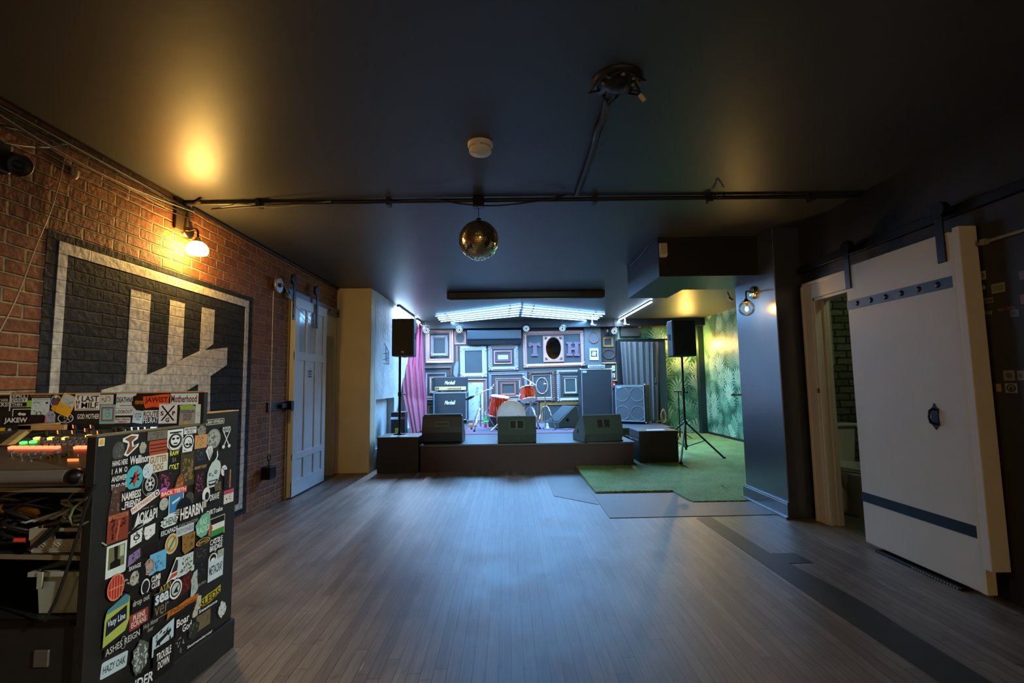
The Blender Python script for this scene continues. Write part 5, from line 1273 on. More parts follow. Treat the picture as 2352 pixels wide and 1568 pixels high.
cable('grey hanging cable curving from the ceiling corner across the dim brick at far left', [onx(0, 325, XL+.03), onx(60, 335, XL+.04), onx(110, 337, XL+.03), onx(158, 330, XL+.02), onx(180, 338, XL+.02)], .006, M_CABLEGREY, 'cables along the brick wall')
cable('black drooping cable across the dim brick near the wall speaker', [onx(0, 288, XL+.03), onx(70, 303, XL+.03), onx(130, 320, XL+.02), onx(160, 330, XL+.02)], .007, M_CABLE, 'cables along the brick wall')
cable('thin white cable hanging down the brick wall left of the mural', [onx(157, 333, XL+.012), onx(138, 410, XL+.012), onx(118, 480, XL+.012), onx(85, 560, XL+.012), onx(40, 680, XL+.012), onx(0, 760, XL+.012)], .003, mat('pale cable', C(176, 160, 128), .5), 'cables along the brick wall')
tag(MB().sph(onx(173, 397, XL+.012), (.012, .024, .04), 12, 8).build('wall_peg', mat('pale peg', C(170, 150, 112), .5)), 'small pale peg on the brick wall right of the wall speaker', 'peg')
# wall speaker
p = onx(46, 380, XL+.10)
wsp = thing('wall_speaker', 'round black spotlight-like speaker bracketed on the dim brick wall at far left', 'wall speaker', (XL, p.y, p.z))
ax = Vector((.80, -.10, -.38)).normalized()
sc_ = .62
MB().lathe([(a*sc_, b*sc_) for a, b in ((.0, -.16), (.05, -.16), (.075, -.11), (.085, 0), (.09, .01), (.08, .015), (.076, .0))], p, ax, 28, cap=False).build('speaker_body', M_BLK, wsp)
MB().lathe([(a*sc_, b*sc_) for a, b in ((.076, .0), (.055, -.02), (.03, -.026), (.028, -.012), (0, -.006))], p, ax, 28, cap=False).build('speaker_cone', mat('grey speaker cone', (.02, .02, .02, 1), .5), wsp)
MB().boxc((XL+.035, p.y-.09, p.z+.02), (.07, .16, .15)).build('wall_bracket', M_BLK, wsp, bev=.01)
# ceiling rose with cable run
rc = onz(1418, 185, CZ); rc = Vector((rc.x, rc.y, CZ))
cr_ = thing('ceiling_rose', 'broken black ceiling rose with loose fittings on the black ceiling', 'ceiling fitting', rc)
MB().lathe([(.12, 0), (.12, -.008), (.10, -.02), (.06, -.024), (.055, -.035), (.03, -.05), (0, -.052)], rc, (0, 0, 1), 28, cap=False).build('rose_plate', M_PIPE, cr_)
for k in range(7):
    a = k*.9+.3; MB().sph(rc+Vector((.075*math.cos(a), .06*math.sin(a)-.03, -.028)), (.012, .01, .008), 8, 6).build('screw_head', mat('dull brass screw', (.30, .25, .14, 1), .4, .7), cr_)
q = MB()
for k in range(5):
    a = k*1.3; q.tube([rc+Vector((.09*math.cos(a), .09*math.sin(a), -.02)), rc+Vector((.14*math.cos(a+.4), .12*math.sin(a+.4), -.05)), rc+Vector((.10*math.cos(a+.9), .10*math.sin(a+.9), -.012))], .006, 6)
q.build('loose_wires', M_CABLE, cr_)
c1 = onz(1462, 208, CZ-.03); c2 = onz(1475, 224, CZ-.06)
MB().tube([rc+Vector((.06, -.02, -.02)), rc.lerp(c1, .6)+Vector((0, 0, -.02)), c1, c2], .004, 6).build('hanging_lead', M_CABLE, cr_)
MB().cyl(c2+(c1-c2).normalized()*.02, c2-(c1-c2).normalized()*.02, .011, n=12).build('lead_connector', mat('beige connector', C(190, 180, 140), .5), cr_)
cable('bundle of taped black cables running over the ceiling from the rose to the cross pipe', [rc+Vector((-.02, .05, -.02))] + [onz(px, py, CZ-.02) for px, py in ((1395, 225), (1385, 270), (1372, 300), (1362, 340), (1345, 390), (1332, 425), (1324, 448))], .018)
cable('thin black cable beside the taped bundle on the ceiling', [rc+Vector((.0, .05, -.02))] + [onz(px, py, CZ-.012) for px, py in ((1402, 230), (1388, 285), (1378, 310), (1366, 350), (1350, 395), (1338, 430), (1329, 448))], .007)
cable('frayed black cable end hanging at the cross pipe right of the mirror ball', [onz(1640, 447, CZ-.03), onz(1650, 453, CZ-.06), onz(1658, 452, CZ-.08), onz(1665, 444, CZ-.03)], .006)
# white sensor on the bulkhead
a, b = ony(1513, 560, 4.69), ony(1530, 591, 4.69)
se = thing('motion_sensor', 'small white sensor box on the front of the black bulkhead', 'sensor', ((a.x+b.x)/2, 4.69, b.z))
MB().prism([(a.x, 4.69, b.z), (a.x, 4.66, b.z), (a.x, 4.635, b.z+.02), (a.x, 4.64, a.z-.005), (a.x, 4.66, a.z), (a.x, 4.69, a.z)], (b.x-a.x, 0, 0)).build('sensor_body', mat('cream plastic', C(206, 196, 168), .45, var=.04), se, bev=.004)
MB().box(a.x+.012, b.x-.012, 4.632, 4.64, b.z+.03, b.z+.07).build('sensor_window', mat('milky lens', C(214, 208, 186), .25, var=.03), se, bev=.003)
p = onz(1671, 671, CZ)
st_ = thing('ceiling_spotlight', 'tiny black spotlight on the alcove ceiling left of the glass lamp', 'spotlight', (p.x, p.y, CZ))
e = Vector((p.x+.02, p.y-.06, CZ-.12)); MB().cyl((p.x, p.y, CZ), e, .009, n=8).build('stem', M_BLKMETAL, st_)
MB().cyl(e-Vector((.03, -.01, -.02)), e+Vector((.03, -.01, -.03)), .02, n=12).build('lamp_head', mat('dull pale metal', (.3, .3, .28, 1), .4, .6), st_)
cable('thin pale wire along the side of the bulkhead', [onx(1447, 612, 1.522), onx(1470, 588, 1.522), onx(1498, 553, 1.522)], .004, M_CABLEGREY)

# ================================================================== RIGHT SIDE
sx = 2.68
sd_ = thing('sliding_door', 'big white sliding door slab with two black straps at right, partly covering the lavatory doorway', 'door', (2.70, 3.2, .02))
yA, yB_, zA, zB = 3.695, 2.80, .03, 2.127
MB().box(sx, sx+.04, yB_, yA, zA, zB).build('door_slab', M_WHITE, sd_, bev=.003)
MB().box(sx-.006, sx+.05, yB_-.03, yB_, zA+.0, zB-.01).build('door_edge', mat('yellowed white edge', C(206, 196, 160), .45, var=.06), sd_)
e0 = MB().box(sx-.012, sx+.095, yB_-.075, yB_-.03, .17, zB+.012); e0.build('edge_board', M_WHITE, sd_, bev=.004)
for z in (1.822, .364):
    s = MB().box(sx-.006, sx, yB_, yA, z-.034, z+.034).build('door_strap', mat('blue-black iron strap', (.008, .012, .016, 1), .4, .5, var=.3), sd_)
    if z > 1:
        for k in range(6): MB().lathe([(.02, 0), (.016, .004), (0, .005)], (sx-.006, yB_+.10+.137*k, z), (-1, 0, 0), 12).build('strap_bolt', M_BLKMETAL, s)
for y, zz0 in ((yA-.03, 1.98), (yB_+.055, 1.98)):
    h0 = MB().box(sx-.010, sx, y-.028, y+.028, zz0-.03, 2.33).build('door_hanger', M_BLKMETAL, sd_, bev=.002)
    MB().cyl((sx-.014, y, 2.28), (sx+.03, y, 2.28), .05, n=20).build('hanger_wheel', M_BLKMETAL, h0)
hp = onx(2149, 957, sx)
q = MB(); q.prism([(sx, hp.y+a, hp.z+b) for a, b in ((0, .085), (.012, .06), (.028, .05), (.024, 0), (.03, -.045), (.014, -.06), (0, -.08), (-.012, -.06), (-.028, -.05), (-.022, 0), (-.028, .05), (-.012, .06))], (-.006, 0, 0)); hpl = q.build('handle_plate', M_BLKMETAL, sd_)
MB().tube([(sx-.006, hp.y, hp.z+.05), (sx-.035, hp.y, hp.z+.04), (sx-.042, hp.y, hp.z), (sx-.035, hp.y, hp.z-.035), (sx-.006, hp.y, hp.z-.045)], .007, 8).build('handle_grip', M_BLKMETAL, hpl)
tag(MB().box(XR-.04, XR, 2.3, 4.4, 2.235, 2.295).build('door_rail', M_BLKMETAL, bev=.003), 'black steel rail above the big white sliding door at right', 'rail')
sill = thing('floor_vent', 'black perforated metal strip on the floor along the foot of the white door', 'metal strip', (2.66, 3.2, 0))
MB().box(sx-.035, sx+.03, 2.90, 3.56, 0, .016).build('strip_body', M_BLKMETAL, sill, bev=.002)
for k in range(16): MB().box(sx-.037, sx-.035, 2.92+.021*k, 2.931+.021*k, .004, .012).build('strip_hole', mat('pale gap', (.3, .28, .2, 1), .6), sill)
# toilet in the lavatory
tx0, ty0 = 3.27, 4.93
to = thing('toilet', 'white toilet in the dim lavatory seen through the doorway gap', 'toilet', (tx0, 4.6, .006))
M_CER = mat('white ceramic', C(222, 222, 208), .15, var=.03)
MB().prism([(tx0-.17, ty0-.17, .78), (tx0+.17, ty0-.17, .78), (tx0+.15, ty0-.16, .42), (tx0-.15, ty0-.16, .42)], (0, .16, 0)).build('cistern', M_CER, to, bev=.02, seg=3)
MB().box(tx0-.185, tx0+.185, ty0-.19, ty0-.005, .78, .815).build('cistern_lid', M_CER, to, bev=.012, seg=3)
def oval_ring(cx, cy, rx, ry, z, n=28): return [(cx+rx*math.cos(2*PI*i/n), cy+ry*math.sin(2*PI*i/n), z) for i in range(n)]
q = MB(); n = 28; rings = [(.12, .20, .006, -.02), (.11, .18, .06, -.02), (.10, .15, .18, -.0), (.15, .21, .28, .0), (.19, .25, .37, .0), (.195, .255, .40, .0), (.15, .2, .40, 0), (.1, .14, .3, 0)]
vs = []; [vs.extend(oval_ring(tx0, 4.52+o, a, b, z)) for a, b, z, o in rings]
fs = [(i*n+j, i*n+(j+1) % n, (i+1)*n+(j+1) % n, (i+1)*n+j) for i in range(len(rings)-1) for j in range(n)]
q.add(vs, fs, True); q.box(tx0-.11, tx0+.11, 4.62, ty0-.16, .006, .38); q.build('bowl', M_CER, to)
q = MB(); vs = oval_ring(tx0, 4.53, .20, .26, .405)+oval_ring(tx0, 4.53, .20, .26, .425)
q.add(vs, [tuple(range(n))[::-1], tuple(range(n, 2*n))]+[(i, (i+1) % n, n+(i+1) % n, n+i) for i in range(n)]); q.build('seat', M_CER, to, bev=.006)
q = MB(); vs = oval_ring(tx0, 4.53, .198, .258, .428)+oval_ring(tx0, 4.53, .19, .25, .448)
q.add(vs, [tuple(range(n))[::-1], tuple(range(n, 2*n))]+[(i, (i+1) % n, n+(i+1) % n, n+i) for i in range(n)]); q.build('seat_lid', M_CER, to, bev=.006)
pa_, pb2 = ony(1884, 690, 4.955), ony(1914, 838, 4.955)
fm = thing('picture_frame', 'dark picture in a pale frame on the lavatory wall', 'picture frame', (pb2.x, 4.96, pb2.z))
sweep_rect(pb2.x-.42, pb2.x, pb2.z, pa_.z, prof(.045, .025, 'flat'), 4.959).build('frame_moulding', mat('pale green-white frame', C(170, 172, 140), .5), fm)
MB().box(pb2.x-.375, pb2.x-.045, 4.948, 4.956, pb2.z+.045, pa_.z-.045).build('dark_picture', M_BLK, fm)
MB().box(cx-.008, cx+.01, dy1-.012, dy1+.004, 1.13, 1.17).build('latch_plate', M_BRASS, [o for o in bpy.data.objects if o.name == 'trim_2'][0])
# conduit and switch on the dark right wall
q = MB(); q.tube([(XR-.012, 2.86, 2.024), (XR-.012, 2.3, 2.028), (XR-.012, 1.9, 2.03)], .011, 8); wp = thing('wall_conduit', 'pale conduit running along the dark wall right of the white sliding door', 'conduit', (XR, 2.5, 2.045))
q.build('conduit_tube', mat('pale conduit', C(128, 126, 100), .5), wp)
p = onx(2262, 556, XR-.01); MB().boxc((XR-.014, p.y, p.z), (.03, .03, .035)).build('conduit_clip', mat('pale conduit', C(128, 126, 100), .5), wp)
p = onx(2273, 1016, XR)
sw = thing('light_switch', 'cream light switch on the dark wall right of the white sliding door', 'switch', (XR, p.y, p.z))
MB().boxc((XR-.008, p.y, p.z), (.016, .075, .075)).build('plate', mat('cream plastic', C(206, 196, 168), .45, var=.04), sw, bev=.004)
MB().boxc((XR-.019, p.y, p.z), (.008, .02, .03)).build('switch_rocker', M_PAPERWHITE, sw)
ll = thing('lavatory_lamp', 'small round ceiling lamp inside the dim lavatory', 'ceiling lamp', (3.45, 3.6, CZ))
MB().lathe([(.10, 0), (.10, -.02), (.09, -.02)], (3.45, 3.6, CZ), (0, 0, 1), 24).build('lamp_base', M_PAPERWHITE, ll)
MB().sph((3.45, 3.6, CZ-.03), (.09, .09, .05), 20, 12).build('lamp_dome', emat('dim lavatory glow', (.85, 1.0, .62), 34.0), ll)


# ================================================================== SOUND DESK (front left)
AN = R(5.7); DU = Vector((math.sin(AN), math.cos(AN), 0)); DN = Vector((DU.y, -DU.x, 0)); DP = Vector((-1.351, 2.436, 0))
def dk(u, v, z): return DP + DU*u + DN*v + Vector((0, 0, z))     # u: depth along the side panel, v: outwards to the right
TDK = Matrix(((DN.x, DU.x, 0, DP.x), (DN.y, DU.y, 0, DP.y), (0, 0, 1, 0), (0, 0, 0, 1)))   # local x = v, y = u
M_CART = mat('black painted plywood', (.012, .012, .011, 1), .5, var=.3, scale=10, bump=.1, bscale=60)
M_EDGE = mat('worn raw plywood edge', C(120, 112, 86), .6, var=.3)
WD = 1.02
desk = thing('sound_desk', 'black open-fronted mixing desk covered with band stickers at front left', 'sound desk', dk(-.4, -.5, 0))
pnl = [(0, -.745, .14), (0, 0, .14), (0, 0, 1.132), (0, -.232, 1.138), (0, -.232, 1.086), (0, -.745, 1.088)]
MB(TDK).prism([(-.035, u, z) for _, u, z in pnl], (.035, 0, 0)).build('side_panel', M_CART, desk, bev=.002)
MB(TDK).prism([(-WD, u, z) for _, u, z in pnl], (.035, 0, 0)).build('side_panel', M_CART, desk, bev=.002)
MB(TDK).box(-.05, .014, -.76, .012, 0.004, .14).build('desk_base', M_CART, desk, bev=.006)
MB(TDK).box(-WD-.01, -WD+.05, -.76, .012, 0.004, .14).build('desk_base', M_CART, desk, bev=.006)
MB(TDK).box(-WD+.035, -.035, -.025, -.005, .14, 1.08).build('back_panel', M_CART, desk)
for z, nm in ((.898, 'desk_shelf'), (.672, 'desk_shelf'), (.06, 'desk_shelf')):
    s = MB(TDK).box(-WD+.035, -.035, -.735, -.025, z, z+.016).build(nm, M_CART, desk)
    MB(TDK).box(-WD+.035, -.035, -.740, -.735, z, z+.015).build('shelf_edge', M_EDGE if z > .1 else M_CART, s)
MB(TDK).box(-.038, .003, -.747, -.66, 1.086, 1.0925).build('top_edging', mat('dull metal edging', C(128, 122, 96), .4, .4), desk)
MB(TDK).box(-.038, .003, -.66, -.232, 1.086, 1.0925).build('top_edging', mat('dull metal edging', C(128, 122, 96), .4, .4), desk)
MB(TDK).box(-.038, .003, -.232, 0, 1.1345, 1.14).build('top_edging', mat('pale wood edging', C(190, 150, 96), .5), desk)
# ---- sticker board standing across the back of the desk
BY = 2.163
sb = thing('sticker_board', 'low black board covered with stickers standing across the back of the mixing desk', 'board', (-1.9, BY, 1.085))
bx0, bx1, bz1 = -2.42, ony(470, 903, BY).x, ony(240, 904, BY).z
MB().box(bx0+.1, -1.425, BY, BY+.026, .92, bz1).box(-1.425, bx1, BY, BY+.026, 1.0945, bz1).build('board_panel', M_CART, sb, bev=.002)
MB().box(bx0+.1, bx1, BY-.002, BY+.028, bz1, bz1+.006).build('board_edge', mat('pale wood edging', C(190, 150, 96), .5), sb)

# ---- stickers
W_, K_ = (206, 208, 200), (10, 10, 10)
def ink(c):
    v = C(*c); k = 1.55 if max(v[:3]) > .03 else 1.0
    return mat('print %d %d %d' % c, tuple(min(.82, q*k) for q in v[:3])+(1,), .42, var=.12, scale=40)
LAY = {}
def sticker(surf, cx, cy, w, h, shape, bg, items=(), line=None, seed=0, label=None):
    if surf == 'p': P, nrm, U, par = DP, DN, DU, desk
    else: P, nrm, U, par = Vector((0, BY, 0)), Vector((0, -1, 0)), Vector((1, 0, 0)), sb
    V = Vector((0, 0, 1))
    if line:
        a, b = onp(line[0], line[1], P, nrm), onp(line[2], line[3], P, nrm)
        O = (a+b)/2; U = (b-a).normalized(); V = nrm.cross(U).normalized(); V = V if V.z > 0 else -V
        hw = (b-a).length/2; hh = abs((onp(O.x*0+(line[0]+line[2])/2, (line[1]+line[3])/2-line[4]/2, P, nrm)-onp((line[0]+line[2])/2, (line[1]+line[3])/2+line[4]/2, P, nrm)).z)/2*max(.6, abs(V.z))
    else:
        O = onp(cx, cy, P, nrm)
        hw = abs((onp(cx+w/2, cy, P, nrm)-onp(cx-w/2, cy, P, nrm)).dot(U))/2
        hh = abs(onp(cx, cy-h/2, P, nrm).z-onp(cx, cy+h/2, P, nrm).z)/2
    L = LAY.setdefault(surf, []); lay = 0
    for (o, a, b, l) in L:
        if abs((o-O).dot(U)) < a+hw and abs(o.z-O.z) < b+hh: lay = max(lay, l+1)
    L.append((O, hw, hh, lay))
    base = O+nrm*(.0008+.0007*lay)
    def pt(x, y, k=0): return base+U*(x*hw)+V*(y*hh)+nrm*(.00022*k)
    rnd = random.Random(seed or int(cx*7+cy*13))
    if shape == 'r': pts = [(-1, -1), (1, -1), (1, 1), (-1, 1)]
    elif shape == 'o': pts = [(math.cos(2*PI*i/28), math.sin(2*PI*i/28)) for i in range(28)]
    elif shape == 'b': pts = [((.72+.28*rnd.random())*math.cos(2*PI*i/22), (.72+.28*rnd.random())*math.sin(2*PI*i/22)) for i in range(22)]
    elif shape == 'rr': pts = [(sx*.82+.18*math.cos(a), sy*.82+.18*math.sin(a)) for sx, sy, a0 in ((1, 1, 0), (-1, 1, PI/2), (-1, -1, PI), (1, -1, 1.5*PI)) for a in (a0, a0+PI/4, a0+PI/2)]
    else: pts = shape
    st_o = MB().poly([pt(*p) for p in pts]).build('sticker', ink(bg), par, label=label)
    prints = {}
    for n, it in enumerate(items):
        k = n+1; kind, col = it[0], it[1]
        if kind == 't':
            x0, y0, x1, y1 = it[3:7] if len(it) > 6 else (-.86, -.8, .86, .8)
            lettering('sticker_lettering', it[2], ink(col), st_o, pt((x0+x1)/2, (y0+y1)/2, k), U, V, abs(x1-x0)*hw, abs(y1-y0)*hh, bold=it[7] if len(it) > 7 else .02)
            continue
        mb = prints.setdefault((col, k if kind == 'R' else 0), MB())
        if kind == 'r': x0, y0, x1, y1 = it[2:6]; mb.poly([pt(x0, y0, k), pt(x1, y0, k), pt(x1, y1, k), pt(x0, y1, k)])
        elif kind == 'e': x, y, a, b = it[2:6]; mb.poly([pt(x+a*math.cos(2*PI*i/20), y+b*math.sin(2*PI*i/20), k) for i in range(20)])
        elif kind == 'g':
            x, y, a, b, q = it[2:7]; N_ = 28
            vs = [pt(x+s*a*math.cos(2*PI*i/N_), y+s*b*math.sin(2*PI*i/N_), k) for i in range(N_) for s in (1, q)]
            mb.add(vs, [(2*i, 2*((i+1) % N_), 2*((i+1) % N_)+1, 2*i+1) for i in range(N_)])
        elif kind == 'p': mb.poly([pt(x, y, k) for x, y in it[2]])
        elif kind == 's':
            for i in range(int(it[2]*1.3)):
                x, y = rnd.uniform(-.68, .68), rnd.uniform(-.68, .68); a0 = rnd.uniform(0, PI); sx_, sy_ = rnd.uniform(.06, .22), rnd.uniform(.03, .11); q = []
                for v in range(7):
                    a = 2*PI*v/7; k2 = rnd.uniform(.55, 1.15); ex, ey = sx_*k2*math.cos(a), sy_*k2*math.sin(a)
                    q.append(pt(max(-.92, min(.92, x+ex*math.cos(a0)-ey*math.sin(a0))), max(-.92, min(.92, y+ex*math.sin(a0)+ey*math.cos(a0))), k))
                mb.poly(q)
    for (c, _), mb in prints.items(): mb.build('sticker_print', ink(c), st_o)
    return st_o
S = lambda *a, **k: sticker('p', *a, **k)
PALE, GREY, BRN, RED, TEAL, GOLD, DK = (188, 198, 196), (120, 122, 116), (120, 84, 52), (168, 60, 44), (64, 150, 160), (196, 150, 48), (18, 18, 18)
S(233, 1015, 14, 18, 'r', (214, 206, 180), [('r', GOLD, -.7, -.7, .7, .7), ('s', BRN, 6)])
S(272, 1036, 28, 44, 'o', (62, 62, 62), [('s', (96, 96, 94), 16)])
S(299, 1022, 40, 50, [(-.9, .7), (.1, 1), (.9, .9), (.8, .5), (.3, .3), (.4, -.1), (1, .1), (.9, -.2), (-.3, -1), (-.7, -.8), (-.4, -.3), (-.3, .2), (-.9, .4)], PALE, [('p', (104, 66, 40), [(-.7, .6), (0, .85), (.7, .75), (.1, .3), (.2, -.2), (.8, -.05), (-.25, -.8), (-.45, -.7), (-.1, 0), (-.2, .35)])])
S(327, 1029, 18, 32, 'b', (140, 142, 128), [('s', (80, 84, 76), 6)])
S(361, 999, 46, 20, 'r', (94, 92, 80), [('s', (60, 60, 52), 20)])
S(364, 1027, 42, 32, 'r', (142, 62, 36), [('r', DK, -.9, .38, .9, .5), ('r', DK, -.9, -.1, .9, .02), ('r', DK, -.9, -.55, .9, -.43)])
S(402, 1012, 36, 52, [(-1, 1), (1, 1), (1, -.4), (.5, -.85), (0, -1), (-.5, -.85), (-1, -.4)], PALE, [('r', DK, -.75, .68, .75, .8), ('e', DK, 0, 0, .8, .62), ('e', PALE, 0, .05, .6, .46), ('e', DK, -.28, .2, .2, .1), ('e', DK, .28, .2, .2, .1), ('e', DK, 0, -.22, .3, .06), ('g', DK, 0, -.1, .9, .8, .94)])
S(463, 988, 24, 26, 'b', (116, 118, 110), [('s', (60, 62, 58), 12)])
S(437, 988, 28, 15, 'r', PALE, [('t', K_, 'BROKEN\nSKULL')])
S(431, 1022, 28, 48, [(-.9, -.6), (-.5, -1), (.6, -.9), (.8, -.2), (.95, .4), (.6, .95), (-.3, 1), (-.9, .6)], PALE, [('g', DK, 0, .3, .8, .6, .8), ('e', DK, -.2, .1, .2, .12), ('e', DK, .3, .05, .2, .12), ('s', DK, 8), ('r', DK, -.6, -.8, .5, -.72)])
S(461, 1014, 28, 32, 'r', (168, 126, 78), [('s', (110, 72, 40), 12)])
S(490, 1007, 32, 44, 'o', (142, 146, 140), [('s', (78, 82, 78), 26), ('g', (92, 96, 92), 0, 0, .92, .92, .92)])
S(494, 968, 42, 13, 'rr', (150, 146, 128), [('r', DK, -.92, -.7, .92, .7), ('t', PALE, 'ASH OPHELIA', -.86, -.5, .86, .5)])
S(519, 1004, 26, 52, 'r', DK, [('t', PALE, 'BORDER\nLINES', -.7, .45, .7, .95), ('p', PALE, [(-.75, .7), (-.62, .7), (.45, -.6), (.3, -.62)]), ('p', PALE, [(.75, .7), (.62, .7), (-.45, -.6), (-.3, -.62)]), ('e', PALE, .5, -.78, .25, .16), ('e', PALE, -.5, -.78, .25, .16)])
S(273, 1090, 38, 74, 'r', DK, [('t', W_, 'HANG HERE', -.9, .58, .95, .92), ('t', W_, 'I  A M  O', -.9, .1, .95, .44), ('t', W_, 'ANSWER', -.9, -.38, .95, -.04), ('t', W_, 'TO NO ONE', -.9, -.86, .95, -.52)])
S(319, 1054, 46, 24, 'r', DK, [('t', W_, 'Wellinor', -.95, -.8, .95, .8, .03)])
S(362, 1063, 44, 40, 'r', (172, 178, 166), [('t', (132, 98, 62), 'GUTTER\nDOG', -.9, -.85, .9, .85, .03)])
S(399, 1056, 26, 46, 'r', DK, [('t', (190, 196, 60), 'RAW', -.8, .45, .8, .95, .03), ('t', GREY, 'IS A', -.3, -.2, .3, .25), ('t', (190, 196, 60), 'COLT', -.85, -.95, .85, -.4, .03)])
S(430, 1076, 34, 78, 'r', (58, 50, 30), [('s', (122, 102, 56), 40)])
S(459, 1045, 28, 32, 'r', (34, 34, 42), [('s', (70, 70, 84), 14)])
S(459, 1072, 30, 24, 'r', (26, 30, 46), [('t', (160, 124, 50), 'BENEFIT EVENT', -.9, -.3, .9, .25)])
S(479, 1041, 18, 34, [(0, -1), (.9, .2), (.6, .9), (-.4, 1), (-1, .4)], PALE, [('p', DK, [(0, -.7), (.06, -.7), (.7, .3), (.6, .4)]), ('p', DK, [(-.02, -.6), (.04, -.6), (.2, .7), (.08, .75)]), ('p', DK, [(-.04, -.6), (0, -.6), (-.4, .7), (-.5, .6)])])
S(495, 1046, 12, 28, 'o', DK, [('p', PALE, [(-.7, -.9), (.4, -.8), (1, 0), (.6, .9), (.4, .5), (.5, -.1), (.1, -.5)])])
S(308, 1097, 40, 56, 'o', TEAL, [('p', DK, [(-.7, -.5), (-.3, -.1), (-.6, .1), (-.2, .1), (0, .5), (.2, .2), (.7, .3), (.35, 0), (.6, -.3), (.2, -.2), (0, -.75), (-.2, -.3)]), ('p', (176, 44, 40), [(.45, .75), (0, .35), (.1, .05), (-.15, -.2), (-.05, -.7), (.35, -.05), (.2, .1)])], label='round teal sticker with a red lightning flash')
S(342, 1112, 36, 54, 'o', DK, [('g', (150, 150, 120), 0, 0, .98, .98, .95), ('e', PALE, 0, .05, .6, .6), ('g', DK, 0, .05, .52, .52, .9)] + [('e', DK, .32*math.cos(k*1.047), .05+.32*math.sin(k*1.047), .13, .13) for k in range(6)] + [('t', PALE, 'CUSTOM', -.4, -.86, .4, -.68)], label='round black sticker with a white wheel')
S(337, 1081, 24, 34, 'o', (168, 184, 192), [('s', (110, 124, 132), 14)])
S(378, 1108, 34, 58, 'r', (40, 24, 34), [('s', (150, 70, 100), 22), ('e', (150, 100, 190), -.2, -.6, .5, .25)])
S(407, 1112, 26, 50, [(-1, -1), (-.2, .6), (.5, 1), (1, .2), (.8, -.7)], (112, 66, 40), [('s', (170, 120, 50), 10)])
S(270, 1150, 30, 66, 'r', (70, 52, 44), [('s', (110, 92, 80), 18)])
S(265, 1160, 40, 60, [(-.9, -1), (.6, -.9), (.7, 1), (-.6, .9)], (62, 44, 38), [('s', (100, 82, 70), 10)])
S(299, 1147, 48, 48, 'r', DK, [('t', W_, 'NAMBESS', -.9, .05, .9, .8, .03), ('t', W_, 'FRIENDS', -.6, -.7, .9, -.05, .03), ('p', W_, [(-.9, -.5), (-.8, -.62), (-.5, -.7), (-.55, -.78), (-.85, -.72)])])
S(339, 1172, 40, 20, 'r', (30, 28, 26), [('t', (120, 100, 86), 'VITE EN')])
S(334, 1186, 56, 36, 'r', DK, [('t', PALE, 'OKAPI', -.5, -.6, .95, .75, .03), ('p', PALE, [(-.9, -.9), (-.6, .9), (-.5, 0), (-.45, -.8), (-.7, -1)])])
S(0, 0, 0, 0, 'rr', (190, 196, 188), [('t', (170, 78, 56), "PAS D'PANIQUE", -.94, -.6, .6, .6), ('g', DK, .8, 0, .13, .75, .6)], line=(298, 1176, 363, 1128, 17), label="pale slanted sticker lettered PAS D'PANIQUE")
S(402, 1153, 34, 48, 'r', PALE, [('r', (44, 110, 160), -.9, -.9, .9, .95), ('p', PALE, [(-.6, .1), (.5, .45), (.4, .2), (-.5, -.1)])], label='blue rectangular sticker')
S(373, 1157, 20, 28, 'o', (150, 156, 150), [('s', (104, 110, 106), 10)])
S(432, 1145, 26, 34, 'b', (58, 58, 50), [('s', (96, 96, 82), 14)])
S(419, 1166, 36, 48, 'o', DK, [('r', (150, 150, 140), -.95, -.5, .6, .05), ('t', DK, 'DEMOSET', -.9, -.42, .55, -.02)])
S(0, 0, 0, 0, 'r', (184, 58, 40), [('t', W_, 'BACK TEETH', -.92, -.62, .92, .62, .03)], line=(365, 1136, 426, 1121, 15), label='red sticker lettered BACK TEETH')
S(455, 1108, 22, 60, 'r', (34, 22, 30), [('s', (140, 62, 92), 22)])
S(489, 1087, 32, 60, [(-.9, -1), (.2, -1), (.7, -.55), (.9, -.1), (1, .4), (.85, .8), (.5, .98), (.05, 1), (-.35, .85), (-.7, .5), (-.9, .1), (-.95, -.4)], (160, 178, 178), [('e', DK, -.55, .0, .18, .12), ('e', (160, 178, 178), -.55, 0, .09, .06), ('e', DK, .25, .08, .2, .14), ('e', (160, 178, 178), .25, .08, .1, .07), ('p', DK, [(-.3, -.2), (-.1, -.2), (-.15, -.02)]), ('r', DK, -.75, -.55, .45, -.48), ('p', DK, [(-.75, -.62), (-.6, -.85), (.2, -.85), (.6, -.4), (.5, -.62), (.1, -.72), (-.5, -.72)])], label='large white skull sticker')
S(512, 1080, 14, 24, 'o', PALE, [('p', DK, [(0, 0), (.1, .0), (.6, .6), (.4, .6)]), ('p', DK, [(0, 0), (-.1, 0), (-.6, .5), (-.4, .6)]), ('p', DK, [(-.05, 0), (.05, 0), (.05, -.7), (-.05, -.7)])])
S(498, 1122, 20, 40, 'b', (72, 66, 48), [('s', (112, 104, 80), 12)])
S(520, 1100, 16, 46, 'r', (24, 20, 18), [('r', (150, 96, 66), .5, -.9, .9, .9), ('s', (90, 50, 50), 8)])
S(470, 1136, 18, 34, 'o', PALE, [('e', DK, .2, -.2, .5, .55)])
S(489, 1140, 22, 24, 'r', DK, [('t', PALE, 'DRAVE', -.95, -.6, .95, .6)])
S(525, 1139, 22, 30, 'r', (176, 178, 172), [('r', (160, 60, 84), -1, .4, 1, 1), ('s', DK, 8)])
S(493, 1173, 38, 20, 'r', DK, [('t', W_, 'DIRTcake', -.95, -.5, .95, .6)])
S(440, 1171, 60, 32, 'r', DK, [('t', W_, 'HEARBN', -.95, -.85, .75, .8, .03), ('r', (150, 150, 132), .78, -.2, 1.0, .95)])
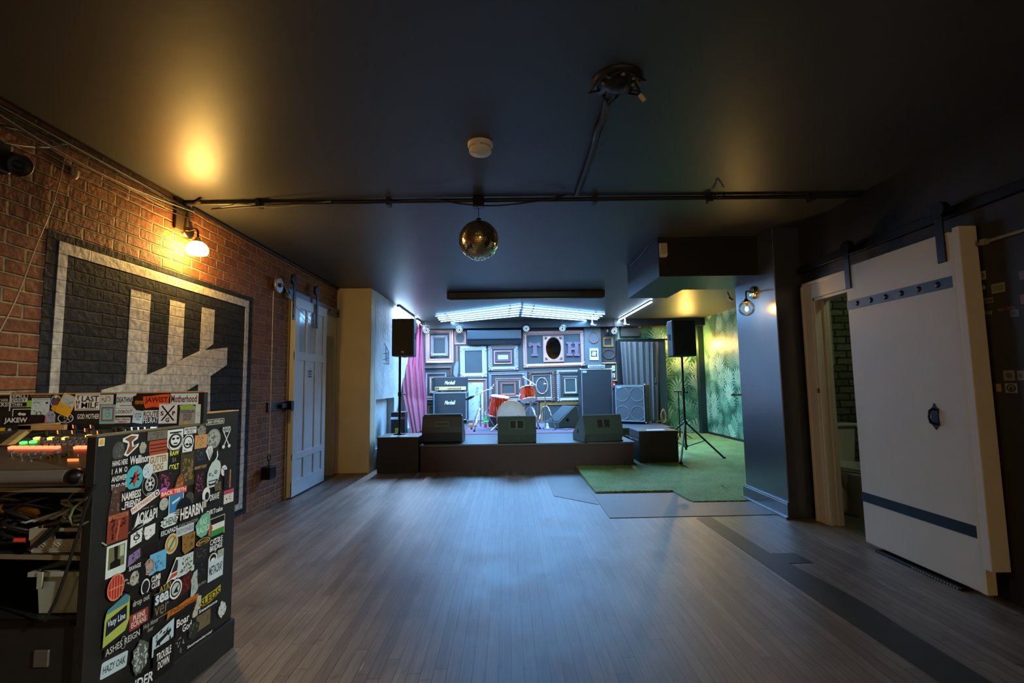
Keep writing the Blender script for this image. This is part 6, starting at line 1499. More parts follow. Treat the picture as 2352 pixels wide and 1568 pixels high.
S(386, 1196, 44, 34, 'b', (178, 196, 200), [('t', (70, 76, 76), 'CHENE', -.75, -.5, .75, .5, .02)])
S(430, 1200, 46, 14, 'r', (30, 28, 24), [('t', GREY, 'DECANTER', -.95, -.5, .95, .5)])
S(385, 1219, 40, 22, 'r', DK, [('t', PALE, 'ESCAPADE', -.95, -.5, .95, .5, .02)])
S(462, 1206, 34, 54, [(-1, .2), (-.2, .9), (.5, 1), (.95, .6), (1, -.2), (.5, -.9), (-.2, -1), (-.8, -.6)], (96, 150, 126), [('t', (150, 196, 176), 'RAS\nRADIO', -.8, -.6, .85, .6)], label='mint green rounded sticker')
S(268, 1210, 48, 64, 'r', (112, 48, 32), [('r', (150, 96, 66), -.92, .62, .9, .92), ('t', (92, 48, 34), 'OUTBREAK', -.8, .66, .8, .88), ('s', (50, 20, 18), 26), ('p', (150, 80, 50), [(-.2, -.9), (0, -.9), (.2, .5), (.0, .5)])])
S(498, 1208, 36, 44, 'r', (150, 146, 120), [('r', K_, -.92, .32, .92, .9), ('r', (186, 192, 186), -.92, -.28, .92, .32), ('r', (48, 120, 48), -.92, -.9, .92, -.28), ('p', (150, 60, 34), [(-.92, -.9), (-.55, 0), (-.92, .9)])], label='small flag sticker in black, white, green and red')
S(322, 1205, 56, 22, [(-1, -.9), (.3, -.2), (.9, .2), (1, .7), (.6, .9), (-.1, .5)], PALE, [('p', DK, [(-.9, -.8), (.2, -.1), (.2, .3), (-.2, .3)]), ('s', GREY, 5)])
S(421, 1216, 40, 20, 'r', (156, 168, 176), [('t', (96, 104, 110), 'SETONES', -.9, -.5, .9, .5)])
S(496, 1250, 32, 44, 'r', DK, [('t', PALE, 'CASTLE\nBRIDGE', -.9, -.5, .9, .7, .02), ('s', PALE, 8)])
S(462, 1243, 34, 22, 'o', (20, 24, 40), [('g', (160, 130, 44), 0, 0, .95, .7, .82), ('t', (160, 130, 44), 'BANDI', -.6, -.3, .6, .3)])
S(389, 1248, 30, 46, 'o', (150, 168, 128), [('g', (176, 104, 52), 0, 0, .82, .82, .72), ('p', (70, 84, 60), [(-.5, -.5), (-.3, -.55), (.6, .5), (.4, .55)])])
S(428, 1246, 30, 46, [(-1, 1), (1, .9), (.95, -.7), (-.5, -1), (-.9, -.5)], (120, 90, 44), [('s', (84, 60, 28), 20)])
S(267, 1284, 46, 72, 'r', (172, 188, 184), [('r', (92, 92, 62), -.8, -.5, .8, .85), ('p', (14, 16, 14), [(-.6, -.5), (-.6, -.1), (-.2, .0), (-.3, .85), (.1, .85), (.1, 0), (.4, -.1), (.4, -.5)]), ('r', (150, 160, 140), .3, .1, .7, .8)], label='white-framed instant photo sticker')
S(327, 1230, 58, 44, 'r', (28, 28, 26), [('p', PALE, [(-.95, -.8), (-.95, .5), (-.05, .9), (-.1, -.5)]), ('p', PALE, [(.05, .2), (.1, .8), (.95, .9), (.95, -.2), (.4, -.6), (.2, -.5)]), ('g', DK, -.5, .1, .25, .3, .6), ('s', (90, 96, 94), 10)])
S(308, 1280, 28, 34, [(-1, -1), (-.9, .5), (.9, 1), (1, -.2)], (112, 96, 134), [('s', (50, 44, 60), 8), ('e', (60, 52, 70), -.2, 0, .2, .2)])
S(345, 1262, 34, 26, 'r', (24, 16, 14), [('s', (48, 36, 30), 8)])
S(357, 1290, 38, 46, 'r', (84, 150, 186), [('s', (40, 80, 110), 18)], label='light blue square sticker')
S(336, 1301, 24, 36, 'o', (142, 132, 124), [('g', (120, 76, 60), 0, 0, .9, .9, .85), ('s', (60, 50, 46), 8)])
S(302, 1324, 54, 64, 'o', (18, 18, 16), [('t', PALE, 'SAVAGE', -.5, .55, .5, .85), ('e', (150, 150, 134), .0, -.1, .38, .5), ('e', DK, -.15, 0, .1, .1), ('e', DK, .18, 0, .1, .1), ('s', GREY, 8)])
S(259, 1348, 40, 60, 'o', (150, 40, 32), [('g', (176, 130, 100), 0, 0, .96, .96, .92)] + [('r', (176, 130, 100), -.55+.3*k, -.85, -.49+.3*k, .8) for k in range(5)] + [('r', (176, 130, 100), -.8, -.05, .8, .02)], label='round red sticker with a cracked grid')
S(352, 1334, 28, 44, 'o', DK, [('t', PALE, 'CLIMB\nCLUB', -.75, -.65, .75, .65, .03)])
S(327, 1347, 20, 36, 'o', PALE, [('e', (26, 24, 34), 0, 0, .8, .8)])
S(374, 1348, 30, 24, 'r', DK, [('t', (150, 130, 40), 'ATAS', -.9, -.5, .9, .6)])
S(391, 1309, 30, 52, [(-1, -.9), (.4, 1), (1, .9), (.8, -.7), (.4, -.9), (-.2, -.75)], PALE, [('p', (40, 40, 36), [(-.3, -.2), (.4, .8), (.8, .7), (.6, -.2)]), ('p', (150, 66, 48), [(-.75, -.75), (-.2, -.3), (.7, -.3), (.6, -.6), (-.2, -.65)])])
S(421, 1295, 38, 44, 'r', (160, 176, 180), [('s', (92, 92, 70), 30)])
S(455, 1270, 34, 36, 'r', (32, 32, 30), [('s', (74, 72, 68), 12)])
S(458, 1310, 34, 44, 'r', (22, 22, 24), [('s', (52, 50, 58), 14)])
S(488, 1283, 20, 26, 'o', PALE, [('e', DK, 0, .1, .7, .7), ('e', PALE, 0, -.2, .5, .4)])
S(506, 1271, 14, 20, 'r', (140, 146, 138), [('s', DK, 6)])
S(494, 1306, 34, 44, 'r', (164, 182, 190), [('t', (44, 48, 50), 'METACRAP', -.85, -.4, .9, .5)])
S(462, 1340, 24, 12, 'r', DK, [('t', GREY, 'SELFISH', -.9, -.5, .9, .5)])
S(421, 1337, 30, 50, [(-1, -1), (-.8, .6), (.6, 1), (1, .3), (.6, -.8)], (56, 14, 14), [('s', (120, 30, 26), 10)])
S(439, 1340, 18, 60, [(-.9, -1), (-.7, 0), (-.9, .4), (-.2, .9), (.7, 1), (.7, .3), (1, -.5), (.6, -.75)], (140, 156, 150), [('s', (84, 96, 90), 8)])
S(396, 1352, 30, 46, 'o', (28, 26, 20), [('g', PALE, 0, 0, .95, .95, .8), ('e', (150, 164, 162), 0, 0, .62, .62), ('p', DK, [(-.4, -.3), (0, .1), (.5, .4), (.2, 0), (.4, -.4)])], label='round goat sticker with a white ring')
S(317, 1383, 40, 34, 'r', DK, [('t', (150, 150, 136), 'drop out', -.95, -.3, .95, .7, .02)])
S(363, 1386, 36, 58, 'r', (26, 24, 20), [('t', (170, 186, 192), 'sea', -.85, .1, .9, .85, .03), ('t', (110, 92, 74), 'ver', -.85, -.8, .9, -.05, .0), ('r', (110, 100, 84), -1, .93, 1, 1), ('r', (110, 100, 84), -1, -1, 1, -.93)], label='square sticker lettered sea ver')
S(0, 0, 0, 0, [(-1, -1), (-.95, .6), (-.4, .6), (.2, 1), (1, .9), (.95, -.3), (.3, -.2), (-.3, -.5), (-.8, -.5)], (150, 86, 24), [('t', (86, 46, 12), 'Psilocutie', -.8, -.3, .85, .5, .02)], line=(375, 1412, 448, 1372, 24), label='orange graffiti-lettered sticker')
S(0, 0, 0, 0, [(-1, -1), (-.95, .7), (-.2, .9), (.5, .8), (1, 1), (.95, -.2), (.2, -.6)], (150, 146, 28), [('t', (60, 40, 12), 'SLEDS', -.85, -.5, .9, .7, .03)], line=(455, 1393, 507, 1354, 28), label='yellow block-lettered sticker')
S(444, 1391, 24, 46, [(-1, -.8), (-.2, .2), (.1, 1), (.8, .8), (.7, -.2), (.3, -.9), (-.4, -1)], (150, 152, 142), [('s', (110, 80, 60), 8)])
S(470, 1392, 46, 14, 'r', DK, [('t', PALE, 'Seastone', -.9, -.4, .9, .6)])
S(502, 1398, 20, 40, 'b', (164, 176, 172), [('s', (70, 76, 74), 8)])
S(414, 1431, 38, 44, 'r', DK, [('t', W_, 'Boar', -.9, .0, .6, .8), ('t', W_, 'God', -.2, -.85, .9, -.1)])
S(467, 1421, 32, 40, 'r', (88, 80, 58), [('s', (66, 60, 44), 10)])
S(436, 1445, 28, 40, 'b', (38, 44, 34), [('s', (90, 100, 80), 10)])
S(261, 1421, 58, 96, [(-1, -1), (-.95, .2), (-.8, .6), (.6, 1), (.95, .8), (1, -.3), (.7, -.75)], (140, 152, 66), [('p', (60, 110, 124), [(-.9, .45), (-.75, .65), (.6, 1), (.9, .85), (.85, .55)]), ('p', (20, 28, 44), [(-.85, -.55), (-.8, .15), (.75, .45), (.75, -.25)]), ('t', (176, 186, 190), 'Vasy Line', -.75, -.25, .65, .15)], label='lime green jar-shaped sticker with a navy label')
S(319, 1420, 42, 38, 'rr', (120, 52, 48), [('t', (190, 180, 168), 'PLEINS\nECRANS', -.8, -.7, .8, .7, .02)])
S(337, 1437, 36, 32, 'r', DK, [('t', GREY, 'Holy Moon\nover', -.9, -.7, .9, .7)])
S(0, 0, 0, 0, [(-1, -.6), (-1, .6), (-.2, .6), (0, 1), (.2, .6), (1, .6), (1, -.6), (.2, -.6), (0, -1), (-.2, -.6)], DK, [('t', (160, 166, 160), 'ASHES REIGN', -.95, -.5, .95, .5, .01), ('g', (140, 146, 140), 0, 0, .16, .95, .9)], line=(231, 1502, 315, 1449, 30))
S(0, 0, 0, 0, 'rr', (150, 170, 178), [('t', (40, 48, 52), 'HAZY OAK', -.85, -.45, .85, .45)], line=(231, 1543, 292, 1510, 36), label='pale sticker lettered HAZY OAK')
S(313, 1507, 42, 84, 'b', (70, 78, 74), [('s', (150, 162, 158), 30)])
S(366, 1463, 48, 60, [(-1, -1), (-1, .5), (1, 1), (1, -.4)], (150, 170, 180), [('p', DK, [(-.7, -.4), (-.6, .0), (.7, .4), (.7, .1)]), ('s', DK, 12)])
S(366, 1512, 46, 70, 'r', (8, 8, 8), [('t', PALE, 'TROUBLE\nDOWN', -.7, -.5, .75, .6, .02)])
S(404, 1482, 30, 52, 'r', (20, 20, 18), [('s', (110, 116, 110), 12)])
S(0, 0, 0, 0, 'r', DK, [('t', PALE, 'Seemenelernie!', -.95, -.4, .95, .4)], line=(428, 1488, 488, 1447, 16))
S(0, 0, 0, 0, 'r', (10, 10, 10), [('t', (176, 186, 190), 'UNDER', -.95, -.7, .95, .7, .02)], line=(268, 1592, 344, 1548, 34))
# stickers of the board
B = lambda *a, **k: sticker('b', *a, **k)
B(8, 923, 34, 42, 'r', PALE, [('r', DK, -.9, -1, .84, .86), ('t', (170, 170, 130), 'TSER', -.75, .05, .7, .35), ('t', W_, 'CKS!', -.75, -.5, .75, -.02, .02)])
B(45, 919, 38, 31, 'r', (170, 170, 140), [('r', DK, -.94, -.92, .94, .92), ('r', PALE, -.94, -.3, .94, .3), ('t', PALE, 'SPILL', -.85, .4, .85, .84), ('t', DK, 'EVERY', -.85, -.22, .85, .22), ('t', PALE, 'THIN', -.85, -.84, .4, -.4), ('s', PALE, 0)])
B(68, 927, 12, 15, 'r', (120, 180, 40), [])
B(94, 909, 48, 9, 'r', (40, 30, 22), [('t', (130, 90, 60), 'GuttereD', -.95, -.7, .95, .7)])
B(51, 947, 44, 17, 'r', PALE, [('r', DK, -.9, -1, .95, .8), ('e', PALE, -.2, -.4, .2, .4), ('e', PALE, .2, -.5, .25, .35)])
B(94, 934, 42, 40, 'r', (172, 190, 196), [('t', (110, 124, 128), 'SIX FORGED HEADS', -.85, .76, .85, .92), ('e', (70, 50, 50), -.65, .5, .13, .06), ('e', (70, 50, 50), -.25, .5, .1, .06), ('e', (50, 40, 40), .7, .45, .14, .12), ('g', (70, 60, 50), -.1, -.75, .3, .25, .7), ('s', (150, 166, 170), 12)])
B(83, 962, 38, 20, 'r', (34, 20, 26), [('s', (60, 38, 48), 10)])
B(117, 958, 26, 30, [(-1, -1), (-.9, .4), (-.4, .95), (.4, 1), (.9, .4), (.9, -.9), (.4, -.7), (0, -.95), (-.4, -.7)], (142, 140, 160), [('e', (40, 100, 110), -.25, .3, .12, .16), ('e', (40, 100, 110), .35, .4, .14, .18), ('p', (40, 100, 110), [(-.2, -.05), (.1, -.2), (.5, .1), (.1, -.1)]), ('p', (176, 90, 100), [(-1, -1), (-.9, .0), (-.6, -.1), (-.6, -.9)])])
B(151, 960, 38, 24, 'o', DK, [('g', PALE, 0, 0, .96, .96, .88), ('s', PALE, 10)])
B(129, 921, 26, 28, 'o', (150, 160, 176), [('e', (72, 60, 84), 0, .0, .85, .8), ('p', (190, 180, 90), [(-.3, .7), (0, 1.15), (.3, .7), (.1, .5), (-.2, .5)]), ('e', (104, 60, 50), .1, -.3, .5, .35)])
B(129, 937, 22, 16, 'b', (190, 140, 44), [('s', (140, 84, 30), 8)])
B(0, 0, 0, 0, 'rr', (196, 150, 40), [('r', (160, 172, 176), .0, -.82, .9, .85), ('s', (120, 130, 140), 9)], line=(143, 952, 166, 907, 60))
B(203, 923, 57, 38, 'r', W_, [('r', K_, -.93, .82, .93, .88), ('r', K_, -.93, -.88, .93, -.82), ('t', K_, 'LAST', -.45, .05, .9, .74, .015), ('t', K_, 'MILF', -.45, -.72, .9, -.04, .015), ('t', K_, 'T\nH\nE', -.88, -.72, -.62, .74)], label='white sticker lettered THE LAST MILF')
B(203, 956, 53, 15, 'r', DK, [('t', W_, 'GOD MOTHER', -.96, -.8, .96, .8, .02)])
B(38, 966, 56, 17, 'r', DK, [('t', W_, 'JAKEW', -.95, -.85, .95, .85, .03)])
B(247, 917, 32, 22, 'r', (168, 176, 170), [('s', (110, 72, 48), 18)])
B(290, 924, 46, 44, 'r', (172, 186, 192), [('t', DK, 'DEATHNUT', -.95, .0, .95, .55), ('r', (100, 70, 50), -.6, -.35, .9, -.28)])
B(286, 945, 42, 17, 'r', (182, 194, 198), [('t', DK, 'LOOKOUT', -.9, -.5, .9, .5), ('r', DK, -1, .88, 1, .96)])
B(282, 965, 36, 13, 'rr', (170, 178, 180), [('t', (90, 40, 40), 'Bet v Bette\nstetson', -.9, -.8, .9, .8)])
B(248, 951, 36, 44, 'r', (104, 158, 162), [('r', (130, 62, 70), -.8, -.72, .8, .76), ('r', (110, 162, 166), -.62, -.56, .62, .6), ('g', (80, 120, 124), 0, -.05, .3, .25, .8), ('t', (120, 80, 84), 'DOUBT', -.3, .4, .3, .52)], label='teal sticker with a maroon frame')
B(318, 922, 34, 40, 'b', (34, 26, 18), [('t', (170, 110, 40), 'stereo', -.4, -.3, .7, .2)])
B(347, 957, 36, 30, 'r', W_, [('t', K_, 'ROUTE', -.95, .02, .95, .85, .02), ('r', K_, -1, -1, 1, -.05), ('t', W_, 'FEURAT', -.95, -.95, .95, -.12, .02)])
B(424, 916, 64, 26, 'r', (178, 192, 198), [('t', (90, 26, 26), 'Motherhood', -.95, -.6, .9, .7, .02)], label='white sticker with dark red gothic lettering')
B(361, 921, 64, 32, [(-.95, -.2), (-1, .7), (-.4, .75), (.3, .95), (.95, 1), (.85, .2), (.9, -.5), (.4, -.95), (-.2, -.8), (-.8, -1)], (204, 72, 28), [('t', (70, 20, 12), 'JAWIST', -.85, -.4, .8, .6, .02)], label='jagged orange sticker')
B(387, 949, 42, 46, 'r', W_, [('r', K_, -.95, .93, .95, .96), ('p', K_, [(-.75, -.7), (-.6, -.75), (.75, .75), (.6, .8)]), ('p', K_, [(.75, -.7), (.6, -.75), (-.75, .75), (-.6, .8)]), ('t', K_, 'S', -.8, -.2, -.45, .22), ('t', K_, 'P', .5, -.2, .82, .22), ('t', K_, 'G', -.2, -.85, .2, -.42)], label='white sticker with a black cross and the letters S P G')
B(318, 957, 26, 32, [(-1, -.8), (-.8, 1), (1, .8), (.8, -1)], (166, 186, 194), [('t', (84, 96, 104), 'LIVING\nROOM\nOLE', -.6, -.5, .6, .6)])
B(455, 950, 12, 44, 'r', (172, 188, 184), [('g', (140, 150, 110), .2, .0, .5, .25, .7)])
B(431, 953, 38, 46, [(-1, -1), (-.9, .6), (-1, 1), (.3, 1.1), (.9, .9), (1, .5), (.95, -1)], (134, 134, 130), [('p', (130, 168, 60), [(-.9, .6), (-.8, .95), (.3, 1.0), (.9, .8), (.8, .58)]), ('t', (56, 52, 64), 'PUDDERLIPS\nSTACKS\nOR DIY', -.8, -.55, .85, .5, .01), ('e', (176, 140, 60), -.1, -.75, .3, .2)])
B(5, 993, 14, 22, 'r', (186, 156, 20), [('p', DK, [(-.9, -.9), (-.7, -.9), (.9, .5), (.9, .7)])], label='yellow sticker at the left end')
B(22, 992, 13, 20, 'b', (160, 164, 156), [('s', GREY, 3)])

# ---- mixing console
MX0, MX1 = -2.30, -1.470
SP, SN = Vector((0, 1.73, .978)), Vector((0, -.105, .44)).normalized()
def on_mix(px, py): return onp(px, py, SP, SN)
mx = thing('mixing_console', 'grey mixing console with glowing red, green and amber buttons on the desk', 'mixing console', (-1.85, 1.95, .915))
sl_ = lambda y: .978+(y-1.73)*.105/.44
MB().prism([(MX0, 1.712, .918), (MX0, 1.70, .94), (MX0, 1.705, .962), (MX0, 1.73, .977), (MX0, 2.15, sl_(2.15)-.001), (MX0, 2.15, .918)], (MX1-MX0, 0, 0)).build('console_body', mat('grey console metal', (.12, .11, .09, 1), .4, .4, var=.25, scale=25), mx, bev=.003)
MB().tube([(MX0, 1.712, .952), (MX1-.06, 1.712, .952)], .022, 14).build('arm_rest', mat('satin silver roll', (.32, .32, .3, 1), .3, .6), mx)
MB().sph((MX1-.035, 1.712, .952), (.03, .026, .028), 16, 10).build('end_knob', M_BLKMETAL, mx)
yv = SN
def lamp_btn(px, py, w, h, m, nm='lit_button'):
    c = on_mix(px, py); a = on_mix(px-w/2, py); b = on_mix(px+w/2, py)
    wx = (b-a).length; MB().boxc(c+yv*.003, (wx*.9, h, .010), Euler((math.atan2(.105, .44), 0, 0)).to_matrix()).build(nm, m, mx, bev=.0015)
M_RED, M_GRN, M_AMB, M_ORG = emat('lit red button', (1, .13, .05), 3.2, (.5, .1, .05)), emat('lit green button', (.08, 1, .15), 1.6, (.1, .5, .1)), emat('lit amber button', (1, .55, .08), 2.2, (.5, .3, .05)), emat('orange lit knob line', (1, .22, .06), 1.4, (.5, .2, .05))
for px in [28+14.6*k for k in range(8)] + [178+14.6*k for k in range(3)]: lamp_btn(px, 1029-(px-28)*.002, 13, .016, M_RED)
for px, py in ((54, 1018), (76, 1016)): lamp_btn(px, py, 13, .014, M_GRN)
for px, py in ((85, 1008), (117, 1008), (150, 1008), (204, 1003), (210, 1008.5)): lamp_btn(px, py, 12, .014, M_AMB)
M_BTN = mat('grey console button', (.16, .16, .15, 1), .5)
for j, py in enumerate((1009, 1016, 1022)):
    for k in range(9): lamp_btn(98+j*4+14.2*k, py-.5, 10, .008, M_BTN, 'button')
for k in range(8): lamp_btn(28+17*k+(k % 3), 1040+3*(k % 2)+2*(k % 3), 10, .012, M_BTN, 'button')
lamp_btn(168, 1058, 26, .006, M_ORG)
M_KNOB = mat('black console knob', (.01, .01, .01, 1), .35)
kn = [(143, 983, 1), (173, 983, 1), (194, 976, 0), (213, 983, 1), (108, 997, 0), (138, 996, 1), (171, 996, 1), (200, 991, 1), (217, 972, 0), (247, 974, 0), (229, 997, 1), (262, 1003, 1), (266, 990, 0), (278, 988, 0), (296, 990, 0), (311, 989, 0), (326, 988.5, 0), (341, 988, 0)]
for px, py, lit in kn:
    c = on_mix(px, py+2); t_ = MB().cyl(c, c+yv*.020, .0095, .008, n=14).build('rotary_knob', M_KNOB, mx)
    if lit: MB().boxc(c+yv*.012+Vector((0, -.0095, 0)), (.003, .002, .016), Euler((math.atan2(.105, .44), 0, 0)).to_matrix()).build('pointer_line', M_ORG, t_)
for k in range(10):
    px = 27+22*k; c = on_mix(px, 1048+3*(k % 3)); MB().cyl(c, c+yv*.014, .0026, n=6).build('fader_stem', M_CHROME, mx)
scr = [on_mix(*q)+yv*.0015 for q in ((286, 988.5), (350, 988.5), (367, 977.5), (309, 976.5))]
MB().poly(scr).build('display_screen', emat('lit console display', (.45, .68, 1), 1.1, (.1, .1, .1)), mx)
scr = [on_mix(*q)+yv*.001 for q in ((255, 985), (300, 984), (306, 975), (262, 979))]
MB().poly(scr).build('green_panel', mat('greenish panel', (.10, .22, .09, 1), .4), mx)
# wooden block on the left of the console
wb_ = thing('wooden_box', 'pale wooden box frame standing on the left of the mixing console', 'wooden box', on_mix(95, 1005))
c0 = on_mix(42, 1022); ztop_ = ony(52, 977, 2.02).z
M_PLY = woodmat('pale plywood', C(150, 128, 76), C(178, 154, 98), 'XYZ', (12, 60, 60), .6)
a, b = ony(40, 1020, 1.98), ony(142, 974, 2.12)
xa_, xb_ = ony(40, 980, 2.0).x, ony(72, 980, 2.0).x
zz_ = ony(55, 976, 2.0).z
MB().box(xa_, xa_+.19, 2.0, 2.015, zz_-.022, zz_).box(xa_, xb_, 2.0, 2.13, zz_-.02, zz_+.001).build('box_top', M_PLY, wb_, bev=.002)
MB().prism([(xa_-.0, 1.93, sl_(1.93)+.012), (xb_-.02, 1.93, sl_(1.93)+.012), (xb_-.02, 2.0, zz_-.022), (xa_+.005, 2.0, zz_-.022)], (0, .03, 0)).build('box_side', M_PLY, wb_, bev=.002)
# ---- contents of the shelves
zs1 = .6885
a, b = ony(68, 1270, 1.74), ony(212, 1210, 1.74)
bk_ = thing('plastic_basket', 'grey perforated plastic basket of cables on the upper shelf of the desk', 'basket', ((a.x+b.x)/2, 1.86, zs1))
x0, x1, z1_ = a.x, -1.475, b.z
M_BSK = mat('grey basket plastic', C(150, 146, 128), .55, var=.15)
q = MB(); hs = (x0+.085, x0+.175)
q.prism([(x0+.01, 1.745, zs1), (x1-.01, 1.745, zs1), (x1, 1.735, z1_-.038), (x0, 1.735, z1_-.038)], (0, .006, 0))
for u0, u1, v0, v1 in ((x0, hs[0], z1_-.038, z1_), (hs[1], x1, z1_-.038, z1_), (hs[0], hs[1], z1_-.012, z1_)): q.box(u0, u1, 1.733, 1.740, v0, v1)
q.box(x0, x0+.006, 1.74, 1.98, zs1, z1_).box(x1-.006, x1, 1.74, 1.98, zs1, z1_).box(x0, x1, 1.974, 1.98, zs1, z1_).box(x0, x1, 1.74, 1.98, zs1, zs1+.005)
q.build('basket_body', M_BSK, bk_)
q = MB()
for k in range(15):
    x = x0+.012+k*.0165; q.prism([(x, 1.7405, z1_-.05), (x+.003, 1.7405, z1_-.05), (x+.022, 1.7435, zs1+.02), (x+.019, 1.7435, zs1+.02)], (0, -.006, 0))
q.build('basket_ribs', mat('pale ribs', C(176, 172, 152), .5), bk_)
rc_ = random.Random(5)
def coil(name, label, c, r, n, rad, m, flat=.3, tilt=0.0):
    pts = []
    for i in range(int(n*18)):
        a = 2*PI*i/18; rr = r*(1+.12*math.sin(i*.7)+.08*rc_.random())
        pts.append((c[0]+rr*math.cos(a), c[1]+rr*.75*math.sin(a), c[2]+flat*r*math.sin(a*.83+1)+tilt*rr*math.cos(a)+.0006*i))
    return tag(MB().tube(pts, rad, 6).build(name, m), label, 'cable', 'cables on the desk shelf')
coil('coiled_cable', 'grey coiled cable heaped in the perforated basket', (x0+.10, 1.85, z1_+.02), .07, 4, .006, M_CABLEGREY)
coil('coiled_cable', 'black coiled cable at the right of the perforated basket', (x1-.08, 1.87, z1_+.025), .065, 4, .006, M_CABLE, .5)
coil('coiled_cable', 'pale green-grey cable looping above the basket beside the desk panel', (x1-.055, 1.80, z1_+.065), .05, 2.4, .005, mat('green-grey cable', C(110, 122, 96), .5), .8)
coil('coiled_cable', 'black coiled cable left of the perforated basket on the shelf', (x0-.10, 1.85, zs1+.07), .075, 5, .0075, M_CABLE, .6)
coil('coiled_cable', 'dark grey coiled cable behind the basket at far left of the shelf', (x0-.24, 1.9, zs1+.08), .08, 5, .008, mat('dark grey cable', (.04, .042, .04, 1), .5), .6)
for k, (col, nm) in enumerate((((150, 170, 172), 'pale blue'), ((176, 180, 172), 'white'), ((96, 100, 90), 'grey'), ((150, 156, 150), 'light grey'))):
    p0 = ony(60+20*k, 1200-3*k, 1.78); pts = [p0+Vector((-.07, .05, -.01)), p0, ony(96+22*k, 1188-6*k, 1.80), ony(118+22*k, 1178-7*k+3, 1.83), ony(128+22*k, 1190, 1.80)]
    tag(MB().tube(pts, .0045, 6).build('loose_cable', mat(nm+' cable', C(*col), .4)), nm+' cable strand lying over the top of the basket', 'cable', 'loose cable ends over the basket')
yg_ = thing('work_glove', 'yellow work glove lying among the cables at the left of the shelf', 'glove', ony(40, 1178, 1.86))
gp = [ony(px, py, 1.86) for px, py in ((-20, 1172), (10, 1168), (35, 1172), (60, 1171), (80, 1176))]
MB().tube(gp, [.018, .021, .022, .02, .012], 10).build('glove_back', mat('yellow glove cloth', C(190, 140, 20), .8, var=.3, scale=40), yg_)
for k in range(4): MB().tube([gp[4]+Vector((-.01, -.006, .012-.009*k)), gp[4]+Vector((.022-.004*k, -.012, .010-.012*k)), gp[4]+Vector((.03-.006*k, -.016, -.004-.013*k))], .0065, 8).build('glove_finger', mat('yellow glove cloth', C(190, 140, 20), .8, var=.3, scale=40), yg_)
MB().box(x0-.36, x0-.13, 1.72, 1.98, zs1+.001, zs1+.02).build('cable_tray', M_BLK)
tag(bpy.data.objects['cable_tray'], 'flat black tray under the coils at the left of the desk shelf', 'tray')
for k in range(3):
    coil('coiled_cable', ['thin black cable coil at the left edge of the shelf', 'black cable coil with red plug on the tray', 'thick black cable coil hanging at the front of the tray'][k], (x0-.09-.09*k, 1.80, zs1+.045+.012*k), .05, 3, .006, M_CABLE, .5)
p = ony(33, 1240, 1.73); tag(MB().cyl(p, p+Vector((.03, .01, -.004)), .008, n=10).build('red_plug', mat('red plug', C(190, 50, 40), .4)), 'small red plug among the black cables on the shelf', 'plug')
for k, (pa_, pb_) in enumerate((((140, 1205), (80, 1255)), ((118, 1212), (66, 1262)))):
    a_, b_ = ony(*pa_, 1.722), ony(*pb_, 1.716); tag(MB().tube([a_, a_.lerp(b_, .5)+Vector((0, -.004, -.006)), b_], .006, 6).build('loose_cable', M_CABLE), ['black cable hanging over the front of the basket, right one', 'black cable hanging over the front of the basket, left one'][k], 'cable', 'black cables over the basket')
# translucent bin on the black case
cz = .482
a, b = ony(64, 1424, 1.73), ony(206, 1318, 1.73)
bx = thing('storage_bin', 'translucent plastic storage bin under the desk shelf', 'storage bin', ((a.x+b.x)/2, 1.85, cz))
m, nt, bs, N, L = newmat('milky plastic'); tr = N.new('ShaderNodeBsdfTransparent'); mx_ = N.new('ShaderNodeMixShader'); mx_.inputs[0].default_value = .5
bs.inputs['Base Color'].default_value = C(176, 186, 172); bs.inputs['Roughness'].default_value = .3
L.new(tr.outputs[0], mx_.inputs[1]); L.new(bs.outputs[0], mx_.inputs[2]); L.new(mx_.outputs[0], N['Material Output'].inputs[0])
x0, x1 = a.x, -1.485; z1b = .625
def tray(mb, x0, x1, y0, y1, z0, z1, e, t):
    o = [(x0, y0), (x1, y0), (x1, y1), (x0, y1)]; cxm, cym = (x0+x1)/2, (y0+y1)/2
    bot = [(cxm+(x-cxm)*e, cym+(y-cym)*e, z0) for x, y in o]; top = [(x, y, z1) for x, y in o]
    bi = [(cxm+(x-cxm)*(e-t), cym+(y-cym)*(e-t), z0+.004) for x, y in o]; ti = [(cxm+(x-cxm)*(1-t), cym+(y-cym)*(1-t), z1) for x, y in o]
    return mb.add(bot+top+bi+ti, [(3, 2, 1, 0), (8, 9, 10, 11)]+[(i, (i+1) % 4, 4+(i+1) % 4, 4+i) for i in range(4)]+[(8+(i+1) % 4, 8+i, 12+i, 12+(i+1) % 4) for i in range(4)]+[(4+i, 4+(i+1) % 4, 12+(i+1) % 4, 12+i) for i in range(4)])
tray(MB(), x0+.01, x1, 1.74, 2.0, cz, z1b, .92, .02).build('bin_body', m, bx, bev=.003)
q = MB(); q.box(x0-.006, x1+.006, 1.722, 1.742, z1b-.012, z1b+.004).box(x0-.006, x1+.006, 2.0, 2.012, z1b-.012, z1b+.004).box(x0-.006, x0+.012, 1.742, 2.0, z1b-.012, z1b+.004).box(x1-.012, x1+.006, 1.742, 2.0, z1b-.012, z1b+.004)
q.build('bin_rim', mat('milky rim', C(150, 156, 142), .4), bx, bev=.002)
MB().box((x0+x1)/2-.05, (x0+x1)/2-.03, 1.716, 1.723, z1b-.05, z1b+.006).build('bin_clip', mat('milky rim', C(150, 156, 142), .4), bx, bev=.002)
coil('coiled_cable', 'pale cable coil seen dimly inside the translucent bin', ((x0+x1)/2, 1.86, cz+.045), .06, 4, .007, mat('pale blue cable', C(150, 170, 172), .4), .35)
coil('coiled_cable', 'dark cable coil sticking out of the top of the translucent bin', ((x0+x1)/2+.01, 1.88, z1b-.01), .065, 3, .005, M_CABLE, .5)
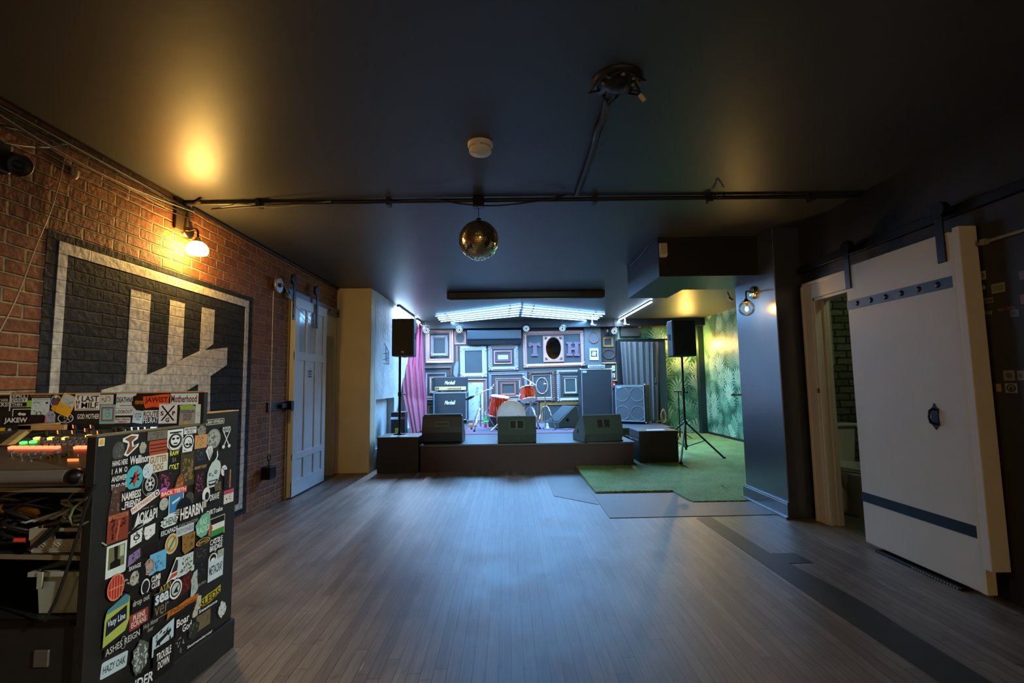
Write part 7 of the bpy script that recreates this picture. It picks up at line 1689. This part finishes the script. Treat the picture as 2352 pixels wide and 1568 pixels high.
fc = thing('flight_case', 'black flight case with a metal butterfly latch at the bottom of the desk', 'flight case', (-1.9, 1.9, .078))
MB().box(-2.30, -1.475, 1.72, 2.2, .078, .478).build('case_body', M_CART, fc, bev=.006)
p = ony(98, 1510, 1.72); MB().boxc((p.x, 1.716, p.z), (.05, .008, .055)).build('case_latch', mat('dull metal latch', (.25, .25, .22, 1), .4, .8), fc, bev=.003)
MB().box(-2.30, -1.475, 1.712, 1.722, .455, .478).build('case_edge', M_BLKMETAL, fc)
pts = [ony(px, py, 1.682) for px, py in ((217, 1113), (209, 1135), (198, 1165), (186, 1205), (168, 1260), (150, 1320), (128, 1380), (104, 1425))]
tag(MB().tube(pts, .0048, 8).build('hanging_cable', M_CABLE), 'long black cable hanging down the open front of the desk', 'cable')
pts = [ony(px, py, 1.70) for px, py in ((209, 1138), (190, 1150), (170, 1166), (160, 1188), (168, 1205), (188, 1205), (206, 1196))]
tag(MB().tube(pts, .005, 8).build('loose_cable', mat('green-grey cable', C(110, 122, 96), .5)), 'green-grey cable looping in front of the desk shelf by the panel', 'cable')
# ---- stickers and poster scraps on the dark right wall
RP, RN, RU = Vector((XR, 0, 0)), Vector((-1, 0, 0)), Vector((0, -1, 0))
def wsticker(x, y, w, h, bg, items=()):
    O = onp(x, y, RP, RN); hw = abs(onp(x+w/2, y, RP, RN).y-onp(x-w/2, y, RP, RN).y)/2; hh = abs(onp(x, y-h/2, RP, RN).z-onp(x, y+h/2, RP, RN).z)/2
    f = lambda a, b, k=0: O+RN*(.001+.0004*k)+RU*(a*hw)+Vector((0, 0, b*hh))
    s = MB().poly([f(-1, -1), f(1, -1), f(1, 1), f(-1, 1)]).build('wall_sticker', ink(bg), wright)
    for k, it in enumerate(items):
        if it[0] == 't': lettering('sticker_lettering', it[2], ink(it[1]), s, f(0, 0, k+1), RU, Vector((0, 0, 1)), hw*1.8, hh*1.6, .01)
        elif it[0] == 'r': MB().poly([f(it[2], it[3], k+1), f(it[4], it[3], k+1), f(it[4], it[5], k+1), f(it[2], it[5], k+1)]).build('sticker_print', ink(it[1]), s)
        elif it[0] == 'e': MB().poly([f(it[2]+it[4]*math.cos(i*PI/10), it[3]+it[5]*math.sin(i*PI/10), k+1) for i in range(20)]).build('sticker_print', ink(it[1]), s)
D2, PB2 = (14, 14, 13), (128, 130, 110)
wsticker(2258, 632, 14, 20, PB2, [('e', (90, 94, 76), 0, 0, .6, .6)])
wsticker(2232, 660, 22, 24, (40, 40, 36), [('e', (96, 98, 86), 0, 0, .7, .7), ('e', D2, 0, .1, .3, .3)])
wsticker(2260, 660, 10, 14, D2, [('e', PB2, 0, 0, .8, .8)])
wsticker(2293, 661, 32, 22, (110, 110, 86), [('r', (86, 86, 68), -.8, -.6, .8, .6)])
wsticker(2237, 694, 20, 34, (112, 70, 46), [('r', (76, 44, 30), -.6, -.7, .6, .6)])
wsticker(2240, 720, 28, 14, (148, 150, 128), [('r', D2, -.7, -.35, .7, .35)])
wsticker(2271, 689, 26, 18, D2, [('t', (110, 114, 96), 'Boat\nGod')])
wsticker(2271, 718, 20, 16, D2, [('t', (120, 124, 100), 'Roy')])
wsticker(2312, 709, 42, 9, D2, [('t', (120, 66, 52), 'BACK TEETH')])
wsticker(2330, 719, 20, 16, (70, 74, 64), [('r', (50, 52, 46), -.7, -.6, .7, .6)])
wsticker(2228, 622, 30, 16, D2, [('t', (70, 70, 60), 'THE SIDE\nOF THE ROAD')])
wsticker(2256, 853, 26, 6, (80, 82, 74), [])
wsticker(2256, 864, 24, 6, D2, [('t', (90, 92, 80), 'whatever')])
wsticker(2251, 880, 20, 9, (104, 104, 88), [])
wsticker(2318, 862, 26, 24, (92, 90, 72), [('e', (50, 48, 38), 0, 0, .6, .55)])
wsticker(2323, 891, 28, 22, (110, 114, 104), [('e', D2, 0, 0, .8, .85), ('e', (90, 94, 86), 0, 0, .5, .55), ('e', D2, 0, -.1, .3, .4)])
wsticker(2294, 890, 12, 18, (120, 100, 76), [])
wsticker(2345, 862, 16, 22, (100, 86, 66), [('r', (60, 50, 40), -.5, -.5, .5, .5)])
wsticker(2347, 632, 12, 20, (70, 34, 26), [])
wsticker(2349, 687, 10, 22, (96, 54, 34), [])

# ================================================================== fill lamps added out of view behind the camera
for (x, y, z, lab) in ((-1.1, -3.1, 1.5, 'added opal globe fill pendant, unseen behind the camera, left'), (1.5, -3.1, 1.5, 'added opal globe fill pendant, unseen behind the camera, right')):
    t = thing('fill_pendant', lab, 'pendant lamp', (x, y, CZ), 0, 'added fill pendants behind the camera')
    MB().cyl((x, y, z+.09), (x, y, CZ-.02), .006, n=8).build('cord', M_CABLE, t)
    MB().lathe([(0, 0), (.05, 0), (.05, -.02), (0, -.03)], (x, y, CZ), (0, 0, 1), 20).build('ceiling_cup', M_BRASS, t)
    MB().sph((x, y, z), .11, 28, 18).build('lamp_globe', emat('glowing fill globe', (1.0, .72, .40), E_FILL), t)

# can spotlights added out of the frame to brighten the mixing desk and the stage
for sp0, tgt, pw, col, size, lab in ((Vector((2.35, 0.25, 2.30)), Vector((-1.36, 2.05, .75)), P_DESKFILL, (.95, .95, .85), 40, 'added black can spotlight, out of view, brightening the mixing desk'),
                                     (Vector((1.0, -0.7, 2.35)), Vector((.25, 8.8, .75)), P_STAGEFILL, (.72, 1.0, .94), 27, 'added black can spotlight, out of view, brightening the drums on the stage')):
    aim = (tgt-sp0).normalized()
    t = thing('ceiling_spotlight', lab, 'spotlight', (sp0.x, sp0.y, CZ))
    MB().lathe([(.0, -.16), (.055, -.16), (.06, -.12), (.06, .0), (.05, .0), (.045, -.05)], sp0, aim, 24, cap=False).build('lamp_can', M_BLKMETAL, t)
    MB().cyl(sp0-aim*.1, (sp0.x-aim.x*.1, sp0.y-aim.y*.1, CZ), .01, n=8).build('lamp_stem', M_BLKMETAL, t)
    MB().lathe([(0, -.02), (.046, -.025)], sp0, aim, 24, cap=False).build('lamp_lens', emat('lit fill spot lens', (1, .9, .74), 20), t)
    ld = bpy.data.lights.new('fill_beam', 'SPOT'); ld.energy = pw; ld.color = col; ld.spot_size = R(size); ld.spot_blend = .8; ld.shadow_soft_size = .05
    o = bpy.data.objects.new('fill_beam', ld); COL.objects.link(o)
    o.matrix_basis = wm(t).inverted() @ (Matrix.Translation(sp0+aim*.01) @ aim.to_track_quat('-Z', 'Y').to_matrix().to_4x4()); o.parent = t
